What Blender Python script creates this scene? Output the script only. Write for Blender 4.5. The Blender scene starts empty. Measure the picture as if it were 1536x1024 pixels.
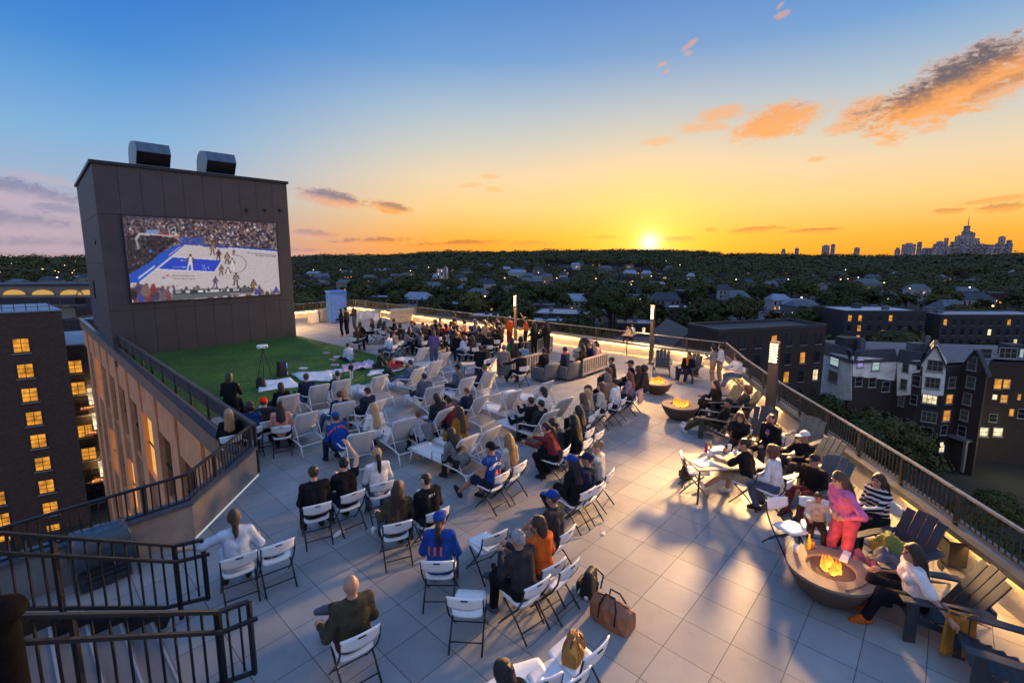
import bpy, math, random
import numpy as np
from math import sin, cos, pi, radians, atan2, sqrt, asin, hypot
from mathutils import Vector, Matrix
R = radians
rnd = random.Random(7)
scene = bpy.context.scene
COL = scene.collection

# ------------------------------------------------------------------ camera geometry (photo 1536 x 1024)
F, Y0, H = 710.0, 487.0, 4.85
PITCH = math.atan(102.6 / 710)
cp, sp = cos(PITCH), sin(PITCH)
def ray(px, py):
    x = (px - 768) / F; y = (Y0 - py) / F
    return (x, cp + y * sp, -sp + y * cp)
def at(px, py, z=0.0):
    r = ray(px, py); t = (z - H) / r[2]
    return Vector((r[0] * t, r[1] * t, z))
def at_depth(px, py, Y):
    r = ray(px, py); t = Y / r[1]
    return Vector((r[0] * t, Y, H + r[2] * t))
def px_of(p):
    dz = p[2] - H; d = p[1] * cp - dz * sp; u = p[1] * sp + dz * cp
    return (768 + F * p[0] / d, Y0 - F * u / d)
GA = R(48)
UX = Vector((cos(GA), sin(GA), 0)); VX = Vector((-sin(GA), cos(GA), 0))
def UV(u, v, z=0.0):
    p = UX * u + VX * v
    return Vector((p.x, p.y, z))
def to_uv(p): return (p[0] * UX.x + p[1] * UX.y, p[0] * VX.x + p[1] * VX.y)

cam_d = bpy.data.cameras.new("camera"); cam = bpy.data.objects.new("camera", cam_d); COL.objects.link(cam)
cam_d.sensor_width = 36; cam_d.lens = 36 * F / 1536
cam_d.shift_y = -(512 - Y0) / 1536
cam_d.clip_start = 0.1; cam_d.clip_end = 60000
cam.location = (0, 0, H); cam.rotation_euler = (pi / 2 - PITCH, 0, 0)
scene.camera = cam
scene.view_settings.view_transform = 'Standard'
scene.view_settings.look = 'None'
scene.view_settings.exposure = 0; scene.view_settings.gamma = 1

# ------------------------------------------------------------------ small node helper
class NT:
    def __init__(s, tree): s.t = tree; s.n = tree.nodes; s.l = tree.links
    def node(s, typ, **kw):
        n = s.n.new(typ)
        for k, v in kw.items(): setattr(n, k, v)
        return n
    def put(s, sock, v):
        if isinstance(v, bpy.types.NodeSocket): s.l.new(v, sock)
        elif v is not None: sock.default_value = v
    def m(s, op, a, b=None, c=None, clamp=False):
        n = s.n.new('ShaderNodeMath'); n.operation = op; n.use_clamp = clamp
        s.put(n.inputs[0], a); s.put(n.inputs[1], b); s.put(n.inputs[2], c)
        return n.outputs[0]
    def mix(s, f, a, b, typ='MIX'):
        n = s.n.new('ShaderNodeMixRGB'); n.blend_type = typ
        for i, v in enumerate((f, a, b)):
            if isinstance(v, tuple) and len(v) == 3: v = (*v, 1)
            s.put(n.inputs[i], v)
        return n.outputs[0]
    def ramp(s, f, stops, interp='LINEAR'):
        n = s.n.new('ShaderNodeValToRGB'); r = n.color_ramp; r.interpolation = interp
        while len(r.elements) < len(stops): r.elements.new(0.5)
        for e, (p, c) in zip(r.elements, stops):
            e.position = p; e.color = (*c, 1) if len(c) == 3 else c
        s.put(n.inputs[0], f); return n.outputs[0]
    def smooth(s, x, a, b):
        n = s.n.new('ShaderNodeMapRange'); n.interpolation_type = 'SMOOTHSTEP'
        s.put(n.inputs[0], x); n.inputs[1].default_value = a; n.inputs[2].default_value = b
        return n.outputs[0]
    def noise(s, vec, scale, detail=4, rough=.55, dist=0):
        n = s.n.new('ShaderNodeTexNoise'); s.put(n.inputs['Vector'], vec)
        n.inputs['Scale'].default_value = scale; n.inputs['Detail'].default_value = detail
        n.inputs['Roughness'].default_value = rough; n.inputs['Distortion'].default_value = dist
        return n.outputs['Fac']
def srgb(r, g, b):
    f = lambda c: (c / 255 / 12.92) if c / 255 <= .04045 else ((c / 255 + .055) / 1.055) ** 2.4
    return (f(r), f(g), f(b))

# ------------------------------------------------------------------ sky: one procedural dome of light, clouds included
def az_el(px, py):
    d = Vector(ray(px, py)).normalized()
    return math.degrees(atan2(d.x, d.y)), math.degrees(asin(d.z))
SUN_AZ, SUN_EL = az_el(975, 364)
world = bpy.data.worlds.new("World"); scene.world = world; world.use_nodes = True
w = NT(world.node_tree); w.n.clear()
tc = w.node('ShaderNodeTexCoord'); sep = w.node('ShaderNodeSeparateXYZ'); w.l.new(tc.outputs['Generated'], sep.inputs[0])
X, Y, Z = sep.outputs
el = w.m('MULTIPLY', w.m('ARCSINE', Z), 180 / pi); az = w.m('MULTIPLY', w.m('ARCTAN2', X, Y), 180 / pi)
ef = w.m('DIVIDE', w.m('ADD', el, 4), 94, clamp=True)
P_ = lambda e: (e + 4) / 94
sunside = w.ramp(ef, [(0, srgb(235, 125, 25)), (P_(0), srgb(250, 156, 44)), (P_(2.5), srgb(253, 180, 70)), (P_(5.5), srgb(251, 206, 132)), (P_(9), srgb(240, 212, 172)),
                      (P_(12.5), srgb(206, 205, 195)), (P_(16), srgb(172, 192, 208)), (P_(21), srgb(106, 158, 212)), (P_(28), srgb(58, 126, 202)), (P_(36), srgb(48, 112, 196)), (P_(60), srgb(110, 152, 214)), (1, srgb(140, 174, 220))])
offside = w.ramp(ef, [(0, srgb(150, 135, 150)), (P_(0), srgb(186, 160, 166)), (P_(3), srgb(178, 166, 180)), (P_(6), srgb(160, 178, 204)), (P_(11), srgb(124, 174, 218)), (P_(18), srgb(66, 138, 212)),
                      (P_(26), srgb(32, 106, 198)), (P_(36), srgb(24, 90, 184)), (P_(60), srgb(110, 152, 214)), (1, srgb(140, 174, 220))])
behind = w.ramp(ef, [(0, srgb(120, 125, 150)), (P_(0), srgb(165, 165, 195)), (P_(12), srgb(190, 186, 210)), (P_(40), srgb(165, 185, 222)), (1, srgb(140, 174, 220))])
sky = w.mix(w.smooth(az, -40, -4), offside, sunside)
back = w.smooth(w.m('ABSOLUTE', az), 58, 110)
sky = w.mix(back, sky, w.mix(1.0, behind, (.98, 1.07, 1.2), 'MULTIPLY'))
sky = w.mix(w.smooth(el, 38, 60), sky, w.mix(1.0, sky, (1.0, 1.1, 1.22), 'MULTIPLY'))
sd = Vector((sin(R(SUN_AZ)) * cos(R(SUN_EL)), cos(R(SUN_AZ)) * cos(R(SUN_EL)), sin(R(SUN_EL))))
dt = w.node('ShaderNodeVectorMath', operation='DOT_PRODUCT'); w.l.new(tc.outputs['Generated'], dt.inputs[0]); dt.inputs[1].default_value = sd
ang = w.m('MULTIPLY', w.m('ARCCOSINE', w.m('MINIMUM', dt.outputs['Value'], .999999)), 180 / pi)
glow = lambda width, pw=1.0: w.m('EXPONENT', w.m('MULTIPLY', w.m('POWER', w.m('DIVIDE', ang, width), pw), -1))
sky = w.mix(w.m('MULTIPLY', glow(7.0), .78), sky, srgb(255, 202, 72))
# ---- clouds: soft ellipses (pixel centre, half sizes, tilt in degrees, thickness, tone) broken up by noise
wm = w.node('ShaderNodeCombineXYZ')
w.put(wm.inputs[0], w.m('MULTIPLY', az, .075)); w.put(wm.inputs[1], w.m('MULTIPLY', el, .15))
nbig = w.noise(wm.outputs[0], 4.2, 7, .66, .5)
nfine = w.noise(wm.outputs[0], 22, 8, .68, .5)
nz = w.m('ADD', w.m('MULTIPLY', w.m('SUBTRACT', nbig, .5), 2.5), w.m('MULTIPLY', w.m('SUBTRACT', nfine, .5), 1.7))
CLOUDS = [(1440, 128, 175, 46, 19, 1.0, 1), (1370, 158, 90, 34, 16, 1.0, .25), (1300, 168, 48, 24, 18, .8, .2), (1165, 182, 72, 26, 12, .9, .12), (1080, 172, 40, 12, 8, .6, 0), (1270, 190, 40, 13, 6, .65, .1), (1205, 160, 26, 10, 10, .5, .7),
          (1060, 190, 50, 9, -2, .5, 0), (1395, 194, 28, 6, 12, .5, 0), (1325, 214, 14, 5, 0, .5, 0), (1225, 238, 16, 5, 0, .5, 0), (1500, 135, 60, 18, 20, .7, .6), (990, 212, 28, 7, 4, .45, 0),
          (1035, 66, 15, 5, 30, .5, 0), (1032, 80, 7, 4, 10, .4, 0), (992, 97, 8, 3, 20, .45, 0), (1174, 22, 14, 6, 10, .5, 0), (1171, 8, 9, 4, 40, .45, 0), (1000, 108, 4, 3, 0, .4, 0), (1420, 317, 30, 5, 2, .75, .75), (1500, 312, 40, 7, 4, .75, .75), (1490, 300, 55, 5, 6, .6, .4),
          (1010, 359, 38, 4.5, 1, .9, .75), (1130, 345, 45, 5.5, 4, .9, .8), (1218, 346, 44, 4, 2, .9, .8), (1065, 345, 16, 4, 0, .8, .7), (905, 356, 30, 3, 0, .7, .5),
          (495, 298, 62, 13, -9, .95, .95), (585, 311, 36, 9, -11, .9, .85), (470, 352, 40, 9, -4, .8, .8), (560, 362, 70, 7, 2, .85, .95), (690, 366, 80, 7, 2, .85, .95), (800, 366, 50, 6, 0, .7, .7), (440, 377, 60, 7, 0, .7, .8),
          (735, 265, 14, 4, 0, .35, 0), (705, 278, 20, 4, 5, .35, 0), (740, 284, 14, 4, 0, .35, 0),
          (30, 292, 125, 26, -8, .9, .85), (20, 336, 150, 22, -3, .85, .8), (60, 268, 70, 9, -6, .6, .1), (70, 368, 120, 12, 0, .75, .7), (100, 320, 60, 14, -5, .7, .8)]
dens = None; tone = None
for (px, py, hx, hy, tilt, th, tn) in CLOUDS:
    a0, e0 = az_el(px, py); a1, e1 = az_el(px + 20, py); a2, e2 = az_el(px, py - 20)
    sx = hx * (a1 - a0) / 20; sy = hy * (e2 - e0) / 20
    c, s_ = cos(R(tilt)), sin(R(tilt))
    da = w.m('SUBTRACT', az, a0); de = w.m('SUBTRACT', el, e0)
    xx = w.m('DIVIDE', w.m('ADD', w.m('MULTIPLY', da, c), w.m('MULTIPLY', de, s_)), sx)
    yy = w.m('DIVIDE', w.m('SUBTRACT', w.m('MULTIPLY', de, c), w.m('MULTIPLY', da, s_)), sy)
    r = w.m('SQRT', w.m('ADD', w.m('MULTIPLY', xx, xx), w.m('MULTIPLY', yy, yy)))
    d = w.m('MULTIPLY', w.smooth(w.m('SUBTRACT', w.m('ADD', 1.15, w.m('MULTIPLY', nz, .8)), r), -.08, .68), th)
    # grey body above, lit flank below
    t_ = w.m('MULTIPLY', w.m('MULTIPLY', w.smooth(w.m('ADD', yy, w.m('MULTIPLY', nz, .5)), -.42, .55), tn), d)
    dens = d if dens is None else w.m('MAXIMUM', dens, d)
    tone = t_ if tone is None else w.m('MAXIMUM', tone, t_)
lit = w.mix(w.smooth(az, -32, -12), srgb(192, 172, 190), srgb(255, 164, 72))
dark = w.mix(w.smooth(az, -32, -5), srgb(110, 116, 160), srgb(100, 80, 86))
dark = w.mix(w.m('MULTIPLY', w.m('MULTIPLY', w.smooth(el, 7, 1), w.smooth(az, -30, -6)), .6), dark, srgb(196, 98, 42))
ccol = w.mix(w.m('MULTIPLY', tone, 1.0), lit, dark)
front = w.smooth(w.m('ABSOLUTE', az), 100, 70)
sky = w.mix(w.m('MULTIPLY', w.m('MULTIPLY', dens, front), .93), sky, ccol)
core = w.m('ADD', w.m('MULTIPLY', glow(1.0, 2), 2.2), w.m('MULTIPLY', glow(2.2), .55))
sunc = w.node('ShaderNodeMixRGB', blend_type='MULTIPLY'); sunc.inputs[0].default_value = 1; w.l.new(core, sunc.inputs[1]); sunc.inputs[2].default_value = (1, .82, .36, 1)
sky = w.mix(1.0, sky, sunc.outputs[0], 'ADD')
nish = w.node('ShaderNodeTexSky', sky_type='NISHITA', sun_disc=False)
nish.sun_elevation = R(SUN_EL); nish.sun_rotation = R(SUN_AZ); nish.altitude = 60
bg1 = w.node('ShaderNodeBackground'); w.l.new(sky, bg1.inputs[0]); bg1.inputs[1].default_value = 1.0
bg2 = w.node('ShaderNodeBackground'); w.l.new(nish.outputs[0], bg2.inputs[0]); bg2.inputs[1].default_value = 0.02
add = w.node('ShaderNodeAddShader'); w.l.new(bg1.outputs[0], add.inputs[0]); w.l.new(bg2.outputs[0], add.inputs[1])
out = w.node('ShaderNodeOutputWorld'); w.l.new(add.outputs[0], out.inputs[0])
world.cycles.sampling_method = 'MANUAL'; world.cycles.sample_map_resolution = 1024
sun_d = bpy.data.lights.new("sun", 'SUN'); sun_d.energy = 2.0; sun_d.angle = R(.5); sun_d.color = (1, .62, .3)
sun = bpy.data.objects.new("sun", sun_d); COL.objects.link(sun)
sun.rotation_euler = (-sd).to_track_quat('-Z', 'Y').to_euler(); sun.location = (0, 0, 60)

# ------------------------------------------------------------------ materials
def mat(name, c, rough=.7, var=.12, scale=6, bump=0.0, bscale=40, metal=0.0, spec=.5, emit=None, strength=0, coat=0, uvw='Object'):
    M = bpy.data.materials.new(name); M.use_nodes = True; t = NT(M.node_tree); b = t.n['Principled BSDF']
    co = t.node('ShaderNodeTexCoord').outputs[uvw]
    if var:
        f = t.noise(co, scale, 5, .6)
        lo = tuple(max(0, x * (1 - var * 1.6)) for x in c); hi = tuple(min(1, x * (1 + var * 1.6)) for x in c)
        t.put(b.inputs['Base Color'], t.ramp(f, [(.25, lo), (.75, hi)]))
        t.put(b.inputs['Roughness'], t.m('ADD', t.m('MULTIPLY', f, .2), rough - .1, clamp=True))
    else:
        b.inputs['Base Color'].default_value = (*c, 1); b.inputs['Roughness'].default_value = rough
    b.inputs['Metallic'].default_value = metal; b.inputs['Specular IOR Level'].default_value = spec
    if coat: b.inputs['Coat Weight'].default_value = coat
    if bump:
        bn = t.node('ShaderNodeBump'); bn.inputs['Strength'].default_value = bump; bn.inputs['Distance'].default_value = .02
        t.put(bn.inputs['Height'], t.noise(co, bscale, 4, .6)); t.l.new(bn.outputs[0], b.inputs['Normal'])
    if emit:
        b.inputs['Emission Color'].default_value = (*emit, 1); b.inputs['Emission Strength'].default_value = strength
    return M
_mc = {}
def cloth(c):
    k = tuple(round(x, 3) for x in c)
    if k not in _mc: _mc[k] = mat('cloth', c, .9, .2, 11, .55, 45, spec=.12)
    return _mc[k]
def glowmat(name, c, s):
    M = bpy.data.materials.new(name); M.use_nodes = True; t = NT(M.node_tree); t.n.clear()
    e = t.node('ShaderNodeEmission'); e.inputs[0].default_value = (*c, 1); e.inputs[1].default_value = s
    o = t.node('ShaderNodeOutputMaterial'); t.l.new(e.outputs[0], o.inputs[0]); return M

M_black = mat('black_steel', (.018, .019, .022), .42, .2, 14, metal=.3)
M_rail = mat('bronze_steel', (.06, .05, .042), .45, .2, 10, metal=.5)
M_white = mat('white_plastic', (.86, .86, .85), .45, .05, 7)
M_chairleg = mat('black_tube', (.015, .015, .016), .35, .1, 10, metal=.2)
M_conc = mat('concrete', (.34, .33, .31), .85, .16, 2.2, .3, 30)
M_wall = mat('parapet_render', (.46, .43, .38), .85, .1, 2.5, .2, 40)
M_coping = mat('coping_metal', (.13, .13, .135), .4, .15, 3, metal=.6)
M_darkroof = mat('dark_membrane', (.05, .055, .065), .55, .25, 1.5)
M_led = glowmat('led_strip', (1, .52, .14), 330); M_led_near = glowmat('led_strip_dim', (1, .50, .12), 120)

def vary(M, amt=.16):
    t = NT(M.node_tree); b = t.n['Principled BSDF']; s = b.inputs['Base Color']; src = s.links[0].from_socket
    v = t.m('SUBTRACT', 1, t.m('MULTIPLY', t.node('ShaderNodeObjectInfo').outputs['Random'], amt)); c = t.node('ShaderNodeCombineColor')
    for i in range(3): t.put(c.inputs[i], v)
    t.put(s, t.mix(1.0, src, c.outputs[0], 'MULTIPLY'))
vary(M_white)
def roomglow(name, c, s):
    M = glowmat(name, c, s); t = NT(M.node_tree); co = t.node('ShaderNodeTexCoord').outputs['Object']; f = t.noise(co, .9, 3, .6)
    t.put(t.n['Emission'].inputs[1], t.m('MULTIPLY', t.ramp(f, [(.3, (.35, .35, .35)), (.62, (1.2, 1.2, 1.2))]), s)); return M

# ------------------------------------------------------------------ mesh collector
class MB:
    def __init__(s): s.v = []; s.f = []; s.m = []; s.mi = 0
    def quad(s, *p):
        i = len(s.v); s.v += [tuple(q) for q in p]; s.f.append(tuple(range(i, i + len(p)))); s.m.append(s.mi)
    def hexa(s, p):
        i = len(s.v); s.v += [tuple(q) for q in p]
        for f in ((0, 3, 2, 1), (4, 5, 6, 7), (0, 1, 5, 4), (1, 2, 6, 5), (2, 3, 7, 6), (3, 0, 4, 7)):
            s.f.append(tuple(i + k for k in f)); s.m.append(s.mi)
    def box(s, x0, x1, y0, y1, z0, z1):
        s.hexa([(x0, y0, z0), (x1, y0, z0), (x1, y1, z0), (x0, y1, z0), (x0, y0, z1), (x1, y0, z1), (x1, y1, z1), (x0, y1, z1)])
    def ob(s, c, ax, ay, az, hx, hy, hz):
        c, ax, ay, az = Vector(c), Vector(ax).normalized() * hx, Vector(ay).normalized() * hy, Vector(az).normalized() * hz
        s.hexa([c - ax - ay - az, c + ax - ay - az, c + ax + ay - az, c - ax + ay - az, c - ax - ay + az, c + ax - ay + az, c + ax + ay + az, c - ax + ay + az])
    def beam(s, a, b, w, h, up=(0, 0, 1)):
        a, b = Vector(a), Vector(b); d = (b - a); L = d.length; d.normalize()
        sd_ = d.cross(Vector(up))
        if sd_.length < 1e-4: sd_ = Vector((1, 0, 0))
        sd_.normalize(); u = sd_.cross(d)
        s.ob((a + b) / 2, d, sd_, u, L / 2, w / 2, h / 2)
    def tube(s, pts, r, n=8, cap=True, radii=None):
        pts = [Vector(p) for p in pts]; i0 = len(s.v); k = len(pts); up = None
        for j, p in enumerate(pts):
            t = (pts[min(j + 1, k - 1)] - pts[max(j - 1, 0)]).normalized()
            if up is None: up = Vector((0, 0, 1)) if abs(t.z) < .9 else Vector((1, 0, 0))
            a = t.cross(up).normalized(); b = a.cross(t).normalized(); up = b
            rr = radii[j] if radii else r
            for q in range(n):
                an = 2 * pi * q / n
                s.v.append(tuple(p + a * cos(an) * rr + b * sin(an) * rr))
        for j in range(k - 1):
            for q in range(n):
                q2 = (q + 1) % n
                s.f.append((i0 + j * n + q, i0 + j * n + q2, i0 + (j + 1) * n + q2, i0 + (j + 1) * n + q)); s.m.append(s.mi)
        if cap:
            s.f.append(tuple(i0 + q for q in range(n))[::-1]); s.m.append(s.mi)
            s.f.append(tuple(i0 + (k - 1) * n + q for q in range(n))); s.m.append(s.mi)
    def prism(s, poly, z0, z1):
        i = len(s.v); n = len(poly)
        s.v += [(p[0], p[1], z0) for p in poly] + [(p[0], p[1], z1) for p in poly]
        s.f.append(tuple(i + k for k in range(n))[::-1]); s.f.append(tuple(i + n + k for k in range(n))); s.m += [s.mi] * 2
        for k in range(n):
            k2 = (k + 1) % n; s.f.append((i + k, i + k2, i + n + k2, i + n + k)); s.m.append(s.mi)
    def lathe(s, prof, n=32, c=(0, 0, 0)):
        i0 = len(s.v)
        for (r, z) in prof:
            for q in range(n):
                a = 2 * pi * q / n; s.v.append((c[0] + r * cos(a), c[1] + r * sin(a), c[2] + z))
        for j in range(len(prof) - 1):
            for q in range(n):
                q2 = (q + 1) % n
                s.f.append((i0 + j * n + q, i0 + j * n + q2, i0 + (j + 1) * n + q2, i0 + (j + 1) * n + q)); s.m.append(s.mi)
        for j, rev in ((0, True), (len(prof) - 1, False)):
            if prof[j][0] > 1e-4:
                f = tuple(i0 + j * n + q for q in range(n)); s.f.append(f[::-1] if rev else f); s.m.append(s.mi)
    def sheet(s, grid, thick):
        """a curved panel: grid[i][j] of points, given thickness along its normal"""
        a, b = len(grid), len(grid[0]); G_ = [[Vector(p) for p in r] for r in grid]; i0 = len(s.v)
        top, bot = [], []
        for i in range(a):
            for j in range(b):
                du = G_[min(i + 1, a - 1)][j] - G_[max(i - 1, 0)][j]; dv = G_[i][min(j + 1, b - 1)] - G_[i][max(j - 1, 0)]
                nn = du.cross(dv).normalized() * thick / 2
                top.append(tuple(G_[i][j] + nn)); bot.append(tuple(G_[i][j] - nn))
        s.v += top + bot; o = a * b
        I = lambda i, j: i0 + i * b + j
        def add(f): s.f.append(f); s.m.append(s.mi)
        for i in range(a - 1):
            for j in range(b - 1):
                add((I(i, j), I(i + 1, j), I(i + 1, j + 1), I(i, j + 1)))
                add((I(i, j) + o, I(i, j + 1) + o, I(i + 1, j + 1) + o, I(i + 1, j) + o))
        for i in range(a - 1):
            add((I(i, 0), I(i, 0) + o, I(i + 1, 0) + o, I(i + 1, 0))); add((I(i, b - 1), I(i + 1, b - 1), I(i + 1, b - 1) + o, I(i, b - 1) + o))
        for j in range(b - 1):
            add((I(0, j), I(0, j + 1), I(0, j + 1) + o, I(0, j) + o)); add((I(a - 1, j), I(a - 1, j) + o, I(a - 1, j + 1) + o, I(a - 1, j + 1)))
    def ball(s, c, rx, ry=None, rz=None, n=10, k=7):
        ry = ry or rx; rz = rz or rx
        i0 = len(s.v)
        for j in range(1, k):
            th = pi * j / k
            for q in range(n):
                a = 2 * pi * q / n; s.v.append((c[0] + rx * sin(th) * cos(a), c[1] + ry * sin(th) * sin(a), c[2] - rz * cos(th)))
        b0 = len(s.v); s.v += [(c[0], c[1], c[2] - rz), (c[0], c[1], c[2] + rz)]
        for j in range(k - 2):
            for q in range(n):
                q2 = (q + 1) % n; s.f.append((i0 + j * n + q, i0 + j * n + q2, i0 + (j + 1) * n + q2, i0 + (j + 1) * n + q)); s.m.append(s.mi)
        for q in range(n):
            q2 = (q + 1) % n; s.f.append((b0, i0 + q2, i0 + q)); s.f.append((b0 + 1, i0 + (k - 2) * n + q, i0 + (k - 2) * n + q2)); s.m += [s.mi] * 2
    def mesh(s, name, mats, smooth=False):
        me = bpy.data.meshes.new(name); me.from_pydata(s.v, [], s.f)
        for m_ in (mats if isinstance(mats, (list, tuple)) else [mats]): me.materials.append(m_)
        if any(s.m): me.polygons.foreach_set('material_index', s.m)
        if smooth: me.polygons.foreach_set('use_smooth', [True] * len(s.f))
        me.update(); return me
    def build(s, name, mats, parent=None, smooth=False, label=None, bevel=0):
        o = bpy.data.objects.new(name, s.mesh(name, mats, smooth)); COL.objects.link(o)
        if parent: o.parent = parent
        if label: o['label'] = label
        if bevel:
            b = o.modifiers.new('bevel', 'BEVEL'); b.width = bevel; b.segments = 2; b.limit_method = 'ANGLE'; b.angle_limit = R(40)
        return o
def tag(o, label=None, cat=None, group=None, kind=None):
    if label: o['label'] = label
    if cat: o['category'] = cat
    if group: o['group'] = group
    if kind: o['kind'] = kind
    return o
def empty(name, label=None, cat=None, loc=(0, 0, 0), rz=0, group=None, kind=None):
    o = bpy.data.objects.new(name, None); COL.objects.link(o); o.location = loc; o.rotation_euler = (0, 0, rz); o.empty_display_size = .1
    return tag(o, label, cat, group, kind)
def dup(root, loc=None, rz=None, label=None, group=None):
    def cpy(o, par):
        c = o.copy(); COL.objects.link(c)
        if par: c.parent = par
        for ch in o.children: cpy(ch, c)
        return c
    r = cpy(root, None)
    if loc is not None: r.location = loc
    if rz is not None: r.rotation_euler = (0, 0, rz)
    if label: r['label'] = label
    if group: r['group'] = group
    return r
def point(name, loc, power, color, radius=.08):
    d = bpy.data.lights.new(name, 'POINT'); d.energy = power; d.color = color; d.shadow_soft_size = radius
    o = bpy.data.objects.new(name, d); COL.objects.link(o); o.location = loc; return o
# ================================================================== TERRACE
def paver_mat():
    M = bpy.data.materials.new('concrete_pavers'); M.use_nodes = True; t = NT(M.node_tree); b = t.n['Principled BSDF']
    co = t.node('ShaderNodeTexCoord').outputs['Object']
    s = t.node('ShaderNodeSeparateXYZ'); t.l.new(co, s.inputs[0])
    g = R(47.3); c0 = at(1024.6, 927.9); T = .613
    def axis(ca, sa, off):
        q = t.m('ADD', t.m('MULTIPLY', s.outputs[0], ca / T), t.m('MULTIPLY', s.outputs[1], sa / T))
        return t.m('SUBTRACT', q, off)
    a = axis(cos(g), sin(g), (c0.x * cos(g) + c0.y * sin(g)) / T); c = axis(-sin(g), cos(g), (-c0.x * sin(g) + c0.y * cos(g)) / T)
    def line(q, wd):
        fr = t.m('FRACT', q); d = t.m('MINIMUM', fr, t.m('SUBTRACT', 1, fr)); return t.m('LESS_THAN', d, wd)
    ln = t.m('MAXIMUM', line(a, .0075), line(c, .0075))
    cell = t.node('ShaderNodeCombineXYZ'); t.put(cell.inputs[0], t.m('FLOOR', a)); t.put(cell.inputs[1], t.m('FLOOR', c))
    wn = t.node('ShaderNodeTexWhiteNoise', noise_dimensions='2D'); t.l.new(cell.outputs[0], wn.inputs['Vector'])
    n1 = t.noise(co, 1.1, 6, .65); n2 = t.noise(co, 60, 3, .7); n3 = t.noise(co, 5, 6, .7, .6)
    f = t.m('ADD', t.m('MULTIPLY', wn.outputs['Value'], .24), t.m('ADD', t.m('MULTIPLY', n1, .72), t.m('MULTIPLY', n2, .22)))
    base = t.ramp(f, [(.22, (.185, .182, .176)), (.55, (.272, .266, .256)), (.82, (.352, .344, .328))])
    base = t.mix(t.m('MULTIPLY', t.smooth(n3, .6, .74), .5), base, (.17, .165, .16))
    base = t.mix(t.m('MULTIPLY', ln, .88), base, (.03, .03, .03))
    t.put(b.inputs['Base Color'], base)
    t.put(b.inputs['Roughness'], t.m('ADD', .5, t.m('MULTIPLY', n3, .3)))
    b.inputs['Specular IOR Level'].default_value = .4
    bp = t.node('ShaderNodeBump'); bp.inputs['Strength'].default_value = .35; bp.inputs['Distance'].default_value = .004
    t.put(bp.inputs['Height'], t.m('SUBTRACT', t.m('MULTIPLY', n2, .4), ln)); t.l.new(bp.outputs[0], b.inputs['Normal'])
    return M
M_pave = paver_mat()
def uvp(u, v): p = UV(u, v); return (p.x, p.y)
RIGHT = [(5.35, -4.0), (6.15, .5), (6.72, 5.0), (7.2, 8.2), (7.5, 10.6), (7.85, 13.6), (8.45, 17.0)]   # inner foot of the right-hand parapet
CORNER = uvp(21.25, 6.75)
FLOOR = [(-11, -4), uvp(-6, 9.2), uvp(1.98, 9.2), uvp(3.64, 10.95), uvp(3.98, 28.95), uvp(12.4, 28.95), uvp(12.4, 37.6), uvp(21.25, 37.6), CORNER] + RIGHT[::-1]
mb = MB(); mb.prism(FLOOR, -.35, 0); tag(mb.build('terrace_floor', M_pave), kind='structure')

def lawn_mat():
    M = mat('artificial_turf', (.03, .12, .018), .9, 0); t = NT(M.node_tree); b = t.n['Principled BSDF']
    co = t.node('ShaderNodeTexCoord').outputs['Object']
    f = t.m('ADD', t.m('ADD', t.m('MULTIPLY', t.noise(co, .35, 5, .7), .75), t.m('MULTIPLY', t.noise(co, 3, 4, .7), .25)), t.m('MULTIPLY', t.noise(co, 26, 4, .8), .3))
    t.put(b.inputs['Base Color'], t.ramp(f, [(.45, (.016, .056, .006)), (.65, (.040, .125, .010)), (.85, (.068, .185, .018))]))
    bp = t.node('ShaderNodeBump'); bp.inputs['Strength'].default_value = .9; bp.inputs['Distance'].default_value = .03
    t.put(bp.inputs['Height'], t.noise(co, 90, 2, .7)); t.l.new(bp.outputs[0], b.inputs['Normal']); return M
mb = MB(); mb.prism([uvp(3.75, 16.0), uvp(12.3, 16.0), uvp(12.6, 20.3), uvp(12.55, 28.93), uvp(4.02, 28.93)], 0.004, .022)
tag(mb.build('lawn', lawn_mat()), kind='structure')
# turf blades so that the edge and the near strip read as pile
mb = MB(); g_ = random.Random(3)
for i in range(9000):
    u = g_.uniform(3.85, 12.3); v = g_.uniform(16.02, 28.9); p = UV(u, v, .02); a = g_.uniform(0, 6.3); h = g_.uniform(.02, .045); wd = .012
    mb.quad((p.x - cos(a) * wd, p.y - sin(a) * wd, p.z), (p.x + cos(a) * wd, p.y + sin(a) * wd, p.z), (p.x + g_.uniform(-.02, .02), p.y + g_.uniform(-.02, .02), p.z + h))
tag(mb.build('turf_grass', mat('turf_blade', (.032, .13, .012), .8, .2, 3)), kind='stuff')

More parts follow.
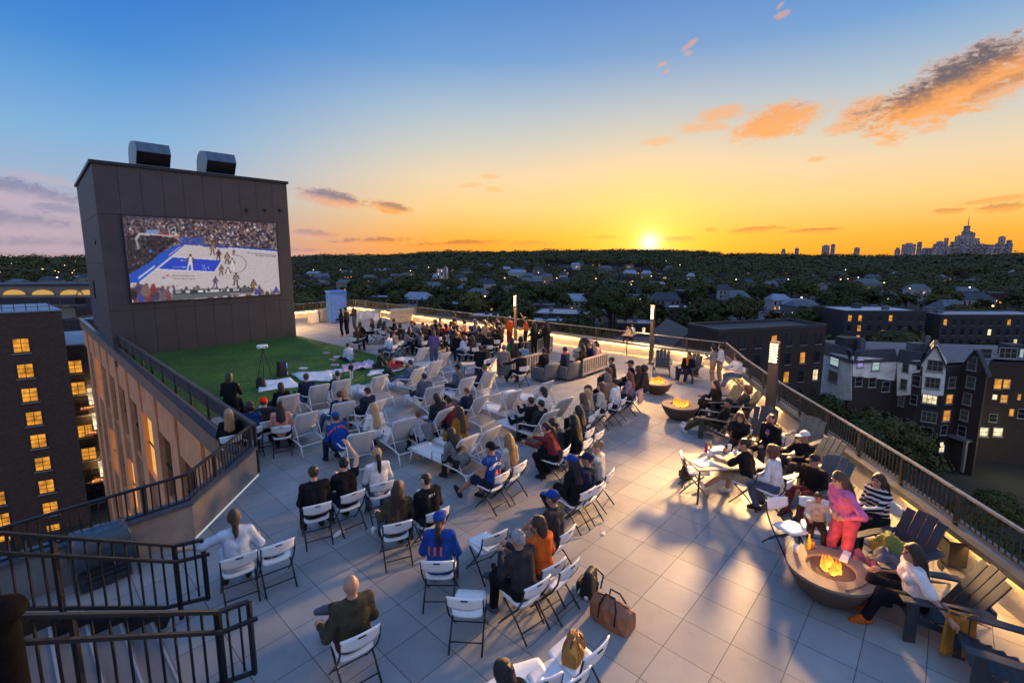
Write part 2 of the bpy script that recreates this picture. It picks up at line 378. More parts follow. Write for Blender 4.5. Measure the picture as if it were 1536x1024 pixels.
# ---------------------------------------------------------------- parapets and rails
def offset(pts, d):
    out = []
    for i, p in enumerate(pts):
        a = Vector(pts[max(i - 1, 0)]); b = Vector(pts[min(i + 1, len(pts) - 1)]); t = (b - a).normalized(); n = Vector((-t.y, t.x))
        k = 1.0
        if 0 < i < len(pts) - 1:
            t0 = (Vector(p) - a).normalized(); k = 1 / max(.4, n.dot(Vector((-t0.y, t0.x))))
        out.append((p[0] + n.x * d * k, p[1] + n.y * d * k))
    return out
def strip_solid(mb, inner, outer, z0, z1):
    n = len(inner); i = len(mb.v)
    for z in (z0, z1):
        mb.v += [(p[0], p[1], z) for p in inner] + [(p[0], p[1], z) for p in outer]
    A = lambda k: i + k; B = lambda k: i + n + k; C_ = lambda k: i + 2 * n + k; D = lambda k: i + 3 * n + k
    def add(*f): mb.f.append(f); mb.m.append(mb.mi)
    for k in range(n - 1):
        add(A(k), A(k + 1), C_(k + 1), C_(k)); add(B(k + 1), B(k), D(k), D(k + 1)); add(C_(k), C_(k + 1), D(k + 1), D(k)); add(A(k + 1), A(k), B(k), B(k + 1))
    add(A(0), C_(0), D(0), B(0)); add(A(n - 1), B(n - 1), D(n - 1), C_(n - 1))
def parapet(label, pts, side, h=.52, led=True, thick=.3, ledz=None, m_wall=None):
    """pts: inner foot line; side +1 when the outside lies to the left of the line"""
    o = empty('parapet_wall', label, 'parapet', (0, 0, 0))
    mb = MB(); strip_solid(mb, pts, offset(pts, side * thick), -.3, h); mb.build('wall', m_wall or M_wall, o)
    mb = MB(); strip_solid(mb, offset(pts, -side * .05), offset(pts, side * (thick + .03)), h + .002, h + .05); mb.build('coping', M_coping, o)
    for seg in (led if led and led is not True else [pts] if led else []):
        mb = MB(); strip_solid(mb, offset(seg, -side * .034), offset(seg, -side * .012), h - .018, h - .002); mb.build('light_strip', M_led_near if seg[0][1] < 0 else M_led, o)
    if led: mb = MB(); strip_solid(mb, offset(pts, -side * .05), offset(pts, -side * .042), h - .045, h + .001); mb.build('coping_lip', M_coping, o)
    return o
def resample(pts, step):
    out = []; L = 0
    segs = [(Vector(a), Vector(b)) for a, b in zip(pts, pts[1:])]; tot = sum((b - a).length for a, b in segs)
    n = max(1, round(tot / step))
    for i in range(n + 1):
        d = tot * i / n
        for a, b in segs:
            l = (b - a).length
            if d <= l + 1e-6: out.append(a + (b - a) * (d / l)); break
            d -= l
    return out
def railing(label, pts, z0, z1, m, step_post=1.5, step_bal=.115, toprail=None, group=None, top_w=.055):
    o = empty('guard_railing', label, 'railing')
    P3 = lambda z: [Vector((p[0], p[1], z)) for p in pts]
    mb = MB()
    for a, b in zip(P3(z1), P3(z1)[1:]): mb.beam(a, b, top_w, .035)
    mb.build('top_rail', toprail or m, o)
    mb = MB()
    for a, b in zip(P3(z0 + .08), P3(z0 + .08)[1:]): mb.beam(a, b, .035, .025)
    mb.build('bottom_rail', m, o)
    for q in resample(pts, step_post):
        mb = MB(); mb.box(q.x - .025, q.x + .025, q.y - .025, q.y + .025, z0 - .18, z1 - .02); mb.box(q.x - .05, q.x + .05, q.y - .05, q.y + .05, z0 + .052, z0 + .06); mb.build('post', m, o)
    mb = MB()
    for q in resample(pts, step_bal): mb.box(q.x - .008, q.x + .008, q.y - .008, q.y + .008, z0 + .09, z1 - .02)
    mb.build('slat_panel', m, o)
    return o
RW = RIGHT + [CORNER]
RWc = RW
parapet('low cream parapet lit by a light strip, along the right edge of the terrace', RWc, -1, led=[RIGHT[:4], [(7.8, 13.2), RIGHT[5], RIGHT[6], CORNER]])
FAR = [CORNER, uvp(21.25, 37.6)]
parapet('low cream parapet lit by a light strip, behind the sofas and the two farther lamps', FAR, -1)
BACK = [uvp(21.25, 37.6), uvp(12.42, 37.6)]
parapet('low glowing parapet beside the screen tower, behind the blue cabinet and cones', BACK, -1)
tr = mat('pale_rail_top', (.32, .32, .33), .3, .15, 8, metal=.7)  # paler metal for the top rails than for the posts
railing('dark baluster railing above the right parapet, running past the nearest lamp', offset(RWc[1:], -.12), .57, 1.13, M_rail, 1.35, .105, tr)
railing('thin pale-topped railing above the long far parapet, behind the seated crowd', offset(FAR, -.12), .57, 1.1, M_rail, 1.6, .115, tr)
railing('short railing on the glowing parapet beside the screen tower', offset(BACK, -.12), .57, 1.1, M_rail, 1.6, .13, tr)

# left side: concrete upstand with black railing, then the dark railing beside the lawn
LW = [uvp(-6, 9.2), uvp(1.98, 9.2), uvp(3.64, 10.95)]
parapet('grey concrete upstand at the corner beside the staircase', LW, 1, .62, False, .22, m_wall=mat('upstand_concrete', (.20, .19, .18), .85, .18, 2.2, .3, 30))
mb = MB(); strip_solid(mb, offset(LW[1:], -.03), offset(LW[1:], -.004), .004, .016); o = mb.build('floor_light', glowmat('pale_strip', (.85, .92, 1), .6)); tag(o, 'thin pale light line along the foot of the grey upstand', 'light strip')
railing('black railing over the grey concrete corner upstand', offset(LW, .1), .6, 1.14, M_black, 1.5, .11, None)
SR = [uvp(3.70, 11.1), uvp(4.0, 28.9)]
o = empty('guard_railing', 'dark solid-panel railing along the lawn, at the top of the tall stone facade', 'railing')
M_panel = mat('dark_mesh_panel', (.03, .028, .03), .5, .2, 6)
mb = MB(); mb.beam((*SR[0], 1.12), (*SR[1], 1.12), .09, .05); mb.build('top_rail', mat('rail_cap', (.11, .09, .08), .45, .2, 5, metal=.3), o)
mb = MB(); mb.beam((*SR[0], .90), (*SR[1], .90), .03, .36); mb.build('panel', M_panel, o)
for q in resample(SR, 1.7):
    mb = MB(); mb.box(q.x - .03, q.x + .03, q.y - .03, q.y + .03, -.2, 1.09); mb.build('post', M_black, o)

# ---------------------------------------------------------------- our own building below: stone facade on the left
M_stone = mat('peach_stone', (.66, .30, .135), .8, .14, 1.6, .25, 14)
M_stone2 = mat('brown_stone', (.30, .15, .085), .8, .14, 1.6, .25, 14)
M_glassdark = mat('dark_glass', (.012, .014, .018), .12, 0, spec=.6)
fl = lambda v: 3.34 + .0255 * (v - 12.5)            # the facade line slides outward with distance
host = empty('stone_building', 'tall peach stone building with pilasters carrying the terrace and its lawn', 'building')
body = [uvp(2.0, 9.44), uvp(fl(11.1) + .62, 11.1), uvp(fl(44) + .62, 44), uvp(21.5, 44), uvp(21.5, 37.8), uvp(21.3, 6.9)] + [(x + .1, y) for x, y in RIGHT[::-1]] + [(-11.2, -4.2), uvp(-6.2, 9.44)]
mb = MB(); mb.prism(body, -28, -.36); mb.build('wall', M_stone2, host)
def fpt(v, out, z): return UV(fl(v) - out, v, z)
def fbox(mb, v0, v1, o0, o1, z0, z1): mb.hexa([fpt(v0, o0, z0), fpt(v1, o0, z0), fpt(v1, o1, z0), fpt(v0, o1, z0), fpt(v0, o0, z1), fpt(v1, o0, z1), fpt(v1, o1, z1), fpt(v0, o1, z1)])
a, b = 11.15, 44.0
M_fascia = mat('fascia_brown', (.20, .125, .085), .7, .16, 1.2, .15, 20)
mb = MB(); fbox(mb, a, b, .04, -.2, .02, .545); mb.build('fascia', M_fascia, host)
mb = MB(); fbox(mb, a, b, .07, -.1, .547, .60); mb.build('coping', mat('roof_edge_metal', (.11, .125, .15), .3, .15, 4, metal=.7), host)
mb = MB(); mb.hexa([fpt(a, -.21, -.3), fpt(28.8, -.21, -.3), UV(3.98, 28.8, -.3), UV(3.66, a, -.3), fpt(a, -.21, .48), fpt(28.8, -.21, .48), UV(3.98, 28.8, .43), UV(3.66, a, .43)]); mb.build('ledge_roof', M_darkroof, host)
v = 11.3; k = 0
M_litrecess = glowmat('lit_recess', (1, .52, .12), .9)
while v < 43:
    mb = MB(); fbox(mb, v, v + 1.05, -.03, -1.0, -28, -.75); fbox(mb, v - .05, v + 1.1, .0, -.24, -.748, .018); mb.build('pilaster', M_stone, host)
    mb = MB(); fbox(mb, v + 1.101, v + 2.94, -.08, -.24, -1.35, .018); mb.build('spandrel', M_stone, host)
    for n_, zt in enumerate((-1.36, -5.2, -9.0, -12.8, -16.6)):
        mb = MB(); fbox(mb, v + 1.06, v + 2.98, -.20, -1.0, zt - 2.5, zt); w_ = mb.build('window', M_litrecess if (k, n_) in ((3, 0), (5, 1), (6, 2), (8, 0), (7, 1), (2, 2)) else M_glassdark, host)
        mb = MB(); fbox(mb, v + 1.95, v + 2.03, -.17, -.3, zt - 2.5, zt); fbox(mb, v + 1.06, v + 2.98, -.175, -.3, zt - 1.3, zt - 1.22); mb.build('frame', M_black, w_)
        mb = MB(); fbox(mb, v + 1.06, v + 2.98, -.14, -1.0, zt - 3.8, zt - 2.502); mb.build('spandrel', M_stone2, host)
        mb = MB(); fbox(mb, v + 1.06, v + 2.98, -.1, -.5, zt - 2.6, zt - 2.5); mb.build('sill', M_stone, w_)
    v += 3.0; k += 1

# ---------------------------------------------------------------- screen tower
M_panelwall = mat('charcoal_panel', (.062, .054, .052), .62, .16, 1.4, .1, 50)
M_core = mat('tower_core', (.02, .018, .018), .8, .1)
tower = empty('screen_tower', 'windowless charcoal stair tower with panelled walls and a lit video wall', 'tower')
TL = [uvp(3.78, 28.95), uvp(12.42, 28.95), uvp(12.42, 39.7), uvp(4.36, 39.7)]
mb = MB(); mb.prism([uvp(3.83, 29.0), uvp(12.37, 29.0), uvp(12.37, 39.6), uvp(4.41, 39.6)], -.4, 9.0); mb.build('wall', M_core, tower)
rows = [(0.0, 2.26), (2.275, 6.78), (6.795, 9.02)]
mb = MB(); us = np.linspace(3.78, 12.42, 11)
for z0, z1 in rows:
    for a, b in zip(us, us[1:]):
        A, B = UV(a + .007, 28.955), UV(b - .007, 28.955)
        C_, D = UV(b - .007, 29.02), UV(a + .007, 29.02)
        mb.hexa([(q.x, q.y, z0 + .005) for q in (A, B, C_, D)] + [(q.x, q.y, z1) for q in (A, B, C_, D)])
mb.build('front_cladding', M_panelwall, tower)
mb = MB()
lu = lambda v: 3.78 + .054 * (v - 28.95)
vs = np.linspace(28.955, 39.7, 9)
for z0, z1 in [(-.4, 2.26), (2.275, 4.5), (4.515, 6.78), (6.795, 9.02)]:
    for a, b in zip(vs, vs[1:]):
        q4 = (UV(lu(a) - .005, a + .007), UV(lu(a) + .05, a + .007), UV(lu(b) + .05, b - .007), UV(lu(b) - .005, b - .007))
        mb.hexa([(q.x, q.y, z0) for q in q4] + [(q.x, q.y, z1) for q in q4])
mb.build('side_cladding', M_panelwall, tower)
mb = MB(); mb.prism([uvp(3.68, 28.85), uvp(12.5, 28.85), uvp(12.5, 39.8), uvp(4.26, 39.8)], 9.03, 9.17); mb.build('coping', M_black, tower)
for v_, z in ((31.5, 5.55), (35.6, 3.0)):
    mb = MB(); p = UV(lu(v_) - .03, v_); mb.ob((p.x, p.y, z), VX, UX, (0, 0, 1), .12, .03, .5 if z < 4 else .12); mb.build('slot_window', M_black, tower)
for px in (370, 397, 420):
    r_ = ray(px, 315); t_ = 28.9 / (r_[0] * VX.x + r_[1] * VX.y); q = Vector((r_[0] * t_, r_[1] * t_, H + r_[2] * t_))
    mb = MB(); mb.tube([q + VX * .06, q, q - VX * .14], .07, 10); mb.tube([q - VX * .1, q - VX * .1 + Vector((0, 0, -.1))], .05, 8); mb.build('spotlight', M_black, tower)
p = UV(12.62, 32.2, 2.1); mb = MB(); mb.ob(p - UX * .12, UX, VX, (0, 0, 1), .09, .12, .16); wl = mb.build('wall_lamp', M_black, tower); mb = MB(); mb.ob(p, UX, VX, (0, 0, 1), .03, .1, .13); mb.build('lens', M_led, wl); point('wall_lamp_light', p + UX * .3, 900, (1, .6, .26), .12)
# exhaust hoods
M_galv = mat('galvanised_hood', (.11, .14, .17), .32, .18, 3, metal=.85)
def hood(u0, u1, label):
    o = empty('exhaust_hood', label, 'hood', UV((u0 + u1) / 2, 30.3, 9.17)); o.rotation_euler = (0, 0, GA)
    w2 = (u1 - u0) / 2
    prof = [(.95, 0), (1.0, .45), (.92, .85), (.72, 1.13), (.4, 1.29), (.1, 1.33), (-.75, 1.2), (-.95, .72), (-.55, .16), (-.55, 0)]
    mb = MB(); n = len(prof)
    L = [(-w2, y, z) for y, z in prof]; Rr = [(w2, y, z) for y, z in prof]
    mb.quad(*L[::-1]); mb.quad(*Rr)
    for i in list(range(7)) + [8, 9]:
        j = (i + 1) % n; mb.quad(L[i], L[j], Rr[j], Rr[i])
    mb.build('shell', M_galv, o)
    mb = MB(); mb.quad((-w2 + .03, -.94, .73), (w2 - .03, -.94, .73), (w2 - .03, -.56, .19), (-w2 + .03, -.56, .19)); mb.build('mouth', M_black, o)
    mb = MB()
    for k in range(1, 6):
        t = k / 6; mb.tube([(-w2 + .03, -.95 + .39 * t, .72 - .53 * t), (w2 - .03, -.95 + .39 * t, .72 - .53 * t)], .008, 4)
    mb.build('grille', M_galv, o)
    mb = MB(); mb.box(-w2 - .06, w2 + .06, -.65, 1.06, 0, .07); mb.build('curb', M_black, o)
hood(5.56, 6.95, 'larger metal exhaust hood on the tower roof, above the middle of the video wall')
hood(8.55, 9.95, 'metal exhaust hood on the tower roof, nearer the right-hand corner of the tower')

# ---------------------------------------------------------------- video wall: a basketball broadcast
def video_picture():
    W, Hh = 330, 190; g = np.random.default_rng(5)
    s_, t_ = np.meshgrid(np.linspace(0, 1, W), np.linspace(0, 1, Hh))          # t=0 top
    q = np.array([(65, 50), (1440, 75), (1475, 715), (180, 790)], float)
    src = [(0, 0), (1, 0), (1, 1), (0, 1)]; A = []; bb = []
    for (x, y), (X_, Y_) in zip(src, q):
        A += [[x, y, 1, 0, 0, 0, -X_ * x, -X_ * y], [0, 0, 0, x, y, 1, -Y_ * x, -Y_ * y]]; bb += [X_, Y_]
    h = np.linalg.solve(np.array(A), np.array(bb)); dn = h[6] * s_ + h[7] * t_ + 1
    x = (h[0] * s_ + h[1] * t_ + h[2]) / dn; y = (h[3] * s_ + h[4] * t_ + h[5]) / dn
    im = np.zeros((Hh, W, 3))
    def poly(pts):
        inside = np.zeros(x.shape, bool); n = len(pts); j = n - 1
        for i in range(n):
            xi, yi = pts[i]; xj, yj = pts[j]
            c = ((yi > y) != (yj > y)) & (x < (xj - xi) * (y - yi) / (yj - yi + 1e-9) + xi); inside ^= c; j = i
        return inside
    def paint(mask, c, a=1.0): im[mask] = im[mask] * (1 - a) + np.array(c, float) * a
    def seg(a, b, r):
        ax, ay = a; dx, dy = b[0] - ax, b[1] - ay; k = np.clip(((x - ax) * dx + (y - ay) * dy) / (dx * dx + dy * dy + 1e-9), 0, 1)
        return np.hypot(x - ax - dx * k, y - ay - dy * k) < r
    pal = np.array([(38, 32, 40), (52, 44, 50), (28, 24, 32), (84, 72, 80), (128, 104, 104), (160, 150, 162), (198, 188, 196), (60, 66, 110), (96, 60, 60), (150, 112, 92), (44, 40, 60), (176, 150, 140)], float)
    def crowd(cw, ch, wts, jit):
        cx = np.floor((x + 4 * np.sin(y * .11)) / cw).astype(int); cy = np.floor((y + x * .02) / ch).astype(int)
        r_ = np.abs(np.sin(cx * 127.1 + cy * 311.7 + jit) * 43758.5453) % 1
        return pal[np.minimum((r_ * len(pal)).astype(int), len(pal) - 1)]
    im[:] = crowd(13, 15, None, 0) * .3 + crowd(31, 24, None, 3) * .3 + np.array((24, 20, 28))
    for k in range(620):                                                    # spectators: head over shoulders
        cx, cy = g.uniform(100, 1460), g.uniform(70, 300)
        if cx < 560: cy = g.uniform(80, 520 - (cx - 150) * .45)
        c = pal[g.integers(0, len(pal))] * g.uniform(.7, 1.25); sk = np.array((150, 112, 98)) * g.uniform(.5, 1.2)
        paint((np.abs(x - cx) / 9) ** 2 + (np.abs(y - cy - 13) / 11) ** 2 < 1, np.clip(c, 0, 235)); paint(np.hypot(x - cx, y - cy) < 5, np.clip(sk, 0, 230))
    paint(poly([(100, 230), (200, 200), (560, 250), (400, 372), (330, 440), (150, 600)]), (34, 30, 38), .62)
    paint(poly([(610, 292), (1460, 322), (1480, 720), (150, 800), (150, 640)]), (196, 184, 188)); flo = (y > 292) & (np.sin(x * .02 + y * .31) + np.sin(y * .55) > 1.1); paint(flo & poly([(610, 292), (1460, 322), (1480, 720), (150, 800), (150, 640)]), (178, 166, 172), .5)
    paint(poly([(560, 292), (616, 296), (235, 622), (150, 625), (145, 555), (330, 440), (400, 370)]), (44, 82, 190))
    paint(poly([(570, 225), (780, 225), (775, 290), (570, 292)]), (52, 74, 168), .75); paint(poly([(775, 288), (1460, 318), (1460, 335), (775, 304)]), (44, 66, 170))
    paint(poly([(515, 400), (945, 420), (880, 525), (385, 508)]), (46, 68, 192))
    for a, b in (((616, 297), (238, 618)), ((515, 400), (945, 420)), ((945, 420), (880, 525)), ((880, 525), (385, 508)), ((1000, 310), (1460, 338))): paint(seg(a, b, 3.2), (226, 222, 226))
    for a, b in (((580, 428), (632, 430)), ((515, 487), (630, 487))): paint(seg(a, b, 2.4), (190, 190, 220))
    el_ = np.abs(np.hypot((x - 1045) / 120, (y - 452) / 82) - 1) < .022; paint(el_ & (x > 1040), (90, 70, 90))
    el_ = np.abs(np.hypot((x - 1130) / 330, (y - 470) / 190) - 1) < .006; paint(el_ & (x > 1300), (170, 160, 160))
    for k in range(14): paint(np.hypot(x - g.uniform(770, 830), y - g.uniform(460, 505)) < 4, (180, 180, 220))
    for k in range(15):                                                     # far-sideline and baseline wording, too small to read
        paint(seg((1180 + k * 18, 352 + k * 1.4), (1188 + k * 18, 352 + k * 1.4), 3), (70, 66, 72)); paint(seg((1255 + k * 13, 376 + k * .6), (1261 + k * 13, 376 + k * .6), 2.4), (80, 74, 80))
        paint(seg((225 + k * 9, 590 - k * 7), (232 + k * 9, 575 - k * 7), 4), (206, 210, 226)); paint(seg((480 + k * 6.5, 385 - k * 5), (486 + k * 6.5, 376 - k * 5), 4), (190, 150, 190))
    paint((np.hypot((x - 455) / 36, (y - 570) / 18) < 1), (205, 170, 176)); paint(np.hypot((x - 435) / 15, (y - 582) / 8) < 1, (60, 130, 180)); paint(np.hypot((x - 468) / 14, (y - 560) / 7) < 1, (190, 60, 70))
    for a, b in (((520, 560), (700, 565)), ((520, 585), (705, 588)), ((520, 560), (510, 575))): paint(seg(a, b, 2), (96, 80, 84))
    # basket
    paint(poly([(272, 165), (385, 172), (385, 202), (275, 195)]), (120, 140, 200)); paint(seg((378, 205), (490, 213), 10), (196, 58, 62)); paint(seg((275, 200), (500, 222), 4), (200, 196, 206))
    for a, b in (((470, 165), (524, 134)), ((524, 134), (536, 212)), ((470, 165), (485, 214)), ((485, 214), (536, 212)), ((497, 185), (520, 176)), ((520, 176), (524, 204))): paint(seg(a, b, 3), (222, 220, 226))
    paint(seg((515, 226), (560, 222), 5), (190, 92, 60)); paint(seg((220, 205), (190, 250), 12), (176, 172, 184)); paint(seg((220, 205), (300, 210), 10), (176, 172, 184)); paint(seg((190, 250), (215, 330), 9), (150, 146, 160))
    paint(np.hypot((x - 318), (y - 352)) < 16, (64, 104, 190))
    def player(px, py, hgt, top, leg, skin=(96, 66, 58), dx=0):
        hgt *= .9; u = hgt / 10
        paint(seg((px - u * .7, py + u * 5), (px - u * 1.6 + dx, py + u * 9.6), u * .45), leg); paint(seg((px + u * .6, py + u * 5), (px + u * 1.2 + dx, py + u * 9.6), u * .45), leg)
        paint(seg((px, py + u * 2.4), (px, py + u * 5.4), u * .98), top); paint(seg((px - u * 1.2, py + u * 2.4), (px - u * 2.0, py + u * 4.8), u * .5), skin); paint(seg((px + u * 1.2, py + u * 2.4), (px + u * 2.1, py + u * 4.6), u * .5), skin)
        paint(np.hypot(px - x, py + u * .9 - y) < u * .85, skin)
    Wt, Dk = (214, 208, 212), (54, 40, 50)
    for a in ((665, 370, 170, Wt, Wt), (862, 265, 130, (150, 118, 110), (100, 70, 62)), (915, 322, 120, Dk, (70, 50, 52)), (992, 348, 120, (150, 120, 118), Dk), (1038, 400, 120, Wt, Wt), (1000, 480, 125, Wt, (190, 170, 170)), (940, 460, 110, (120, 96, 96), (84, 58, 54)),
              (888, 562, 110, (84, 66, 120), Dk), (1072, 525, 135, (120, 120, 128), (36, 34, 40)), (1052, 322, 60, (150, 50, 60), Dk)): player(*a)
    # front rows and score bug
    for k in range(120):
        cx = g.uniform(165, 1465); base = np.interp(cx, [165, 520, 900, 1480], [660, 672, 668, 672]); cy = base + g.uniform(-26, 70)
        c = np.array([(96, 88, 104), (70, 60, 90), (120, 96, 88), (60, 70, 150), (188, 182, 192), (128, 52, 56), (44, 38, 46)][g.integers(0, 7)], float)
        sz = 1.7 if cx < 500 else 1
        paint((np.abs(x - cx) / (17 * sz)) ** 2 + (np.abs(y - cy - 26 * sz) / (24 * sz)) ** 2 < 1, c); paint(np.hypot(x - cx, y - cy) < 9 * sz, c * .6 + np.array((50, 34, 30)))
    player(1230, 585, 130, (150, 108, 50), (140, 100, 48), (70, 46, 40))
    bar = poly([(515, 684), (1228, 656), (1230, 712), (515, 772)]); paint(bar, (92, 94, 100))
    bar2 = poly([(525, 690), (1225, 662), (1225, 690), (525, 722)]); paint(bar2, (54, 56, 62))
    for a, b, c in ((540, 590, (150, 150, 156)), (630, 665, (200, 200, 205)), (735, 780, (226, 226, 228)), (800, 970, (206, 206, 208)), (990, 1010, (220, 220, 222)), (1045, 1100, (170, 170, 176)), (1120, 1210, (96, 90, 100))):
        paint(poly([(a, 692 - (a - 525) * .04), (b, 692 - (b - 525) * .04), (b, 714 - (b - 525) * .045), (a, 714 - (a - 525) * .045)]), c)
    for a, b in ((815, 845), (920, 940), (950, 965)): paint(poly([(a, 676), (b, 676), (b, 694), (a, 694)]), (50, 50, 56))
    for k in range(26): paint(seg((1020 + k * 7.5, 716 - (k % 3)), (1024 + k * 7.5, 716), 3), (200, 190, 196) if k % 4 else (180, 44, 50))
    im = (im * 2 + np.roll(im, 1, 0) + np.roll(im, -1, 0) + np.roll(im, 1, 1) + np.roll(im, -1, 1)) / 6; im = im * (1 + g.normal(0, .045, im.shape[:2] + (1,)))
    im = np.clip(im * .86 + 10, 0, 255) / 255.
    return np.where(im <= .04045, im / 12.92, ((im + .055) / 1.055) ** 2.4), W, Hh
pic, PW, PH = video_picture()
scr = empty('video_screen', 'big video wall on the charcoal tower showing a basketball game', 'screen', UV(8.13, 28.9, 4.69)); scr.rotation_euler = (0, 0, GA)
SW, SH = 6.95, 4.1
vv = [((i / (PW - 1) - .5) * SW, -.02, (.5 - j / (PH - 1)) * SH) for j in range(PH) for i in range(PW)]
ff = [(j * PW + i, (j + 1) * PW + i, (j + 1) * PW + i + 1, j * PW + i + 1) for j in range(PH - 1) for i in range(PW - 1)]
me = bpy.data.meshes.new('picture'); me.from_pydata(vv, [], ff)
ca = me.color_attributes.new('Col', 'FLOAT_COLOR', 'POINT'); ca.data.foreach_set('color', np.concatenate([pic, np.ones((PH, PW, 1))], 2).astype(np.float32).ravel())
Mv = glowmat('screen_picture', (1, 1, 1), 1.0); t = NT(Mv.node_tree); vc = t.node('ShaderNodeVertexColor', layer_name='Col'); t.l.new(vc.outputs[0], t.n['Emission'].inputs[0]); t.n['Emission'].inputs[1].default_value = 1.05
me.materials.append(Mv); o = bpy.data.objects.new('picture', me); COL.objects.link(o); o.parent = scr
mb = MB()
for x0, x1, z0, z1 in ((-SW / 2 - .06, SW / 2 + .06, SH / 2, SH / 2 + .06), (-SW / 2 - .06, SW / 2 + .06, -SH / 2 - .06, -SH / 2), (-SW / 2 - .06, -SW / 2, -SH / 2, SH / 2), (SW / 2, SW / 2 + .06, -SH / 2, SH / 2)): mb.box(x0, x1, -.05, .05, z0, z1)
mb.build('frame', M_black, scr)
mb = MB(); mb.box(-SW / 2, SW / 2, -.015, .05, -SH / 2, SH / 2); mb.build('cabinet', M_black, scr)

# ---------------------------------------------------------------- lamp posts
M_pole = mat('bronze_pole', (.12, .095, .075), .45, .15, 3, metal=.4)
M_lampglow = glowmat('lamp_glow', (1, .66, .28), 13)
def lamp_post(label, p, h, facing, w=.2):
    o = empty('lamp_post', label, 'lamp post', p, atan2(-facing[0], facing[1]))
    mb = MB(); mb.box(-w / 2, w / 2, -.06, .06, .02, h); mb.build('pole', M_pole, o, bevel=.006)
    mb = MB(); mb.box(-w / 2 - .06, w / 2 + .06, -.12, .12, 0, .02); mb.build('base_plate', M_pole, o)
    hd = mb = MB(); mb.box(-w / 2 + .012, w / 2 - .012, .06, .066, h - .62, h - .03); head = mb.build('lamp_head', M_black, o)
    for k in range(7):
        mb = MB(); z = h - .09 - k * .08; mb.box(-w / 2 + .03, w / 2 - .03, .066, .09, z - .017, z + .017); mb.build('light_bar', M_lampglow, head)
    f = Vector((facing[0], facing[1], 0)).normalized()
    return p + f * .36 + Vector((0, 0, h + .3))
LAMPS = []
q = Vector((7.32, 12.95, 0)); LAMPS.append(lamp_post('nearest bronze lamp post with bright light bars, beside the right parapet', q, 2.52, (-.75, -.66), .25))
q = Vector((6.3, 21.0, 0)); LAMPS.append(lamp_post('bronze lamp post behind the farther fire bowl, glowing light bars at its top', q, 2.68, (-.7, -.7), .17))
q = Vector((.2, 27.2, 0)); LAMPS.append(lamp_post('farthest bronze lamp post, rising from the crowd left of the big dark tree', q, 2.62, (-.5, -.86), .17))

# ---------------------------------------------------------------- staircase at the lower left
stair = empty('staircase', 'grey stone steps coming down to the terrace between two black handrails', 'staircase')
M_step = mat('stair_stone', (.15, .15, .155), .75, .14, 3, .15, 40)
for k in range(13):
    u1 = 1.0 - .3 * k; z1 = .172 * (k + 1)
    mb = MB(); c = UV(u1 - .16, 6.3, z1 / 2); mb.ob((c.x, c.y, z1 - .09), UX, VX, (0, 0, 1), .16, .86, .088); mb.build('step', M_step, stair)
    mb = MB(); c = UV(u1 - .03, 6.3, z1 + .001); mb.ob((c.x, c.y, z1), UX, VX, (0, 0, 1), .012, .84, .003); mb.build('nosing', mat('nosing', (.3, .3, .3), .6, .1) if k == 0 else bpy.data.materials['nosing'], stair)
mb = MB()
for v_ in (5.42, 7.18):
    a, b = UV(1.15, v_, .06), UV(-3.0, v_, .06 + 4.15 * .573); mb.beam(a, b, .05, .26)
mb.build('stringer', M_black, stair)
def stair_rail(label, v_, u_end, lvl):
    o = empty('stair_handrail', label, 'handrail'); sl = .585
    zt = lambda u: 1.07 + max(0, (1.3 - u)) * sl
    mb = MB(); P = [UV(-3.2, v_, zt(-3.2)), UV(1.3, v_, zt(1.3)), UV(u_end, v_, lvl)]
    for a, b in zip(P, P[1:]): mb.beam(a, b, .05, .035)
    mb.build('top_rail', M_black, o)
    mb = MB(); P = [UV(-3.2, v_ - .07, zt(-3.2) - .2), UV(1.3, v_ - .07, zt(1.3) - .2), UV(u_end + .05, v_ - .07, lvl - .2)]
    for a, b in zip(P, P[1:]): mb.beam(a, b, .045, .035)
    mb.build('grab_rail', M_black, o)
    mb = MB(); P = [UV(-3.2, v_, zt(-3.2) - .85), UV(1.15, v_, .26), UV(u_end, v_, .13)]
    for a, b in zip(P, P[1:]): mb.beam(a, b, .04, .04)
    mb.build('bottom_rail', M_black, o)
    for u, z0, z1 in ((1.3, 0.0, zt(1.3)), (u_end, .1, lvl), (.2, .4, zt(.2)), (-1.0, 1.1, zt(-1.0)), (-2.2, 1.8, zt(-2.2))):
        mb = MB(); c = UV(u, v_); mb.box(c.x - .022, c.x + .022, c.y - .022, c.y + .022, z0, z1 - .01); mb.build('post', M_black, o)
    mb = MB(); u = u_end - .1
    while u > -3.1:
        zb = max(.16, zt(u) - .86); c = UV(u, v_); mb.box(c.x - .009, c.x + .009, c.y - .009, c.y + .009, zb, zt(u) - .015); u -= .118
    mb.build('slat_panel', M_black, o)
stair_rail('black handrail on the far side of the steps, nearer the grey upstand', 7.18, 1.62, 1.0)
stair_rail('black handrail on the near side of the steps, cut by the bottom of the picture', 5.42, 1.6, 1.02)
o = empty('patio_heater', 'black round column with a domed cap beside the steps', 'column', UV(-.24, 5.1))
mb = MB(); mb.lathe([(.14, 0), (.14, .05), (.15, .08), (.15, 2.0), (.14, 2.05)], 20); M_soot = mat('soot_black', (.005, .005, .006), .9, .3, 12, .3, 40, spec=.03); mb.build('post', M_soot, o, True)
mb = MB(); mb.lathe([(.1, 2.05), (.15, 2.08), (.21, 2.14), (.19, 2.2), (.09, 2.25), (.001, 2.255)], 24); mb.build('cap', M_soot, o, True)
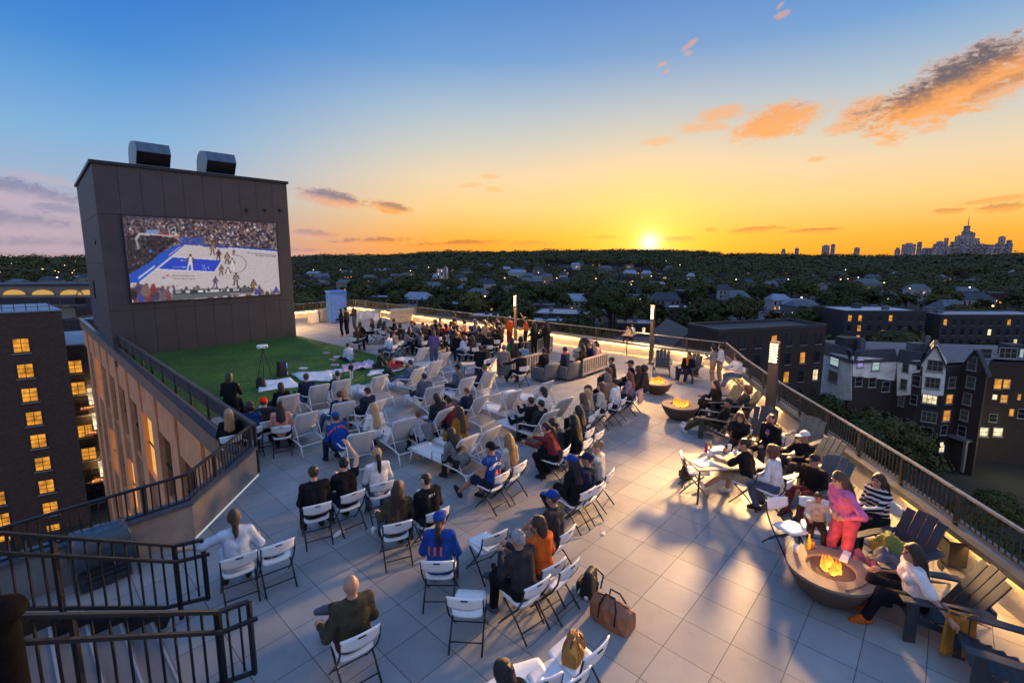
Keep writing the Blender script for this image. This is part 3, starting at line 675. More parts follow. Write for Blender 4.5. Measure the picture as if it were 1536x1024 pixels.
# covered unit behind the steps
p = at(158, 868)
o = empty('covered_unit', 'dark equipment cabinet under a crumpled clear sheet behind the steps', 'cabinet', p, GA)
mb = MB(); mb.box(-.3, .3, -.22, .22, .03, .78); mb.build('cabinet', mat('cabinet_blue', (.025, .035, .045), .4, .2, 4), o, bevel=.01)
mb = MB()
for k in range(7): mb.box(-.24, .24, -.226, -.221, .14 + k * .08, .18 + k * .08)
mb.build('louvre', M_black, o)
mb = MB(); gg = random.Random(2); n = 13; grid = []
for i in range(n):
    row = []
    for j in range(n):
        a, b = (i / (n - 1) - .5) * .9, (j / (n - 1) - .5) * .8
        z = .80 - max(0, abs(a) - .31) * 2.6 - max(0, abs(b) - .24) * 2.6 + gg.uniform(-.01, .01); a = max(-.36, min(.36, a)); b = max(-.28, min(.28, b))
        row.append((a + gg.uniform(-.015, .015), b + gg.uniform(-.015, .015), z))
    grid.append(row)
mb.sheet(grid, .006); mb.build('cover', mat('plastic_sheet', (.045, .065, .085), .25, .2, 6, .3, 20), o, True)
# ================================================================== THE TOWN BELOW
STREET = -28.0
_tl = [(-60, 390), (130, 390), (300, 390), (440, 389), (560, 386), (640, 382), (760, 379), (870, 379), (975, 377), (1050, 381), (1090, 386), (1140, 385), (1300, 386), (1400, 386), (1536, 386), (1700, 386)]
_az = [math.degrees(atan2(ray(x, y)[0], ray(x, y)[1])) for x, y in _tl]
_cz = [max(-26, (384.4 - y) / 710 * 1750 / max(.6, cos(R(a))) ** .6 + 4.85 - 20) for (x, y), a in zip(_tl, _az)]
_gt = np.random.default_rng(11); _ph = _gt.uniform(0, 6.28, 12)
def ground_z(x, y):
    r = np.hypot(x, y); a = np.degrees(np.arctan2(x, y))
    c = np.interp(a, _az, _cz)
    k = np.clip((r - 330) / (1750 - 330), 0, 1); k = k * k * (3 - 2 * k) * .62 + k * .38
    z = STREET + (c - STREET) * k
    und = 4.0 * (np.sin(x * .006 + _ph[0]) * np.sin(y * .005 + _ph[1]) + .6 * np.sin(x * .013 + _ph[2] + y * .004)) * np.clip((r - 300) / 700, 0, 1)
    far = np.clip((r - 1900) / 2500, 0, 1)
    return (z + und) * (1 - far) - 40 * far
M_earth = mat('dark_ground', (.018, .020, .014), .95, .3, .02, uvw='Object')
na, nr = 150, 70
rr = np.concatenate([[0.5, 30], np.geomspace(60, 30000, nr - 2)]); aa = np.radians(np.linspace(-85, 85, na))
RR, AA = np.meshgrid(rr, aa, indexing='ij'); GX, GY = RR * np.sin(AA), RR * np.cos(AA); GZ = ground_z(GX, GY)
mb = MB(); mb.v = [tuple(p) for p in np.stack([GX, GY, GZ], -1).reshape(-1, 3)]
mb.f = [(i * na + j, i * na + j + 1, (i + 1) * na + j + 1, (i + 1) * na + j) for i in range(nr - 1) for j in range(na - 1)]; mb.m = [0] * len(mb.f)
tag(mb.build('ground', M_earth, smooth=True), kind='structure')

# ---------------------------------------------------------------- materials of the town
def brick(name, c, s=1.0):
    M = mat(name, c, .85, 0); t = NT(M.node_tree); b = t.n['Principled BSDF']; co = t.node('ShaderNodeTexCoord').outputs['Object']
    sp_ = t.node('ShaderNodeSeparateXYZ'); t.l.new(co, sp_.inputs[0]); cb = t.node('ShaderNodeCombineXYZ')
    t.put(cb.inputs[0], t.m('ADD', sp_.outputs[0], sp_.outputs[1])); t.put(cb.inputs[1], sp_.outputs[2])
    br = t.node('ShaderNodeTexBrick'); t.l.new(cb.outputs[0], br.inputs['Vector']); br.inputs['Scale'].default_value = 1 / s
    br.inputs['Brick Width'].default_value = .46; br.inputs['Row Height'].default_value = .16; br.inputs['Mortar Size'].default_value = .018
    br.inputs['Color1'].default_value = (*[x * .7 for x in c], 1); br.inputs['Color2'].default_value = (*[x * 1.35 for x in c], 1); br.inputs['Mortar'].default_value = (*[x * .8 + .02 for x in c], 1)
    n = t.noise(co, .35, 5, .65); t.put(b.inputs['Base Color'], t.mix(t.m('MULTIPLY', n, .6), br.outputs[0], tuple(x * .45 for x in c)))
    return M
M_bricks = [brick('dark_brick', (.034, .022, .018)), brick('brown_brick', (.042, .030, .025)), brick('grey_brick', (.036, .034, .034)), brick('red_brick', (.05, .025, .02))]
M_stucco = mat('pale_stucco', (.80, .74, .64), .85, .22, .7, .2, 8)
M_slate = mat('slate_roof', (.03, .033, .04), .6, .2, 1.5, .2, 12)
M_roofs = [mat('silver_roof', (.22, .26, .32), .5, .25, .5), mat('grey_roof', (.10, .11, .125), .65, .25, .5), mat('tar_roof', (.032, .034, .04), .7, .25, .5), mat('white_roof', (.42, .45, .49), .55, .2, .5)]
M_sid = [mat('cream_siding', (.2, .18, .15), .8, .12, .6), mat('grey_siding', (.12, .12, .13), .8, .12, .6), mat('white_siding', (.34, .34, .34), .8, .1, .6)]
W_lit = [roomglow('warm_window', (1, .40, .05), .85), roomglow('amber_window', (1, .42, .07), .8), roomglow('pale_window', (1, .82, .5), 1.1), glowmat('cool_window', (.62, .85, .85), .55), glowmat('violet_window', (.55, .42, 1), .6), glowmat('red_window', (.5, .05, .03), .12), glowmat('sheen_window', (.30, .35, .42), .04)]  # last pane: faint bluish glow put in for reflections on unlit glass
M_frame = mat('window_frame', (.26, .25, .24), .7, .1); M_winframe_dark = mat('dark_frame', (.03, .028, .026), .6, .1)
def window_on(o, c, ax, n, w_, h_, pane, cols=1, rows_=2, frame=None):
    """a framed window standing on a wall: centre c, along-wall axis ax, outward normal n"""
    ax = Vector(ax).normalized(); n = Vector(n).normalized(); Zv = Vector((0, 0, 1)); c = Vector(c); mb = MB(); t = min(.09, w_ * .07)
    for s_ in (-1, 1):
        mb.ob(c + ax * s_ * (w_ / 2) + n * .03, ax, n, Zv, t / 2, .05, h_ / 2 + t / 2); mb.ob(c + Zv * s_ * (h_ / 2 + t) + n * .03, ax, n, Zv, w_ / 2 + t / 2, .055, t / 2)
    for k in range(1, cols): mb.ob(c + ax * (k / cols - .5) * w_ + n * .025, ax, n, Zv, t * .32, .03, h_ / 2)
    for k in range(1, rows_): mb.ob(c + Zv * (k / rows_ - .5) * h_ + n * .0245, ax, n, Zv, w_ / 2, .03, t * .32)
    f = mb.build('window', frame or M_winframe_dark, o)
    mb = MB(); mb.ob(c + n * .012, ax, n, Zv, w_ / 2, .012, h_ / 2); mb.build('pane', pane, f)
    mb = MB(); mb.ob(c - Zv * (h_ / 2 + t * 2.2) + n * .06, ax, n, Zv, w_ / 2 + t * 1.5, .09, t * .6); mb.build('sill', M_frame, f)
    return f
def plane_hit(px, py, p, q):
    r_ = Vector(ray(px, py)); n = Vector((q[1] - p[1], -(q[0] - p[0]), 0)); t = (n.x * p[0] + n.y * p[1]) / (n.x * r_.x + n.y * r_.y)
    return Vector((r_.x * t, r_.y * t, H + r_.z * t))

# ---------------------------------------------------------------- brick block on the left, lit windows
o = empty('apartment_block', 'dark brick apartment block with a column of lit six-pane windows, on the far left', 'building')
pa, pb = at_depth(92, 466, 55), at_depth(0, 471, 52.4); pb = pa + (pb - pa) * 2.2; ztop = pa.z
d_ = (pa - pb); d_.z = 0; d_.normalize(); nn = Vector((d_.y, -d_.x, 0))
ins = -nn
vd = Vector((pa.x, pa.y, 0)).normalized(); ins = (vd * .98 - d_ * .12).normalized()
quad = [pb, pa, pa + ins * 12, pb + ins * 12]
mb = MB(); mb.prism([(q.x, q.y) for q in quad], STREET, ztop); mb.build('wall', brick('warm_brick', (.085, .046, .032)), o)
mb = MB(); mb.prism([(q.x, q.y) for q in (pb + nn * .1, pa + nn * .1 + d_ * .1, pa + ins * 12, pb + ins * 12)], ztop + .003, ztop + .14); mb.build('coping', mat('blue_coping', (.2, .27, .34), .4, .15, 2, metal=.3), o)
mb = MB()
for s_ in np.linspace(0, 1, 12): q = pb.lerp(pa - d_ * .4, s_); mb.box(q.x - .03, q.x + .03, q.y + .5, q.y + .56, ztop + .1, ztop + 1.1)
a_, b_ = Vector(pb) + Vector((0, .53, 1.1)), Vector(pa) - d_ * .4 + Vector((0, .53, 1.1)); mb.beam(a_, b_, .05, .05); mb.beam(a_ - Vector((0, 0, .5)), b_ - Vector((0, 0, .5)), .04, .04); mb.build('roof_railing', M_black, o)
for (px, py) in ((32, 518), (38.5, 556), (45, 592), (51.5, 627), (58, 661), (64.5, 695), (70, 729), (76, 762), (82, 795), (88, 827), (-4, 748), (3, 780), (9, 812)):
    c = plane_hit(px, py, pb, pa); window_on(o, c, d_, nn, 1.38, 1.5, W_lit[0], 2, 3)
ob2 = empty('apartment_block', 'set-back brick wing with lit windows and glowing balconies beside the peach stone facade', 'building')
qa, qb = at_depth(148, 524, 60), at_depth(88, 520, 58); qd = (qa - qb); qd.z = 0; qd.normalize(); qn = Vector((qd.y, -qd.x, 0)); zt2 = qb.z
qb2 = qb - qd * 4; qa2 = qa + qd * 3.2
mb = MB(); mb.prism([(q.x, q.y) for q in (qb2, qa2, qa2 - qn * 14, qb2 - qn * 14)], STREET, zt2); mb.build('wall', M_bricks[1], ob2)
mb = MB(); mb.prism([(q.x, q.y) for q in (qb2, qa2 + qn * .1, qa2 - qn * 14, qb2 - qn * 14)], zt2 + .003, zt2 + .2); mb.build('roof', M_roofs[0], ob2)
for (px, py, li) in ((112, 550, 0), (117, 582, 0), (122, 613, -1), (128, 646, 0), (133.5, 680, 0), (139, 712, -1), (144, 744, -1)):
    window_on(ob2, plane_hit(px, py, qb, qa), qd, qn, 1.45, 1.5, W_lit[0] if li == 0 else M_glassdark, 2, 3)
for (px, py) in ((140, 594), (147, 631), (156, 702)):
    c = plane_hit(px, py, qb, qa)
    window_on(ob2, c, qd, qn, 1.1, 2.2, W_lit[2], 2, 1)
    mb = MB(); mb.ob(c + qn * .55 - Vector((0, 0, 1.35)), qd, qn, (0, 0, 1), 1.25, .55, .1); bal = mb.build('balcony', M_stone, ob2)
    mb = MB()
    for k in range(9): mb.ob(c + qn * 1.08 + qd * (k / 8 - .5) * 2.4 - Vector((0, 0, .75)), qd, qn, (0, 0, 1), .018, .018, .5)
    mb.ob(c + qn * 1.08 - Vector((0, 0, .24)), qd, qn, (0, 0, 1), 1.24, .03, .03); mb.build('balustrade', M_black, bal)
    point('balcony_light', c + qn * .5 + Vector((0, 0, .7)), 260, (1, .62, .22), .15)

# ---------------------------------------------------------------- long building with uplit arches, far left
o = empty('arcade_building', 'long pale building with glowing uplit arches beyond the brick block', 'building')
pa, pb = at_depth(138, 428, 128), at_depth(-60, 434, 122); d_ = pa - pb; d_.z = 0; d_.normalize(); nn = Vector((d_.y, -d_.x, 0)); zt3 = pa.z
mb = MB(); mb.prism([(q.x, q.y) for q in (pb, pa, pa - nn * 12, pb - nn * 12)], STREET, zt3); mb.build('wall', M_sid[0], o)
mb = MB(); mb.prism([(q.x, q.y) for q in (pb, pa + nn * .5, pa - nn * 12, pb - nn * 12)], zt3 + .003, zt3 + .5); mb.build('roof', M_slate, o)
for px in (22, 65, 107, 133, -20):
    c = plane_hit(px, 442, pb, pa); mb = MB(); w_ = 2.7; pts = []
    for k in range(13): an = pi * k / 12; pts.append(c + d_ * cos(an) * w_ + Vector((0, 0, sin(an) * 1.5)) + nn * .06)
    mb.quad(*pts); arch = mb.build('arch', glowmat('arch_glow', (1, .60, .16), .6) if px == 22 else bpy.data.materials['arch_glow'], o)  # wall-wash light put in as a glowing arch face, no lamp below
    mb = MB(); mb.tube([q + nn * .05 for q in pts], .16, 6); mb.build('arch_rim', M_stone2, arch)
    mb = MB(); mb.ob(c - Vector((0, 0, 1.6)) + nn * .1, d_, nn, (0, 0, 1), 3.2, .1, .9); mb.build('opening', M_glassdark, o)
    mb = MB(); mb.ob(c - Vector((0, 0, 2.9)) + nn * .3, d_, nn, (0, 0, 1), 4.4, .4, .25); mb.build('balcony', M_sid[0], o)

# ---------------------------------------------------------------- generic town building
BLD = []      # footprints (x, y, radius) so that trees keep clear
def town_building(label, px0, px1, ytop, h, depth, wallm, roofm, lit=(), yaw=0.0, group=None, floors=3, win=True, gable=False, base=None, chim=True, Yd=None):
    """stands on the street; its near roof edge is seen from px0 to px1 at row ytop"""
    z0 = STREET if base is None else base
    zt = z0 + h; r0 = ray((px0 + px1) / 2, ytop); t_ = (zt - H) / r0[2]
    Yc = r0[1] * t_ if Yd is None else Yd
    a, b = at_depth(px0, ytop, Yc), at_depth(px1, ytop, Yc)
    if Yd is not None: zt = a.z; h = zt - z0
    wd = (b - a).length; o = empty('town_house' if gable else 'town_building', label, 'house' if gable else 'building', ((a.x + b.x) / 2, Yc, z0), -yaw, group)
    BLD.append(((a.x + b.x) / 2, Yc + depth / 2, max(wd, depth) / 2 + 3))
    w2 = wd / 2; mb = MB()
    if gable == 'front':
        rz = h + w2 * .95
        i = len(mb.v); mb.quad((-w2, 0, 0), (w2, 0, 0), (w2, 0, h), (0, 0, rz), (-w2, 0, h)); mb.quad((w2, depth, 0), (-w2, depth, 0), (-w2, depth, h), (0, depth, rz), (w2, depth, h))
        mb.quad((-w2, depth, 0), (-w2, 0, 0), (-w2, 0, h), (-w2, depth, h)); mb.quad((w2, 0, 0), (w2, depth, 0), (w2, depth, h), (w2, 0, h)); mb.build('wall', wallm, o)
        mb = MB()
        for s_ in (-1, 1):
            e = Vector((s_ * (w2 + .35), 0, h - .33)); t2 = Vector((0, 0, rz + .02)); n_ = Vector((s_ * (rz - h), 0, w2)).normalized() * .18
            mb.hexa([e + Vector((0, -.3, 0)), e + Vector((0, depth + .3, 0)), t2 + Vector((0, depth + .3, 0)), t2 + Vector((0, -.3, 0)), e + n_ + Vector((0, -.3, 0)), e + n_ + Vector((0, depth + .3, 0)), t2 + n_ + Vector((0, depth + .3, 0)), t2 + n_ + Vector((0, -.3, 0))])
        mb.build('roof', roofm, o)
    elif gable:
        rz = h + depth * .32
        mb.box(-w2, w2, 0, depth, 0, h); mb.build('wall', wallm, o)
        mb = MB(); e = .4
        P = [(-w2 - e, -e, h - .1), (w2 + e, -e, h - .1), (w2 + e, depth + e, h - .1), (-w2 - e, depth + e, h - .1), (-w2 + depth * .18, depth / 2, rz), (w2 - depth * .18, depth / 2, rz)]
        mb.quad(P[0], P[1], P[5], P[4]); mb.quad(P[2], P[3], P[4], P[5]); mb.quad(P[1], P[2], P[5]); mb.quad(P[3], P[0], P[4]); mb.quad(P[3], P[2], P[1], P[0]); mb.build('roof', roofm, o)
    else:
        mb.box(-w2, w2, 0, depth, 0, h); mb.build('wall', wallm, o)
        mb = MB(); mb.box(-w2 + .25, w2 - .25, .25, depth - .25, h + .003, h + .06); rf = mb.build('roof', roofm, o)
        mb = MB()
        for x0, x1, y0, y1 in ((-w2 - .05, w2 + .05, -.05, .25), (-w2 - .05, w2 + .05, depth - .25, depth + .05), (-w2 - .05, -w2 + .25, .25, depth - .25), (w2 - .25, w2 + .05, .25, depth - .25)): mb.box(x0, x1, y0, y1, h + .003, h + .45)
        mb.build('parapet', M_roofs[2] if wallm is not M_stucco else M_roofs[1], o)
        if chim:
            g2 = random.Random(int(px0 * 7 + ytop)); 
            for k in range(2 if wd > 9 else 1):
                cx, cy = g2.uniform(-w2 + 1.2, w2 - 1.2), g2.uniform(depth * .35, depth * .8); s_ = g2.uniform(.5, 1.3)
                mb = MB(); mb.box(cx - s_, cx + s_, cy - s_ * .8, cy + s_ * .8, h + .05, h + g2.uniform(1.0, 2.4)); mb.build('roof_unit', g2.choice([M_roofs[1], wallm, M_roofs[2]]), rf)
    if win:
        n = max(2, int(wd / 2.6)); fl_ = max(2, int(h / 3.0)); g3 = random.Random(int(px1 * 3 + ytop))
        for k in range(n):
            for f in range(fl_):
                z = h - 1.75 - f * 2.9
                if z < 1 or f > floors: continue
                pn = M_glassdark
                if (k, f) in lit or g3.random() < .10: pn = g3.choice(W_lit[:3])
                window_on(o, ((k + .5) / n * wd - w2, 0, z), (1, 0, 0), (0, -1, 0), 1.05, 1.6, pn)
    return o
TB = town_building
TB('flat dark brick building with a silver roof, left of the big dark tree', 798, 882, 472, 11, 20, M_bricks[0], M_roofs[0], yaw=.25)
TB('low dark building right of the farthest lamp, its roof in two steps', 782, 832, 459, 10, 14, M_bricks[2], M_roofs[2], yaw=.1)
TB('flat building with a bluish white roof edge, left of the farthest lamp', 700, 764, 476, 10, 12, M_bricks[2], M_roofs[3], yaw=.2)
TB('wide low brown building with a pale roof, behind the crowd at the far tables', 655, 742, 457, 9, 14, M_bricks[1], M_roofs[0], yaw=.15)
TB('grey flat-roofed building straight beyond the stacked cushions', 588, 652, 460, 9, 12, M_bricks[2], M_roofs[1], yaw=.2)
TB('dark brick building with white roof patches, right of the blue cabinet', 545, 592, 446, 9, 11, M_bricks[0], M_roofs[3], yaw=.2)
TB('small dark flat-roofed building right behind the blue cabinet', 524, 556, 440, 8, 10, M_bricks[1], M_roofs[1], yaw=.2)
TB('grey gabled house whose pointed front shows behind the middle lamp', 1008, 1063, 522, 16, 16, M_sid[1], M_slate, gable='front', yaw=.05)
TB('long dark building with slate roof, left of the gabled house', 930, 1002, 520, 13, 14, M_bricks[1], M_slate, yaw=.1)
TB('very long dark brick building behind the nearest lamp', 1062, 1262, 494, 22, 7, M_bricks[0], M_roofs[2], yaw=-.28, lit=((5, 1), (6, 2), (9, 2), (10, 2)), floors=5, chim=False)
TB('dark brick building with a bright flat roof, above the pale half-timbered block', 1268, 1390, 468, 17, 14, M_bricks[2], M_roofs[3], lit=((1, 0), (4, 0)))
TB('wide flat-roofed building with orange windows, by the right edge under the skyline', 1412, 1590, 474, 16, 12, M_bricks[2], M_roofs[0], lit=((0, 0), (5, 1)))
TB('small white house with a lit porch, between the dark trees right of the middle lamp', 1160, 1188, 450, 8, 10, M_sid[2], M_roofs[0], gable=True, lit=((0, 1), (1, 1)))
TB('silver-roofed cottage beside the white house with the lit porch', 1186, 1222, 458, 7, 10, M_sid[1], M_roofs[0], gable=True)
TB('cream house with two chimneys right of the middle lamp', 1140, 1184, 470, 8, 9, M_sid[0], M_roofs[1])
TB('pale roofed shed just left of the middle lamp head', 935, 972, 448, 7, 16, M_sid[1], M_roofs[3])
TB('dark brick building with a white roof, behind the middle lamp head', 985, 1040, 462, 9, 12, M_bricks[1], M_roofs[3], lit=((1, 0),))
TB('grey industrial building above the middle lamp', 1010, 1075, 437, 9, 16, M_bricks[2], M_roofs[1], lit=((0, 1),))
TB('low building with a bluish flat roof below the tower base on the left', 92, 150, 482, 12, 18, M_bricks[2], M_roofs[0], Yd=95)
TB('second bluish flat roof on the left, between the arcade and the stone facade', 112, 152, 462, 12, 10, M_bricks[1], M_roofs[0], Yd=110)
TB('white-fronted lit villa high on the wooded slope', 655, 670, 403, 9, 9, M_sid[2], M_roofs[1], lit=((0, 0), (1, 0), (0, 1)), base=-15)
TB('yellow-lit low house among the trees left of the farthest lamp', 520, 548, 428, 7, 9, M_sid[0], M_roofs[1], lit=((0, 0),), base=-27)

# ---------------------------------------------------------------- pale half-timbered apartment block on the right
tb = empty('apartment_building', 'pale stucco and dark brick apartment building with a pointed gable, lit windows', 'building')
V2 = lambda px, Y: Vector((ray(px, 540)[0] / ray(px, 540)[1] * Y, Y, 0))
FP = [V2(1229, 82), V2(1278, 73.5), V2(1345, 75), V2(1381, 72), V2(1421, 70), V2(1445, 70.6), V2(1483, 67.5), V2(1486, 73), V2(1640, 70)]
EZ = at_depth(1300, 541, 74.2).z
back = [FP[-1] + Vector((3, 15, 0)), FP[0] + Vector((6, 9, 0))]
mb = MB(); mb.prism([(p.x, p.y) for p in FP + back], STREET, EZ); mb.build('wall', M_bricks[0], tb)
mb = MB(); mb.prism([(p.x * 1.012, p.y * 1.012) for p in FP] + [(p.x, p.y) for p in back], EZ + .35, EZ + .4); rf = mb.build('roof', M_roofs[1], tb)
facn = lambda i: Vector((FP[i + 1].y - FP[i].y, -(FP[i + 1].x - FP[i].x), 0)).normalized()
def panel(i, pts, m, name='stucco_panel', th=.06):
    p, q = FP[i], FP[i + 1]; n = facn(i); P3 = [plane_hit(x, y, p, q) for x, y in pts]
    mb = MB(); k = len(P3); mb.quad(*[v_ + n * th for v_ in P3]); mb.quad(*P3[::-1])
    for j in range(k): mb.quad(P3[j], P3[(j + 1) % k], P3[(j + 1) % k] + n * th, P3[j] + n * th)
    return mb.build(name, m, tb)
panel(0, [(1230, 600), (1277.5, 600), (1277.5, 534), (1230, 526)], M_stucco)
panel(1, [(1278.5, 564), (1344.5, 571), (1344.5, 539), (1278.5, 534)], M_stucco)
panel(2, [(1345.5, 593), (1366, 592), (1368, 560), (1380, 558), (1380.5, 540), (1345.5, 541)], M_stucco)
panel(3, [(1382, 593), (1415, 593), (1420.5, 541), (1406, 516), (1385, 540)], M_stucco)
for i, (x0, x1, y0, y1) in {0: (1229, 1279, 517, 530), 1: (1277, 1346, 520, 537), 2: (1344, 1382, 522, 541)}.items():
    p, q = FP[i], FP[i + 1]; n = facn(i); a, b = p + n * .25, q + n * .25
    mb = MB(); mb.hexa([Vector((a.x, a.y, EZ - .25)), Vector((b.x, b.y, EZ - .25)), Vector((q.x, q.y, EZ - .25)) - n * .3, Vector((p.x, p.y, EZ - .25)) - n * .3] + [Vector((v_.x, v_.y, EZ + 1.7)) - n * k for v_, k in ((a, .7), (b, .7), (q, 1.4), (p, 1.4))])
    mb.build('mansard_roof', M_slate, tb)
def gable_roof(i, apex, zb, m_w, dp=7):
    p, q = FP[i], FP[i + 1]; n = facn(i); c = (p + q) / 2; ap = plane_hit(*apex, p, q); A = Vector((c.x, c.y, ap.z))
    if m_w:
        mb = MB(); mb.quad(Vector((p.x, p.y, zb)) + n * .05, Vector((q.x, q.y, zb)) + n * .05, A + n * .05); mb.quad(Vector((q.x, q.y, zb)) - n * .3, Vector((p.x, p.y, zb)) - n * .3, A - n * .3); mb.build('gable', m_w, tb)
    for e in (p, q):
        e3 = Vector((e.x, e.y, zb)); o2 = (e3 - A).normalized() * .5; up = (A - e3).cross(n); up = up if up.z > 0 else -up; up = up.normalized() * .22
        f = n * .35; bk = -n * dp
        mb = MB(); mb.hexa([e3 + o2 + f, A + f, A + bk, e3 + o2 + bk, e3 + o2 + f + up, A + f + up, A + bk + up, e3 + o2 + bk + up]); mb.build('gable_roof', M_slate, tb)
gable_roof(3, (1404, 519), EZ - .3, M_stucco); gable_roof(5, (1464, 525), EZ - .4, M_bricks[1], .5)
for i, ws in {0: ((630, 385, 3, 40, 50), (622, 462, 6, 42, 48)), 1: ((748, 397, 4, 26, 40), (822, 408, 3, 30, 46), (740, 485, -1, 30, 42), (805, 490, -1, 30, 42), (870, 510, -1, 30, 44)),
              2: ((970, 418, -1, 24, 46), (1035, 410, -1, 16, 36), (960, 500, 6, 26, 48), (1020, 482, -1, 32, 44), (948, 580, 6, 24, 44), (1008, 572, -1, 26, 40)),
              3: ((1110, 411, 6, 58, 46), (1097, 493, 6, 54, 46), (1083, 571, 2, 54, 36), (1080, 655, 6, 56, 42), (1066, 730, -1, 50, 44), (1050, 800, 6, 46, 40)),
              4: ((1187, 490, 6, 24, 42), (1174, 570, 0, 22, 38), (1161, 650, 0, 24, 46), (1148, 718, -1, 22, 40), (1138, 800, 2, 18, 44)),
              5: ((1290, 400, 6, 30, 56), (1283, 490, 6, 30, 46), (1266, 570, 6, 28, 46), (1252, 648, 6, 28, 42), (1240, 724, -1, 28, 42)),
              7: ((1408, 497, 0, 24, 40), (1450, 497, 1, 22, 36), (1393, 560, 2, 16, 20), (1437, 568, 1, 22, 30), (1473, 634, 0, 14, 28), (1325, 726, 2, 50, 36), (1408, 728, 2, 30, 34), (1385, 660, 6, 26, 30), (1457, 350, 6, 56, 40), (1522, 350, 3, 12, 34), (1350, 352, -1, 40, 40), (1523, 640, -1, 24, 36), (1510, 560, 1, 10, 24))}.items():
    p, q = FP[i], FP[i + 1]; ax = (q - p).normalized(); n = facn(i)
    for (x, y, li, ww, hh) in ws:
        ww, hh = ww * .72, hh * .78; c = plane_hit(1056 + x / 3.2, 420 + y / 3.2, p, q); k = (c - Vector((0, 0, H))).length / 710
        fw = abs(ax.dot(Vector((cos(math.atan2(c.x, c.y)), -sin(math.atan2(c.x, c.y)), 0))))
        hgt = hh / 3.2 * k; wid = ww / 3.2 * k / max(.4, fw)
        window_on(tb, c + n * .07, ax, n, min(wid, 2.4), hgt, M_glassdark if li < 0 else W_lit[li], 3 if ww > 36 else 1, 2, M_frame)
e = plane_hit(1056 + 1215 / 3.2, 420 + 805 / 3.2, FP[5], FP[6]); n = facn(5)
mb = MB(); mb.ob(e + n * .6 + Vector((0, 0, 1.8)), (FP[6] - FP[5]), n, (0, 0, 1), 1.9, .6, .15); ax = (FP[6] - FP[5]).normalized()
for s_ in (-1, 1): mb.ob(e + n * 1.0 + ax * s_ * 1.7 - Vector((0, 0, .6)), ax, n, (0, 0, 1), .18, .18, 2.4)
mb.build('porch', M_sid[1], tb)
for (fi, bk_, s_, h_) in ((1, 5.0, 1.6, 2.6), (0, 4.0, .5, 2.4), (4, 6.0, 1.0, 2.2), (2, 4.5, .3, 3.5), (1, 2.6, .25, 2.8), (7, 6, 1.3, 1.8)):
    z = EZ + .402; p = (FP[fi] + FP[fi + 1]) / 2 - facn(fi) * bk_; mb = MB(); mb.box(p.x - s_, p.x + s_, p.y - s_ * .7, p.y + s_ * .7, z, z + h_); mb.build('roof_unit', M_roofs[2] if s_ > 1.2 else M_roofs[1], rf)
point('yard_light', FP[8] + Vector((-14, -5, STREET + 5.5)) * 1.0, 900, (1, .78, .3), .3)
BLD.append((62, 80, 26))

# ---------------------------------------------------------------- skyline on the horizon
def sky_mat(name, c, s):
    M = mat(name, c, .35, 0, metal=.0, spec=.6); t = NT(M.node_tree); b = t.n['Principled BSDF']; co = t.node('ShaderNodeTexCoord').outputs['Object']
    br = t.node('ShaderNodeTexBrick'); sp_ = t.node('ShaderNodeSeparateXYZ'); t.l.new(co, sp_.inputs[0]); cb = t.node('ShaderNodeCombineXYZ'); t.put(cb.inputs[0], t.m('ADD', sp_.outputs[0], sp_.outputs[1])); t.put(cb.inputs[1], sp_.outputs[2])
    fx = t.m('FLOOR', t.m('DIVIDE', cb.inputs[0].links[0].from_socket, 5)); fz = t.m('FLOOR', t.m('DIVIDE', sp_.outputs[2], 5.5)); cc = t.node('ShaderNodeCombineXYZ'); t.put(cc.inputs[0], fx); t.put(cc.inputs[1], fz)
    wn = t.node('ShaderNodeTexWhiteNoise', noise_dimensions='2D'); t.l.new(cc.outputs[0], wn.inputs['Vector'])
    b.inputs['Emission Color'].default_value = (1, .72, .42, 1); t.put(b.inputs['Emission Strength'], t.m('MULTIPLY', t.m('GREATER_THAN', wn.outputs['Value'], .78), s))
    t.put(b.inputs['Base Color'], t.ramp(wn.outputs['Value'], [(0, tuple(x * .7 for x in c)), (1, tuple(x * 1.3 for x in c))])); t.n.remove(br)
    return M
M_sk = [sky_mat('tower_glass', (.10, .12, .18), .1), sky_mat('tower_stone', (.17, .16, .19), .1)]
SKD = 2750.0
SK = [(920, 941, 228), (959, 1010, 212), (1027, 1045, 202), (1100, 1125, 210), (1120, 1148, 200), (1157, 1173, 183), (1183, 1205, 200), (1212, 1246, 173), (1226, 1262, 190), (1247, 1280, 124), (1262, 1296, 157), (1264, 1300, 186), (1300, 1324, 183), (1322, 1350, 212), (1352, 1376, 216), (1374, 1396, 214),
      (1402, 1420, 208), (1420, 1444, 176), (1453, 1480, 192), (570, 601, 219), (612, 629, 212), (372, 392, 234), (438, 455, 231), (724, 746, 229), (1046, 1100, 230), (1150, 1182, 226)]
SKL = {9: 'tallest skyscraper of the distant skyline, with a thin spire', 17: 'slim curved-looking skyscraper near the right end of the distant skyline', 18: 'last broad skyscraper at the right end of the distant skyline', 7: 'broad stepped skyscraper just left of the tallest one on the horizon', 10: 'skyscraper shoulder just right of the tallest one on the horizon', 5: 'narrow skyscraper standing alone left of the main skyline cluster', 2: 'slim skyscraper third from the left end of the main skyline', 1: 'wide block near the left end of the main skyline', 20: 'slim tower of the lonely pair on the horizon right of the sun', 19: 'wide tower of the lonely pair on the horizon right of the sun'}
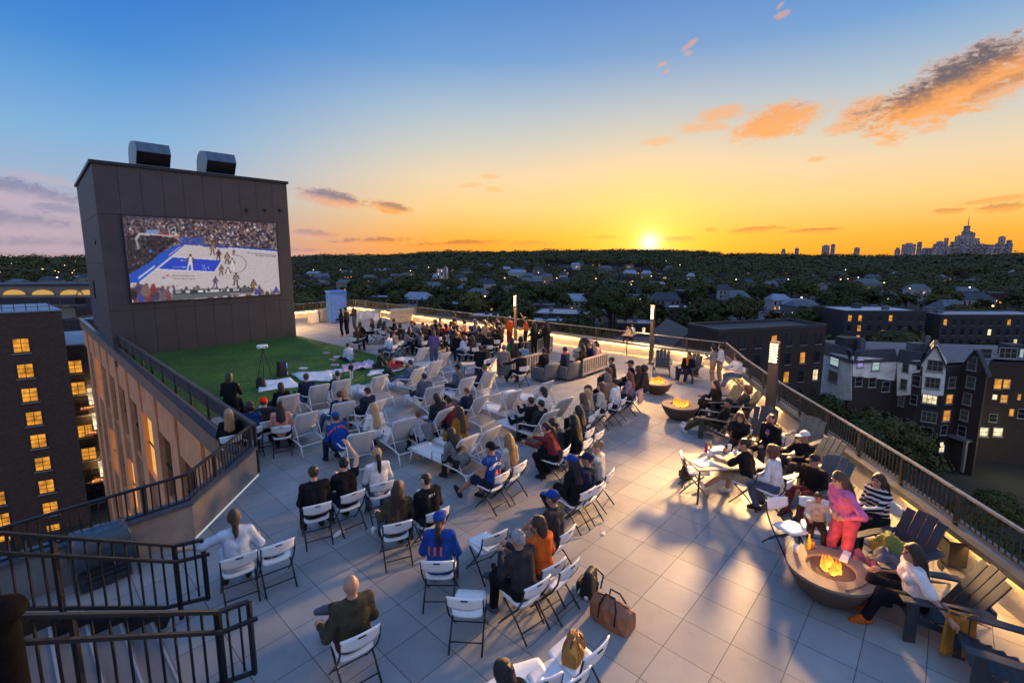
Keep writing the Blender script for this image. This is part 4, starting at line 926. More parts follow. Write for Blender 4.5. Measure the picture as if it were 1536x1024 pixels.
for i, (x0, x1, yt) in enumerate(SK):
    g4 = random.Random(i); a, b = at_depth(1056 + x0 / 3.2, 300 + yt / 3.2, SKD + g4.uniform(-110, 110)), None
    b = at_depth(1056 + x1 / 3.2, 300 + yt / 3.2, a.y); wd = b.x - a.x; zt = a.z; z0 = -40
    o = empty('skyscraper', SKL.get(i, 'small hazy skyscraper in the cluster of the distant skyline' if x0 > 900 else 'tiny tower on the horizon between the sun and the skyline'), 'skyscraper', ((a.x + b.x) / 2, a.y, z0), 0, 'distant skyline towers')
    hh = zt - z0; m_ = M_sk[i % 2]; w2 = wd / 2 * .74
    mb = MB(); mb.box(-w2, w2, -w2, w2, 0, hh * (.86 if i % 3 == 0 else 1)); mb.build('shaft', m_, o)
    if i % 3 == 0: mb = MB(); mb.box(-w2 * .7, w2 * .7, -w2 * .7, w2 * .7, hh * .86, hh); mb.build('setback', m_, o)
    else: mb = MB(); mb.box(-w2 * .5, w2 * .5, -w2 * .5, w2 * .5, hh, hh + wd * .12); mb.build('roof_unit', m_, o)
    if i == 9: zt2_ = at_depth(1056 + 1271 / 3.2, 300 + 80 / 3.2, a.y).z - z0; mb = MB(); mb.tube([(w2 * .35, 0, hh), (w2 * .35, 0, zt2_)], 2, 6, radii=[3, 1]); mb.build('spire', m_, o)

# ---------------------------------------------------------------- scattered houses of the town
g5 = random.Random(21); houses = 0; tries = 0
zones = lambda az_: ('between the screen tower and the farthest lamp' if az_ < 0 else 'below the setting sun' if az_ < 22 else 'between the sun and the skyline' if az_ < 36 else 'below the distant skyline')
RNG = [(-25, 47)] * 9 + [(-49, -41)] * 2
while houses < 165 and tries < 6000:
    tries += 1
    lo, hi = g5.choice(RNG); az_ = g5.uniform(lo, hi); r_ = g5.uniform(0, 1) ** 1.15 * 760 + 125
    x, y = r_ * sin(R(az_)), r_ * cos(R(az_))
    if lo > -40 and az_ < 0 and r_ < 240 and g5.random() < .5: continue
    wd, dp = g5.uniform(9, 22), g5.uniform(9, 14)
    if any((x - bx) ** 2 + (y - by) ** 2 < (br_ + wd * .7) ** 2 for bx, by, br_ in BLD): continue
    z0 = float(ground_z(x, y)) - .3; h = g5.uniform(6, 9.5) if r_ > 200 else g5.uniform(7, 11)
    kind = g5.random(); far = r_ > 420
    pxy = px_of((x, y, z0 + h)); hw = wd / 2 / y * F
    zn = zones(az_) if az_ > -40 else 'to the left of the screen tower'
    dist = 'far ' if far else ''
    if kind < .55:
        wm_, wn_ = g5.choice(list(zip(M_bricks + M_sid[:2], ('dark brick', 'brown brick', 'grey brick', 'red brick', 'cream', 'grey')))); ri = g5.choice((0, 0, 0, 3, 2, 3))
        lab = f"{dist}{wn_} building, {('silver', 'grey', 'black', 'white')[ri]} flat roof, {zn}"
        TB(lab, pxy[0] - hw, pxy[0] + hw, pxy[1], h, dp, wm_, M_roofs[ri], yaw=g5.uniform(-.5, .5), base=z0, group='small town buildings', win=not far, Yd=y)
    else:
        wi = g5.randrange(3); ri = g5.choice((0, 1, 4, 4, 1))
        lab = f"{dist}{('cream', 'grey', 'white')[wi]} hip-roofed house with {'a silver' if ri == 0 else 'a grey' if ri == 1 else 'a slate'} roof {zn}"
        TB(lab, pxy[0] - hw, pxy[0] + hw, pxy[1], h * .75, dp, M_sid[wi], M_slate if ri == 4 else M_roofs[ri], yaw=g5.uniform(-.5, .5), base=z0, group='small town houses', win=not far, gable=True, Yd=y)
    o = bpy.context.scene.collection.objects[-1] if False else None
    if far:
        hs = [q for q in COL.objects if q.type == 'EMPTY'][-1]
        for k in range(g5.choice((1, 1, 2, 3))):
            mb = MB(); cx = g5.uniform(-wd * .4, wd * .4); z = g5.uniform(1.5, h * .6); mb.box(cx - .8, cx + .8, -.06, -.01, z, z + 1.5); mb.build('window', g5.choice(W_lit[:3]), hs)
    houses += 1
    r2 = hypot(x, y); [BLD.append((x * (1 - k_ / r2), y * (1 - k_ / r2), wd * f_)) for k_, f_ in ((16, .7), (32, .6), (50, .4))]

# ---------------------------------------------------------------- street lamps of the town (small warm points)
M_bulb = [glowmat('street_bulb', (1, .55, .2), 6), glowmat('white_bulb', (1, .82, .6), 6), glowmat('red_bulb', (1, .12, .06), 6)]
lt = []
for kcol in range(3):
    o = empty('street_lamp', None, 'street lamp'); mb = MB(); mb.tube([(0, 0, 0), (0, 0, 8.6), (0, -.5, 9.0)], .09, 6); mb.build('pole', M_black, o)
    mb = MB(); mb.ball((0, -.6, 8.95), .38, .38, .26, 8, 5); mb.build('globe', M_bulb[kcol], o); lt.append(o)
used = [False] * 3; n_l = 0
while n_l < 112:
    if n_l < 42: az_, r_ = g5.uniform(-49, -41.5), 160 + 1500 * g5.random() ** 1.5
    elif n_l < 60: az_, r_ = 21.5 + g5.uniform(-1.6, 1.6), 500 + n_l * 16 + g5.uniform(0, 60)
    else: az_, r_ = g5.uniform(-24, 47), 150 + 1400 * g5.random() ** 1.4
    x, y = r_ * sin(R(az_)), r_ * cos(R(az_)); z0 = float(ground_z(x, y))
    kc = g5.choice((0, 0, 1, 1, 0)) if not (42 <= n_l < 60) else g5.choice((0, 1, 2))
    lab = f"tiny {('warm', 'white', 'red')[kc]} street lamp in the town " + (zones(az_) if az_ > -40 else 'to the left of the screen tower')
    if not used[kc]: o = lt[kc]; used[kc] = True; o.location = (x, y, z0); o['label'] = lab; o['group'] = 'street lamps of the town'
    else: o = dup(lt[kc], (x, y, z0), 0, lab, 'street lamps of the town')
    s_ = g5.uniform(.7, 1) + r_ / 1500; o.scale = (s_, s_, 1.1 + r_ / 2600)
    n_l += 1

# ---------------------------------------------------------------- trees
def foliage_mat(name, c0, c1):
    M = bpy.data.materials.new(name); M.use_nodes = True; t = NT(M.node_tree); b = t.n['Principled BSDF']
    co = t.node('ShaderNodeTexCoord').outputs['Object']; oi = t.node('ShaderNodeObjectInfo').outputs['Random']
    f = t.m('ADD', t.m('MULTIPLY', t.noise(co, .55, 4, .7), .75), t.m('MULTIPLY', oi, .3))
    t.put(b.inputs['Base Color'], t.ramp(f, [(.3, c0), (.75, c1)])); b.inputs['Roughness'].default_value = .7; b.inputs['Specular IOR Level'].default_value = .25
    return M
M_leaf = [foliage_mat('leaf_green', (.024, .033, .008), (.096, .098, .020)), foliage_mat('leaf_dark', (.013, .024, .006), (.054, .068, .016)), foliage_mat('leaf_olive', (.028, .034, .009), (.098, .094, .02))]
M_bark = mat('bark', (.05, .038, .028), .9, .3, 3, .5, 10)
def crown_arrays(seed, Rx, Rz, zc, n_cl, n_leaf, ls):
    g = np.random.default_rng(seed); V = []
    d = g.normal(size=(n_cl, 3)); d /= np.linalg.norm(d, axis=1)[:, None]; d[:, 2] = np.abs(d[:, 2]) * 1.05 - .30
    rad = g.uniform(.45, 1.0, (n_cl, 1)) ** .6
    c = d * rad * np.array([Rx, Rx, Rz]) + np.array([0, 0, zc]); cr = g.uniform(.2, .38, n_cl) * Rx
    for i in range(n_cl):
        e = g.normal(size=(n_leaf, 3)); e /= np.linalg.norm(e, axis=1)[:, None]
        p = c[i] + e * cr[i] * g.uniform(.55, 1.0, (n_leaf, 1)) * np.array([1, 1, .75])
        cd = c[i] - np.array([0, 0, zc]); cd = cd / max(1e-6, np.linalg.norm(cd)); nrm = e * .8 + cd * .5 + g.normal(size=(n_leaf, 3)) * .3; nrm /= np.linalg.norm(nrm, axis=1)[:, None]
        a = np.cross(nrm, g.normal(size=(n_leaf, 3))); a /= np.linalg.norm(a, axis=1)[:, None]; b = np.cross(nrm, a); s = ls * g.uniform(.6, 1.3, (n_leaf, 1))
        V.append(np.stack([p - a * s, p - b * s * .6, p + a * s, p + b * s * .6], 1))
    return np.concatenate(V), c, cr
def quads_mesh(name, Q, m):
    n = len(Q); me = bpy.data.meshes.new(name); me.vertices.add(4 * n); me.vertices.foreach_set('co', Q.reshape(-1).astype(np.float32))
    me.loops.add(4 * n); me.loops.foreach_set('vertex_index', np.arange(4 * n, dtype=np.int32)); me.polygons.add(n); me.polygons.foreach_set('loop_start', np.arange(0, 4 * n, 4, dtype=np.int32))
    try: me.polygons.foreach_set('loop_total', np.full(n, 4, dtype=np.int32))
    except Exception: pass
    me.materials.append(m); me.update(calc_edges=True); me.validate(); return me
def tree_proto(seed, Rx, Rz, ht, n_cl, n_leaf, ls, m, name='leafy_tree'):
    o = empty(name, None, 'tree'); zc = ht - Rz * .95
    Q, c, cr = crown_arrays(seed, Rx, Rz, zc, n_cl, n_leaf, ls)
    cr_o = bpy.data.objects.new('crown', quads_mesh('crown', Q, m)); COL.objects.link(cr_o); cr_o.parent = o
    mb = MB(); g = random.Random(seed); mb.tube([(0, 0, -1), (.1, 0, zc * .5), (.05, .1, zc), (0, 0, zc + Rz * .5)], .3, 8, radii=[.42, .3, .22, .06])
    for k in range(9): q = c[g.randrange(len(c))]; st = Vector((.05, .05, zc * g.uniform(.55, 1.05))); mb.tube([st, st.lerp(Vector(q), .55) + Vector((0, 0, .3)), Vector(q)], .1, 5, radii=[.15, .09, .03])
    mb.build('trunk', M_bark, o, True); return o
near_p = [tree_proto(1, 4.6, 4.6, 12.5, 80, 120, .24, M_leaf[1]), tree_proto(2, 4.2, 5.2, 13.5, 80, 120, .23, M_leaf[0]), tree_proto(3, 5.0, 4.0, 11, 80, 120, .24, M_leaf[2])]
mid_p = [tree_proto(4, 4.6, 4.4, 11.5, 34, 34, .55, M_leaf[0]), tree_proto(5, 4.2, 5.0, 12.5, 34, 34, .55, M_leaf[1]), tree_proto(6, 5.0, 3.9, 10.5, 34, 34, .55, M_leaf[2]), tree_proto(7, 3.6, 5.2, 13, 30, 34, .55, M_leaf[1])]
taken = set()
def plant(proto, x, y, s, label, group=None, sz=None):
    z0 = float(ground_z(x, y)) - .2
    if proto.name not in taken: taken.add(proto.name); o = proto; o.location = (x, y, z0); o.rotation_euler = (0, 0, g5.uniform(0, 6.3)); o['label'] = label
    else: o = dup(proto, (x, y, z0), g5.uniform(0, 6.3), label)
    if group: o['group'] = group
    o.scale = (s, s, sz or s); return o
def plant_px(proto, px, ytop, ht, Yd, s, label, sz=None):
    p = at_depth(px, ytop, Yd); return plant(proto, p.x, Yd, s, label, None, sz)
# single trees that stand out in the picture
plant_px(near_p[0], 917, 402, 12.5, 170, 2.35, 'huge dark round tree right of the centre, beyond the far railing', 2.0)
plant_px(near_p[1], 1285, 590, 13.5, 58, 1.2, 'dark leafy tree in front of the pale half-timbered block, behind the right railing', 1.0)
plant_px(near_p[2], 1330, 600, 11, 60, 1.15, 'bushy dark tree at the foot of the gabled apartment block', 1.2)
plant_px(near_p[0], 1240, 600, 11, 62, .9, 'dark tree at the corner of the pale stucco wall', 1.2)
plant_px(near_p[1], 1112, 440, 12, 175, 1.7, 'broad dark tree between the middle and the nearest lamp', 1.5)
plant_px(near_p[2], 1075, 452, 12, 165, 1.1, 'smaller dark tree left of the broad one between the lamps', 1.3)
plant_px(near_p[0], 1225, 455, 12, 150, 1.3, 'dark tree left of the bright-roofed brick building')
plant_px(near_p[1], 1510, 660, 6, 50, .55, 'small tree in the lamplit yard by the right edge')
plant_px(near_p[2], 1470, 676, 6, 50, .5, 'round shrub-like tree in the lamplit yard below the gabled block')
plant_px(near_p[0], 1500, 705, 6, 44, .6, 'dark bushy tree below the lamplit yard, at the right railing', .5)
plant_px(near_p[2], 120, 445, 10, 118, .9, 'bright green tree between the uplit arcade and the screen tower')
plant_px(near_p[0], 775, 425, 11, 260, 1.7, 'light green tree just above the head of the farthest lamp', 1.3)
plant_px(near_p[1], 1180, 480, 10, 120, .9, 'dark tree above the long dark brick building')
n_t, tries = 0, 0
while n_t < 235 and tries < 20000:
    tries += 1
    lo, hi = g5.choice([(-25, 47)] * 10 + [(-49, -41.5)]); az_ = g5.uniform(lo, hi); r_ = sqrt(g5.uniform(100 ** 2, 380 ** 2))
    x, y = r_ * sin(R(az_)), r_ * cos(R(az_))
    if any((x - bx) ** 2 + (y - by) ** 2 < (br_ + 1.5) ** 2 for bx, by, br_ in BLD): continue
    if az_ > 5 and g5.random() < .25: continue
    BLD.append((x, y, 4.2)); k = g5.randrange(4); s_ = g5.uniform(.85, 1.6)
    plant(mid_p[k], x, y, s_, f"{('rounded green', 'dark green', 'spreading olive green', 'narrow dark green')[k]} tree among the roofs " + (zones(az_) if az_ > -40 else 'to the left of the screen tower'), 'trees among the roofs', s_ * g5.uniform(.85, 1.1))
    n_t += 1
# the far woods: one mass of thousands of crowns
gf = np.random.default_rng(9); pool = []
for k in range(8):
    q = gf.normal(size=(230, 3)); q /= np.linalg.norm(q, axis=1)[:, None]; q[:, 2] = np.abs(q[:, 2]) * 1.1 - .25; q /= np.linalg.norm(q, axis=1)[:, None]
    ph = gf.uniform(0, 6.28, 4); rad = 1 + .13 * np.sin(4 * q[:, 0] + ph[0] + 3 * q[:, 2]) + .11 * np.sin(5 * q[:, 1] + ph[1] - 2 * q[:, 0]) + gf.uniform(-.07, .07, 230); pp = q * rad[:, None]
    nr_ = q + gf.normal(size=q.shape) * .22; nr_ /= np.linalg.norm(nr_, axis=1)[:, None]; ta = np.cross(nr_, gf.normal(size=q.shape)); ta /= np.linalg.norm(ta, axis=1)[:, None]; tb_ = np.cross(nr_, ta); s2 = .115 * gf.uniform(.7, 1.3, (230, 1))
    pool.append(np.stack([pp - ta * s2, pp - tb_ * s2 * .7, pp + ta * s2, pp + tb_ * s2 * .7], 1))
allq = []; r_ = 330.0
while r_ < 2400:
    sp_ = max(13, r_ / 40); 
    for lo, hi in ((-27, 64), (-60, -40)):
        n = int(R(hi - lo) * r_ / sp_) + 1
        for k in range(n):
            az_ = lo + (hi - lo) * (k + gf.uniform(-.45, .45)) / n; rr_ = r_ + gf.uniform(-.5, .5) * sp_
            x, y = rr_ * sin(R(az_)), rr_ * cos(R(az_))
            if lo < -30 and gf.uniform() < .55: continue
            if rr_ < 1000 and (sin(x * .011) + sin(y * .009 + x * .004) > 1.15): continue
            if rr_ < 1050 and any((x - bx) ** 2 + (y - by) ** 2 < (br_ + sp_ * .5) ** 2 for bx, by, br_ in BLD if abs(bx - x) < 30 and abs(by - y) < 30): continue
            cr_ = sp_ * gf.uniform(.5, .8); ht = min(15, cr_ * 1.1) * gf.uniform(.75, 1.25)
            Q = pool[gf.integers(0, 8)]; an = gf.uniform(0, 6.28); c_, s_ = cos(an), sin(an)
            Q2 = np.empty_like(Q); Q2[..., 0] = (Q[..., 0] * c_ - Q[..., 1] * s_) * cr_ + x; Q2[..., 1] = (Q[..., 0] * s_ + Q[..., 1] * c_) * cr_ + y
            Q2[..., 2] = Q[..., 2] * max(3.5, cr_ * .62) * gf.uniform(.85, 1.15) + float(ground_z(x, y)) + ht * .45; allq.append(Q2)
    r_ += sp_ * .85
o = bpy.data.objects.new('far_woods', quads_mesh('far_woods', np.concatenate(allq), foliage_mat('woods', (.024, .030, .007), (.104, .094, .020)))); COL.objects.link(o); tag(o, kind='stuff')
print('woods', len(allq), 'houses', houses, 'trees', n_t)
# ================================================================== FURNITURE KINDS (each built once, then copied)
M_sling = mat('sling_mesh', (.68, .655, .63), .75, .06, 30, .3, 160); vary(M_sling, .2)
M_tube = mat('white_tube', (.72, .72, .71), .4, .04, 8)
M_adk = mat('charcoal_poly', (.028, .033, .04), .5, .2, 5, .12, 30)
M_adk2 = mat('sage_poly', (.07, .085, .085), .5, .15, 5, .12, 30)
M_sofa = mat('sofa_frame', (.42, .37, .31), .6, .12, 4)
M_sofaend = mat('sofa_panel', (.13, .135, .145), .7, .12, 3)
M_cush = mat('grey_cushion', (.15, .155, .165), .9, .12, 6, .3, 50)
SCREEN = UV(8.1, 28.9)
def yaw_to(p, q): return atan2(-(q[0] - p[0]), q[1] - p[1])
def rot(x, y, a): return (x * cos(a) - y * sin(a), x * sin(a) + y * cos(a))

def mk_folding():
    o = empty('folding_chair', None, 'chair'); gx, gy = 9, 5
    mb = MB(); grid = []
    for i in range(gx):
        row = []
        for j in range(gy):
            a, b = i / (gx - 1) * 2 - 1, j / (gy - 1) * 2 - 1
            k = 1 - .10 * abs(a) ** 4 * abs(b) ** 4
            row.append((a * .205 * k, b * .215 * k + .03, .445 + .018 * (b + .0) + .014 * a * a))
        grid.append(row)
    mb.sheet(grid, .028); mb.build('seat', M_white, o, True)
    mb = MB(); grid = []
    for i in range(11):
        row = []
        for j in range(6):
            a, b = i / 10 * 2 - 1, j / 5
            hgt = .178 * (1 - .28 * abs(a) ** 3 * (1 - b)); z = .79 - hgt * (1 - b) + .012 * (1 - a * a) * b
            row.append((a * .225, -.255 - (z - .58) * .22 - .035 * (1 - a * a), z))
        grid.append(row)
    mb.sheet(grid, .02); bk = mb.build('backrest', M_white, o, True)
    mb = MB(); mb.ob((0, -.3385, .772), (1, 0, 0), (0, 1, 0), (0, .2, 1), .045, .0125, .008); mb.build('handle_slot', M_black, bk)
    for s in (-1, 1):
        mb = MB(); mb.tube([(s * .222, -.30, .775), (s * .222, -.262, .6), (s * .222, -.17, .44), (s * .222, .20, .02)], .0125, 7); mb.build('leg', M_chairleg, o, True)
        mb = MB(); mb.tube([(s * .205, .12, .43), (s * .205, -.12, .25), (s * .205, -.33, .02)], .0125, 7); mb.build('leg', M_chairleg, o, True)
    for a, b in (((-.205, -.235, .125), (.205, -.235, .125)), ((-.222, .13, .1), (.222, .13, .1)), ((-.205, .10, .42), (.205, .10, .42))):
        mb = MB(); mb.tube([a, b], .009, 6); mb.build('crossbar', M_chairleg, o, True)
    return o
def mk_lounger():
    o = empty('sun_lounger', None, 'lounger')
    mb = MB(); n = 14; grid = [[(x, -.62 + .40 * t, 1.0 - .62 * t - .045 * sin(pi * t)) for t in np.linspace(0, 1, n)] for x in np.linspace(-.27, .27, 5)]
    mb.sheet(grid, .012); mb.build('sling_back', M_sling, o, True)
    mb = MB(); grid = [[(x, -.2 + 1.4 * t, .36 - .02 * sin(pi * t) + .03 * max(0, .2 - t)) for t in np.linspace(0, 1, n)] for x in np.linspace(-.27, .27, 5)]
    mb.sheet(grid, .012); mb.build('sling_seat', M_sling, o, True)
    mb = MB(); mb.tube([(-.28, -.2, .36), (-.285, -.62, 1.0), (-.26, -.635, 1.02), (.26, -.635, 1.02), (.285, -.62, 1.0), (.28, -.2, .36)], .017, 8); mb.build('back_frame', M_tube, o, True)
    for s in (-1, 1):
        mb = MB(); mb.tube([(s * .295, 1.2, .33), (s * .295, .2, .345), (s * .295, -.5, .33), (s * .295, -.82, .28)], .018, 8); mb.build('side_rail', M_tube, o, True)
        mb = MB(); mb.tube([(s * .30, -.40, .66), (s * .345, -.28, .64), (s * .35, .12, .60), (s * .345, .24, .55), (s * .31, .30, .34)], .017, 8); mb.build('armrest', M_tube, o, True)
        for y0, y1 in ((1.05, 1.13), (-.78, -.9)):
            mb = MB(); mb.tube([(s * .295, y0, .31), (s * .31, y1, .0)], .017, 8); mb.build('leg', M_tube, o, True)
        mb = MB(); mb.tube([(s * .29, -.46, .75), (s * .29, -.68, .30)], .011, 6); mb.build('strut', M_tube, o, True)
    for y, z in ((1.2, .33), (-.82, .28), (-.2, .33), (.5, .325)):
        mb = MB(); mb.tube([(-.295, y, z), (.295, y, z)], .014, 7); mb.build('crossbar', M_tube, o, True)
    return o
def mk_adirondack(m):
    o = empty('adirondack_chair', None, 'chair')
    mb = MB()
    for k in range(6): t = k / 5; mb.ob((0, .36 - .56 * t, .37 - .13 * t), (1, 0, 0), (0, 1, -.23), (0, .23, 1), .27, .05, .011)
    mb.build('seat', m, o, bevel=.004)
    bk = None
    for k in range(4):
        x = (k - 1.5) * .142; h = .9 - abs(k - 1.5) * .045; mb = MB(); b0 = Vector((x * .92, -.2, .22)); dr = Vector((x * .12, -.44, .80)).normalized()
        mb.ob(b0 + dr * h / 2, (1, 0, 0), dr, dr.cross(Vector((1, 0, 0))), .066, h / 2, .011); mb.build('back_slat', m, o, bevel=.006)
    mb = MB(); mb.ob((0, -.46, .58), (1, 0, 0), (0, 1, 0), (0, 0, 1), .33, .02, .035); mb.ob((0, -.262, .26), (1, 0, 0), (0, 1, 0), (0, 0, 1), .29, .02, .05); mb.ob((0, -.36, .42), (1, 0, 0), (0, 1, 0), (0, 0, 1), .02, .012, .2); mb.build('back_brace', m, o)
    for s in (-1, 1):
        mb = MB(); mb.ob((s * .345, .02, .582), (1, 0, 0), (0, 1, 0), (0, 0, 1), .065, .46, .013); mb.build('armrest', m, o, bevel=.006)
        mb = MB(); mb.ob((s * .325, .34, .284), (1, 0, 0), (0, 1, 0), (0, 0, 1), .015, .06, .284); mb.build('leg', m, o)
        mb = MB(); mb.hexa([(s * .285 - .015, .38, .28), (s * .285 + .015, .38, .28), (s * .285 + .015, -.80, 0), (s * .285 - .015, -.80, 0), (s * .285 - .015, .40, .39), (s * .285 + .015, .40, .39), (s * .285 + .015, -.62, .06), (s * .285 - .015, -.62, .06)]); mb.build('leg', m, o)
    return o
def mk_sofa(W):
    o = empty('slatted_sofa', None, 'sofa'); w2 = W / 2
    mb = MB(); mb.box(-w2, w2, -.40, -.36, .72, .80); mb.box(-w2, w2, -.40, -.36, .14, .22); n = int(W / .16)
    for k in range(n + 1): x = -w2 + .04 + (W - .08) * k / n; mb.box(x - .03, x + .03, -.398, -.362, .221, .719)
    mb.build('back_frame', M_sofa, o)
    for s in (-1, 1): mb = MB(); mb.box(s * w2 - .025, s * w2 + .025, -.36, .42, .06, .66); mb.build('end_panel', M_sofaend, o, bevel=.008)
    mb = MB(); mb.box(-w2 + .03, w2 - .03, -.36, .42, .16, .25); mb.build('seat_frame', M_sofa, o)
    m = max(1, round(W / .75))
    for k in range(m):
        a = -w2 + .03 + (W - .06) * k / m; b = a + (W - .06) / m
        mb = MB(); mb.box(a + .01, b - .01, -.34, .42, .252, .42); mb.build('seat_cushion', M_cush, o, bevel=.03)
        mb = MB(); mb.hexa([(a + .015, -.355, .43), (b - .015, -.355, .43), (b - .015, -.17, .43), (a + .015, -.17, .43), (a + .015, -.355, .74), (b - .015, -.355, .74), (b - .015, -.25, .74), (a + .015, -.25, .74)]); mb.build('back_cushion', M_cush, o, bevel=.03)
    for sx in (-1, 1):
        for y in (-.34, .38): mb = MB(); mb.box(sx * (w2 - .05) - .02, sx * (w2 - .05) + .02, y - .02, y + .02, 0, .16); mb.build('leg', M_black, o)
    return o
KIND = {'fold': mk_folding(), 'loung': mk_lounger(), 'adk': mk_adirondack(M_adk), 'adk2': mk_adirondack(M_adk2)}
GRP = {'fold': 'white folding chairs', 'loung': 'white sling loungers', 'adk': 'charcoal adirondack chairs', 'adk2': 'sage adirondack chairs'}
BACKREF = {'fold': (-.325, .80), 'loung': (-.63, 1.02), 'adk': (-.62, 1.02), 'adk2': (-.62, 1.02)}
_used = set()
def place(kind, p, rz, label):
    if kind not in _used: _used.add(kind); o = KIND[kind]; o.location = p; o.rotation_euler = (0, 0, rz); o['label'] = label; o['group'] = GRP[kind]
    else: o = dup(KIND[kind], p, rz, label, GRP[kind])
    return o
def seat_lr(kind, L, Rr, label, maxdev=None):
    """place a seat from the two ends of its back's top edge as seen from behind"""
    y, z = BACKREF[kind]; a, b = at(*L, z), at(*Rr, z); c = (a + b) / 2; r = (b - a); f = Vector((-r.y, r.x, 0)).normalized()
    p = c - f * y; p.z = 0; rz = atan2(-f.x, f.y); y0 = yaw_to(p, SCREEN); dv = math.degrees(rz - y0)
    if kind == 'loung' and abs(dv) > 16: rz = y0 + R(max(-16, min(16, dv))); f = Vector((-sin(rz), cos(rz), 0)); p = c - f * y; p.z = 0
    place(kind, p, rz, label); return p, rz
S = {}
def FC(key, L, Rr, label): S[key] = seat_lr('fold', L, Rr, label)
def LG(key, L, Rr, label): S[key] = seat_lr('loung', L, Rr, label)
def at_seat(kind, key, px, py, rz_target, label, z=.45):
    p = at(px, py, z); p.z = 0; rz = yaw_to(p, rz_target); place(kind, p, rz, label); S[key] = (p, rz)
FC('c1', (455, 761), (497, 751), 'white folding chair under the man in the black jacket, leftmost of its row of three')
FC('c2', (510, 745), (550, 731), 'white folding chair under the man with the raised arm')
FC('c3', (556.5, 727), (590, 719), 'white folding chair under the woman in the tan head covering and white top')
FC('c4', (576, 788), (617.7, 778.6), 'white folding chair under the woman with very long brown hair in a grey top')
FC('c5', (638, 773), (677.5, 757), 'white folding chair under the man in the black hoodie with white back print')
FC('c6', (628, 841), (682, 841), 'white folding chair under the woman in the blue cap and blue jersey')
FC('c7', (330, 842), (386, 824), 'white folding chair under the woman in the pale blue tee by the stairs')
FC('c8', (391, 823), (443, 805), 'empty white folding chair with a small black bag on its seat')
FC('c9', (509.6, 965), (573, 934), 'white folding chair under the bald man in the olive jacket')
FC('c10', (666, 895), (727, 898), 'empty white folding chair standing alone in front of the grey-haired man')
FC('c11', (720, 809), (768, 790), 'white folding chair with a white paper folder propped on its seat')
FC('c12', (783, 888), (832, 858), 'white folding chair under the grey-haired man')
FC('c13', (837, 863), (877, 830), 'empty white folding chair with a crumpled napkin, next to the black backpack')
FC('c14', (871, 996), (923, 947), 'white folding chair holding the mustard handbag, beside the tan duffel bag')
FC('c15', (797, 1023), (832, 1012), 'white folding chair cut off by the lower picture edge, beside the dark-haired head')
FC('c16', (848, 1026), (880, 1004), 'white folding chair behind the mustard handbag, cut off by the lower edge')
FC('c17', (739.5, 717.4), (770, 701), 'white folding chair under the man in the blue jersey number 41')
FC('c18', (768, 702), (795, 687), 'white folding chair under the woman with long golden hair')
FC('c19', (840.5, 681), (862.4, 660.4), 'white folding chair under the person in the dark red vest')
FC('c20', (871.7, 668), (892, 652), 'white folding chair with a black fringed bag hanging from it')
FC('c21', (890, 653), (911, 641), 'empty white folding chair at the outer end of the row beside the fringed bag')
FC('c22', (887, 733), (907, 722), 'white folding chair under the man in the navy cap')
FC('c23', (905, 719.5), (928.6, 693.7), 'white folding chair under the woman with the blonde bun')
FC('c24', (845, 802), (863, 786), 'white folding chair under the blue-capped person in black beside the orange sweater')
FC('c26', (906, 612), (928.5, 594), 'white folding chair under the second long-haired woman in cream, near the fire bowls')
FC('c25', (889, 621), (906, 607), 'white folding chair under the blonde woman in the cream hoodie')
FC('c27', (928, 603), (946, 591), 'white folding chair under the man in the white tee near the fire bowls')
FC('c28', (947.5, 592), (969, 578), 'white folding chair with a mauve jacket hung over its back')
FC('c29', (404.9, 641), (437, 637), 'white folding chair under the woman in peach at the left railing')
FC('c36', (777, 551), (797, 548), 'white folding chair under the man in black in front of the slatted sofa')
FC('c37', (724, 541), (738, 536), 'white folding chair under the man in black who turns towards the sofa')
FC('c39', (694, 521), (709, 519), 'white folding chair under the woman in the light blue vest')
LG('l1', (418, 596), (449, 590), 'white sling lounger nearest the left railing on the first row by the lawn')
LG('l2', (465, 580), (494.5, 575), 'white sling lounger under the person in navy beside the blankets')
LG('l3', (500.5, 572), (525.7, 568), 'white sling lounger at the lawn edge, right of the one with the person in navy')
LG('l4', (445.7, 623), (478.6, 615), 'empty white sling lounger just right of the woman in peach')
LG('l5', (501.6, 606), (530.6, 601), 'white sling lounger behind the empty one beside the woman in peach')
LG('l6', (554.3, 606), (581.8, 597), 'white sling lounger shared by two people in dark clothes')
LG('l7', (559.6, 566), (582.6, 561), 'white sling lounger in front of the red jacket on the lawn')
LG('l8', (524, 653), (559, 646), 'white sling lounger behind the man in the blue and orange jersey')
LG('l9', (592, 633), (624, 625), 'white sling lounger beside the woman with the long blonde hair')
LG('l10', (618.7, 555), (641, 549), 'white sling lounger under the person in denim next to the lawn corner')
LG('l11', (645.6, 543), (665, 539.8), 'white sling lounger standing behind the one with the person in denim')
LG('l12', (641, 582), (665, 578), 'white sling lounger under the man in the denim jacket')
LG('l13', (691.8, 569), (715, 564), 'white sling lounger next to the man in the dark cap and grey shirt')
LG('l14', (723, 560), (748, 556), 'white sling lounger nearest the two chairs in front of the slatted sofa')
LG('l15', (713, 598), (735, 590.5), 'white sling lounger under the boy in the dark blue top')
LG('l16', (658.4, 618), (681.4, 609), 'white sling lounger between the woman in mustard and the boy in grey')
LG('l17', (691.8, 660), (717.5, 650), 'white sling lounger with a dark-haired woman leaning over its side')
LG('l18', (728, 647), (752.6, 637), 'white sling lounger with a folded pale towel, right behind the leaning woman')
LG('l19', (762.7, 590), (783, 584), 'empty white sling lounger on open paving, left of the man in the black tee')
LG('l20', (811, 576), (833, 570), 'empty white sling lounger facing the armchairs, nearest the sofa backs')
LG('l21', (816, 621), (840, 613), 'white sling lounger under the man in the black tee')
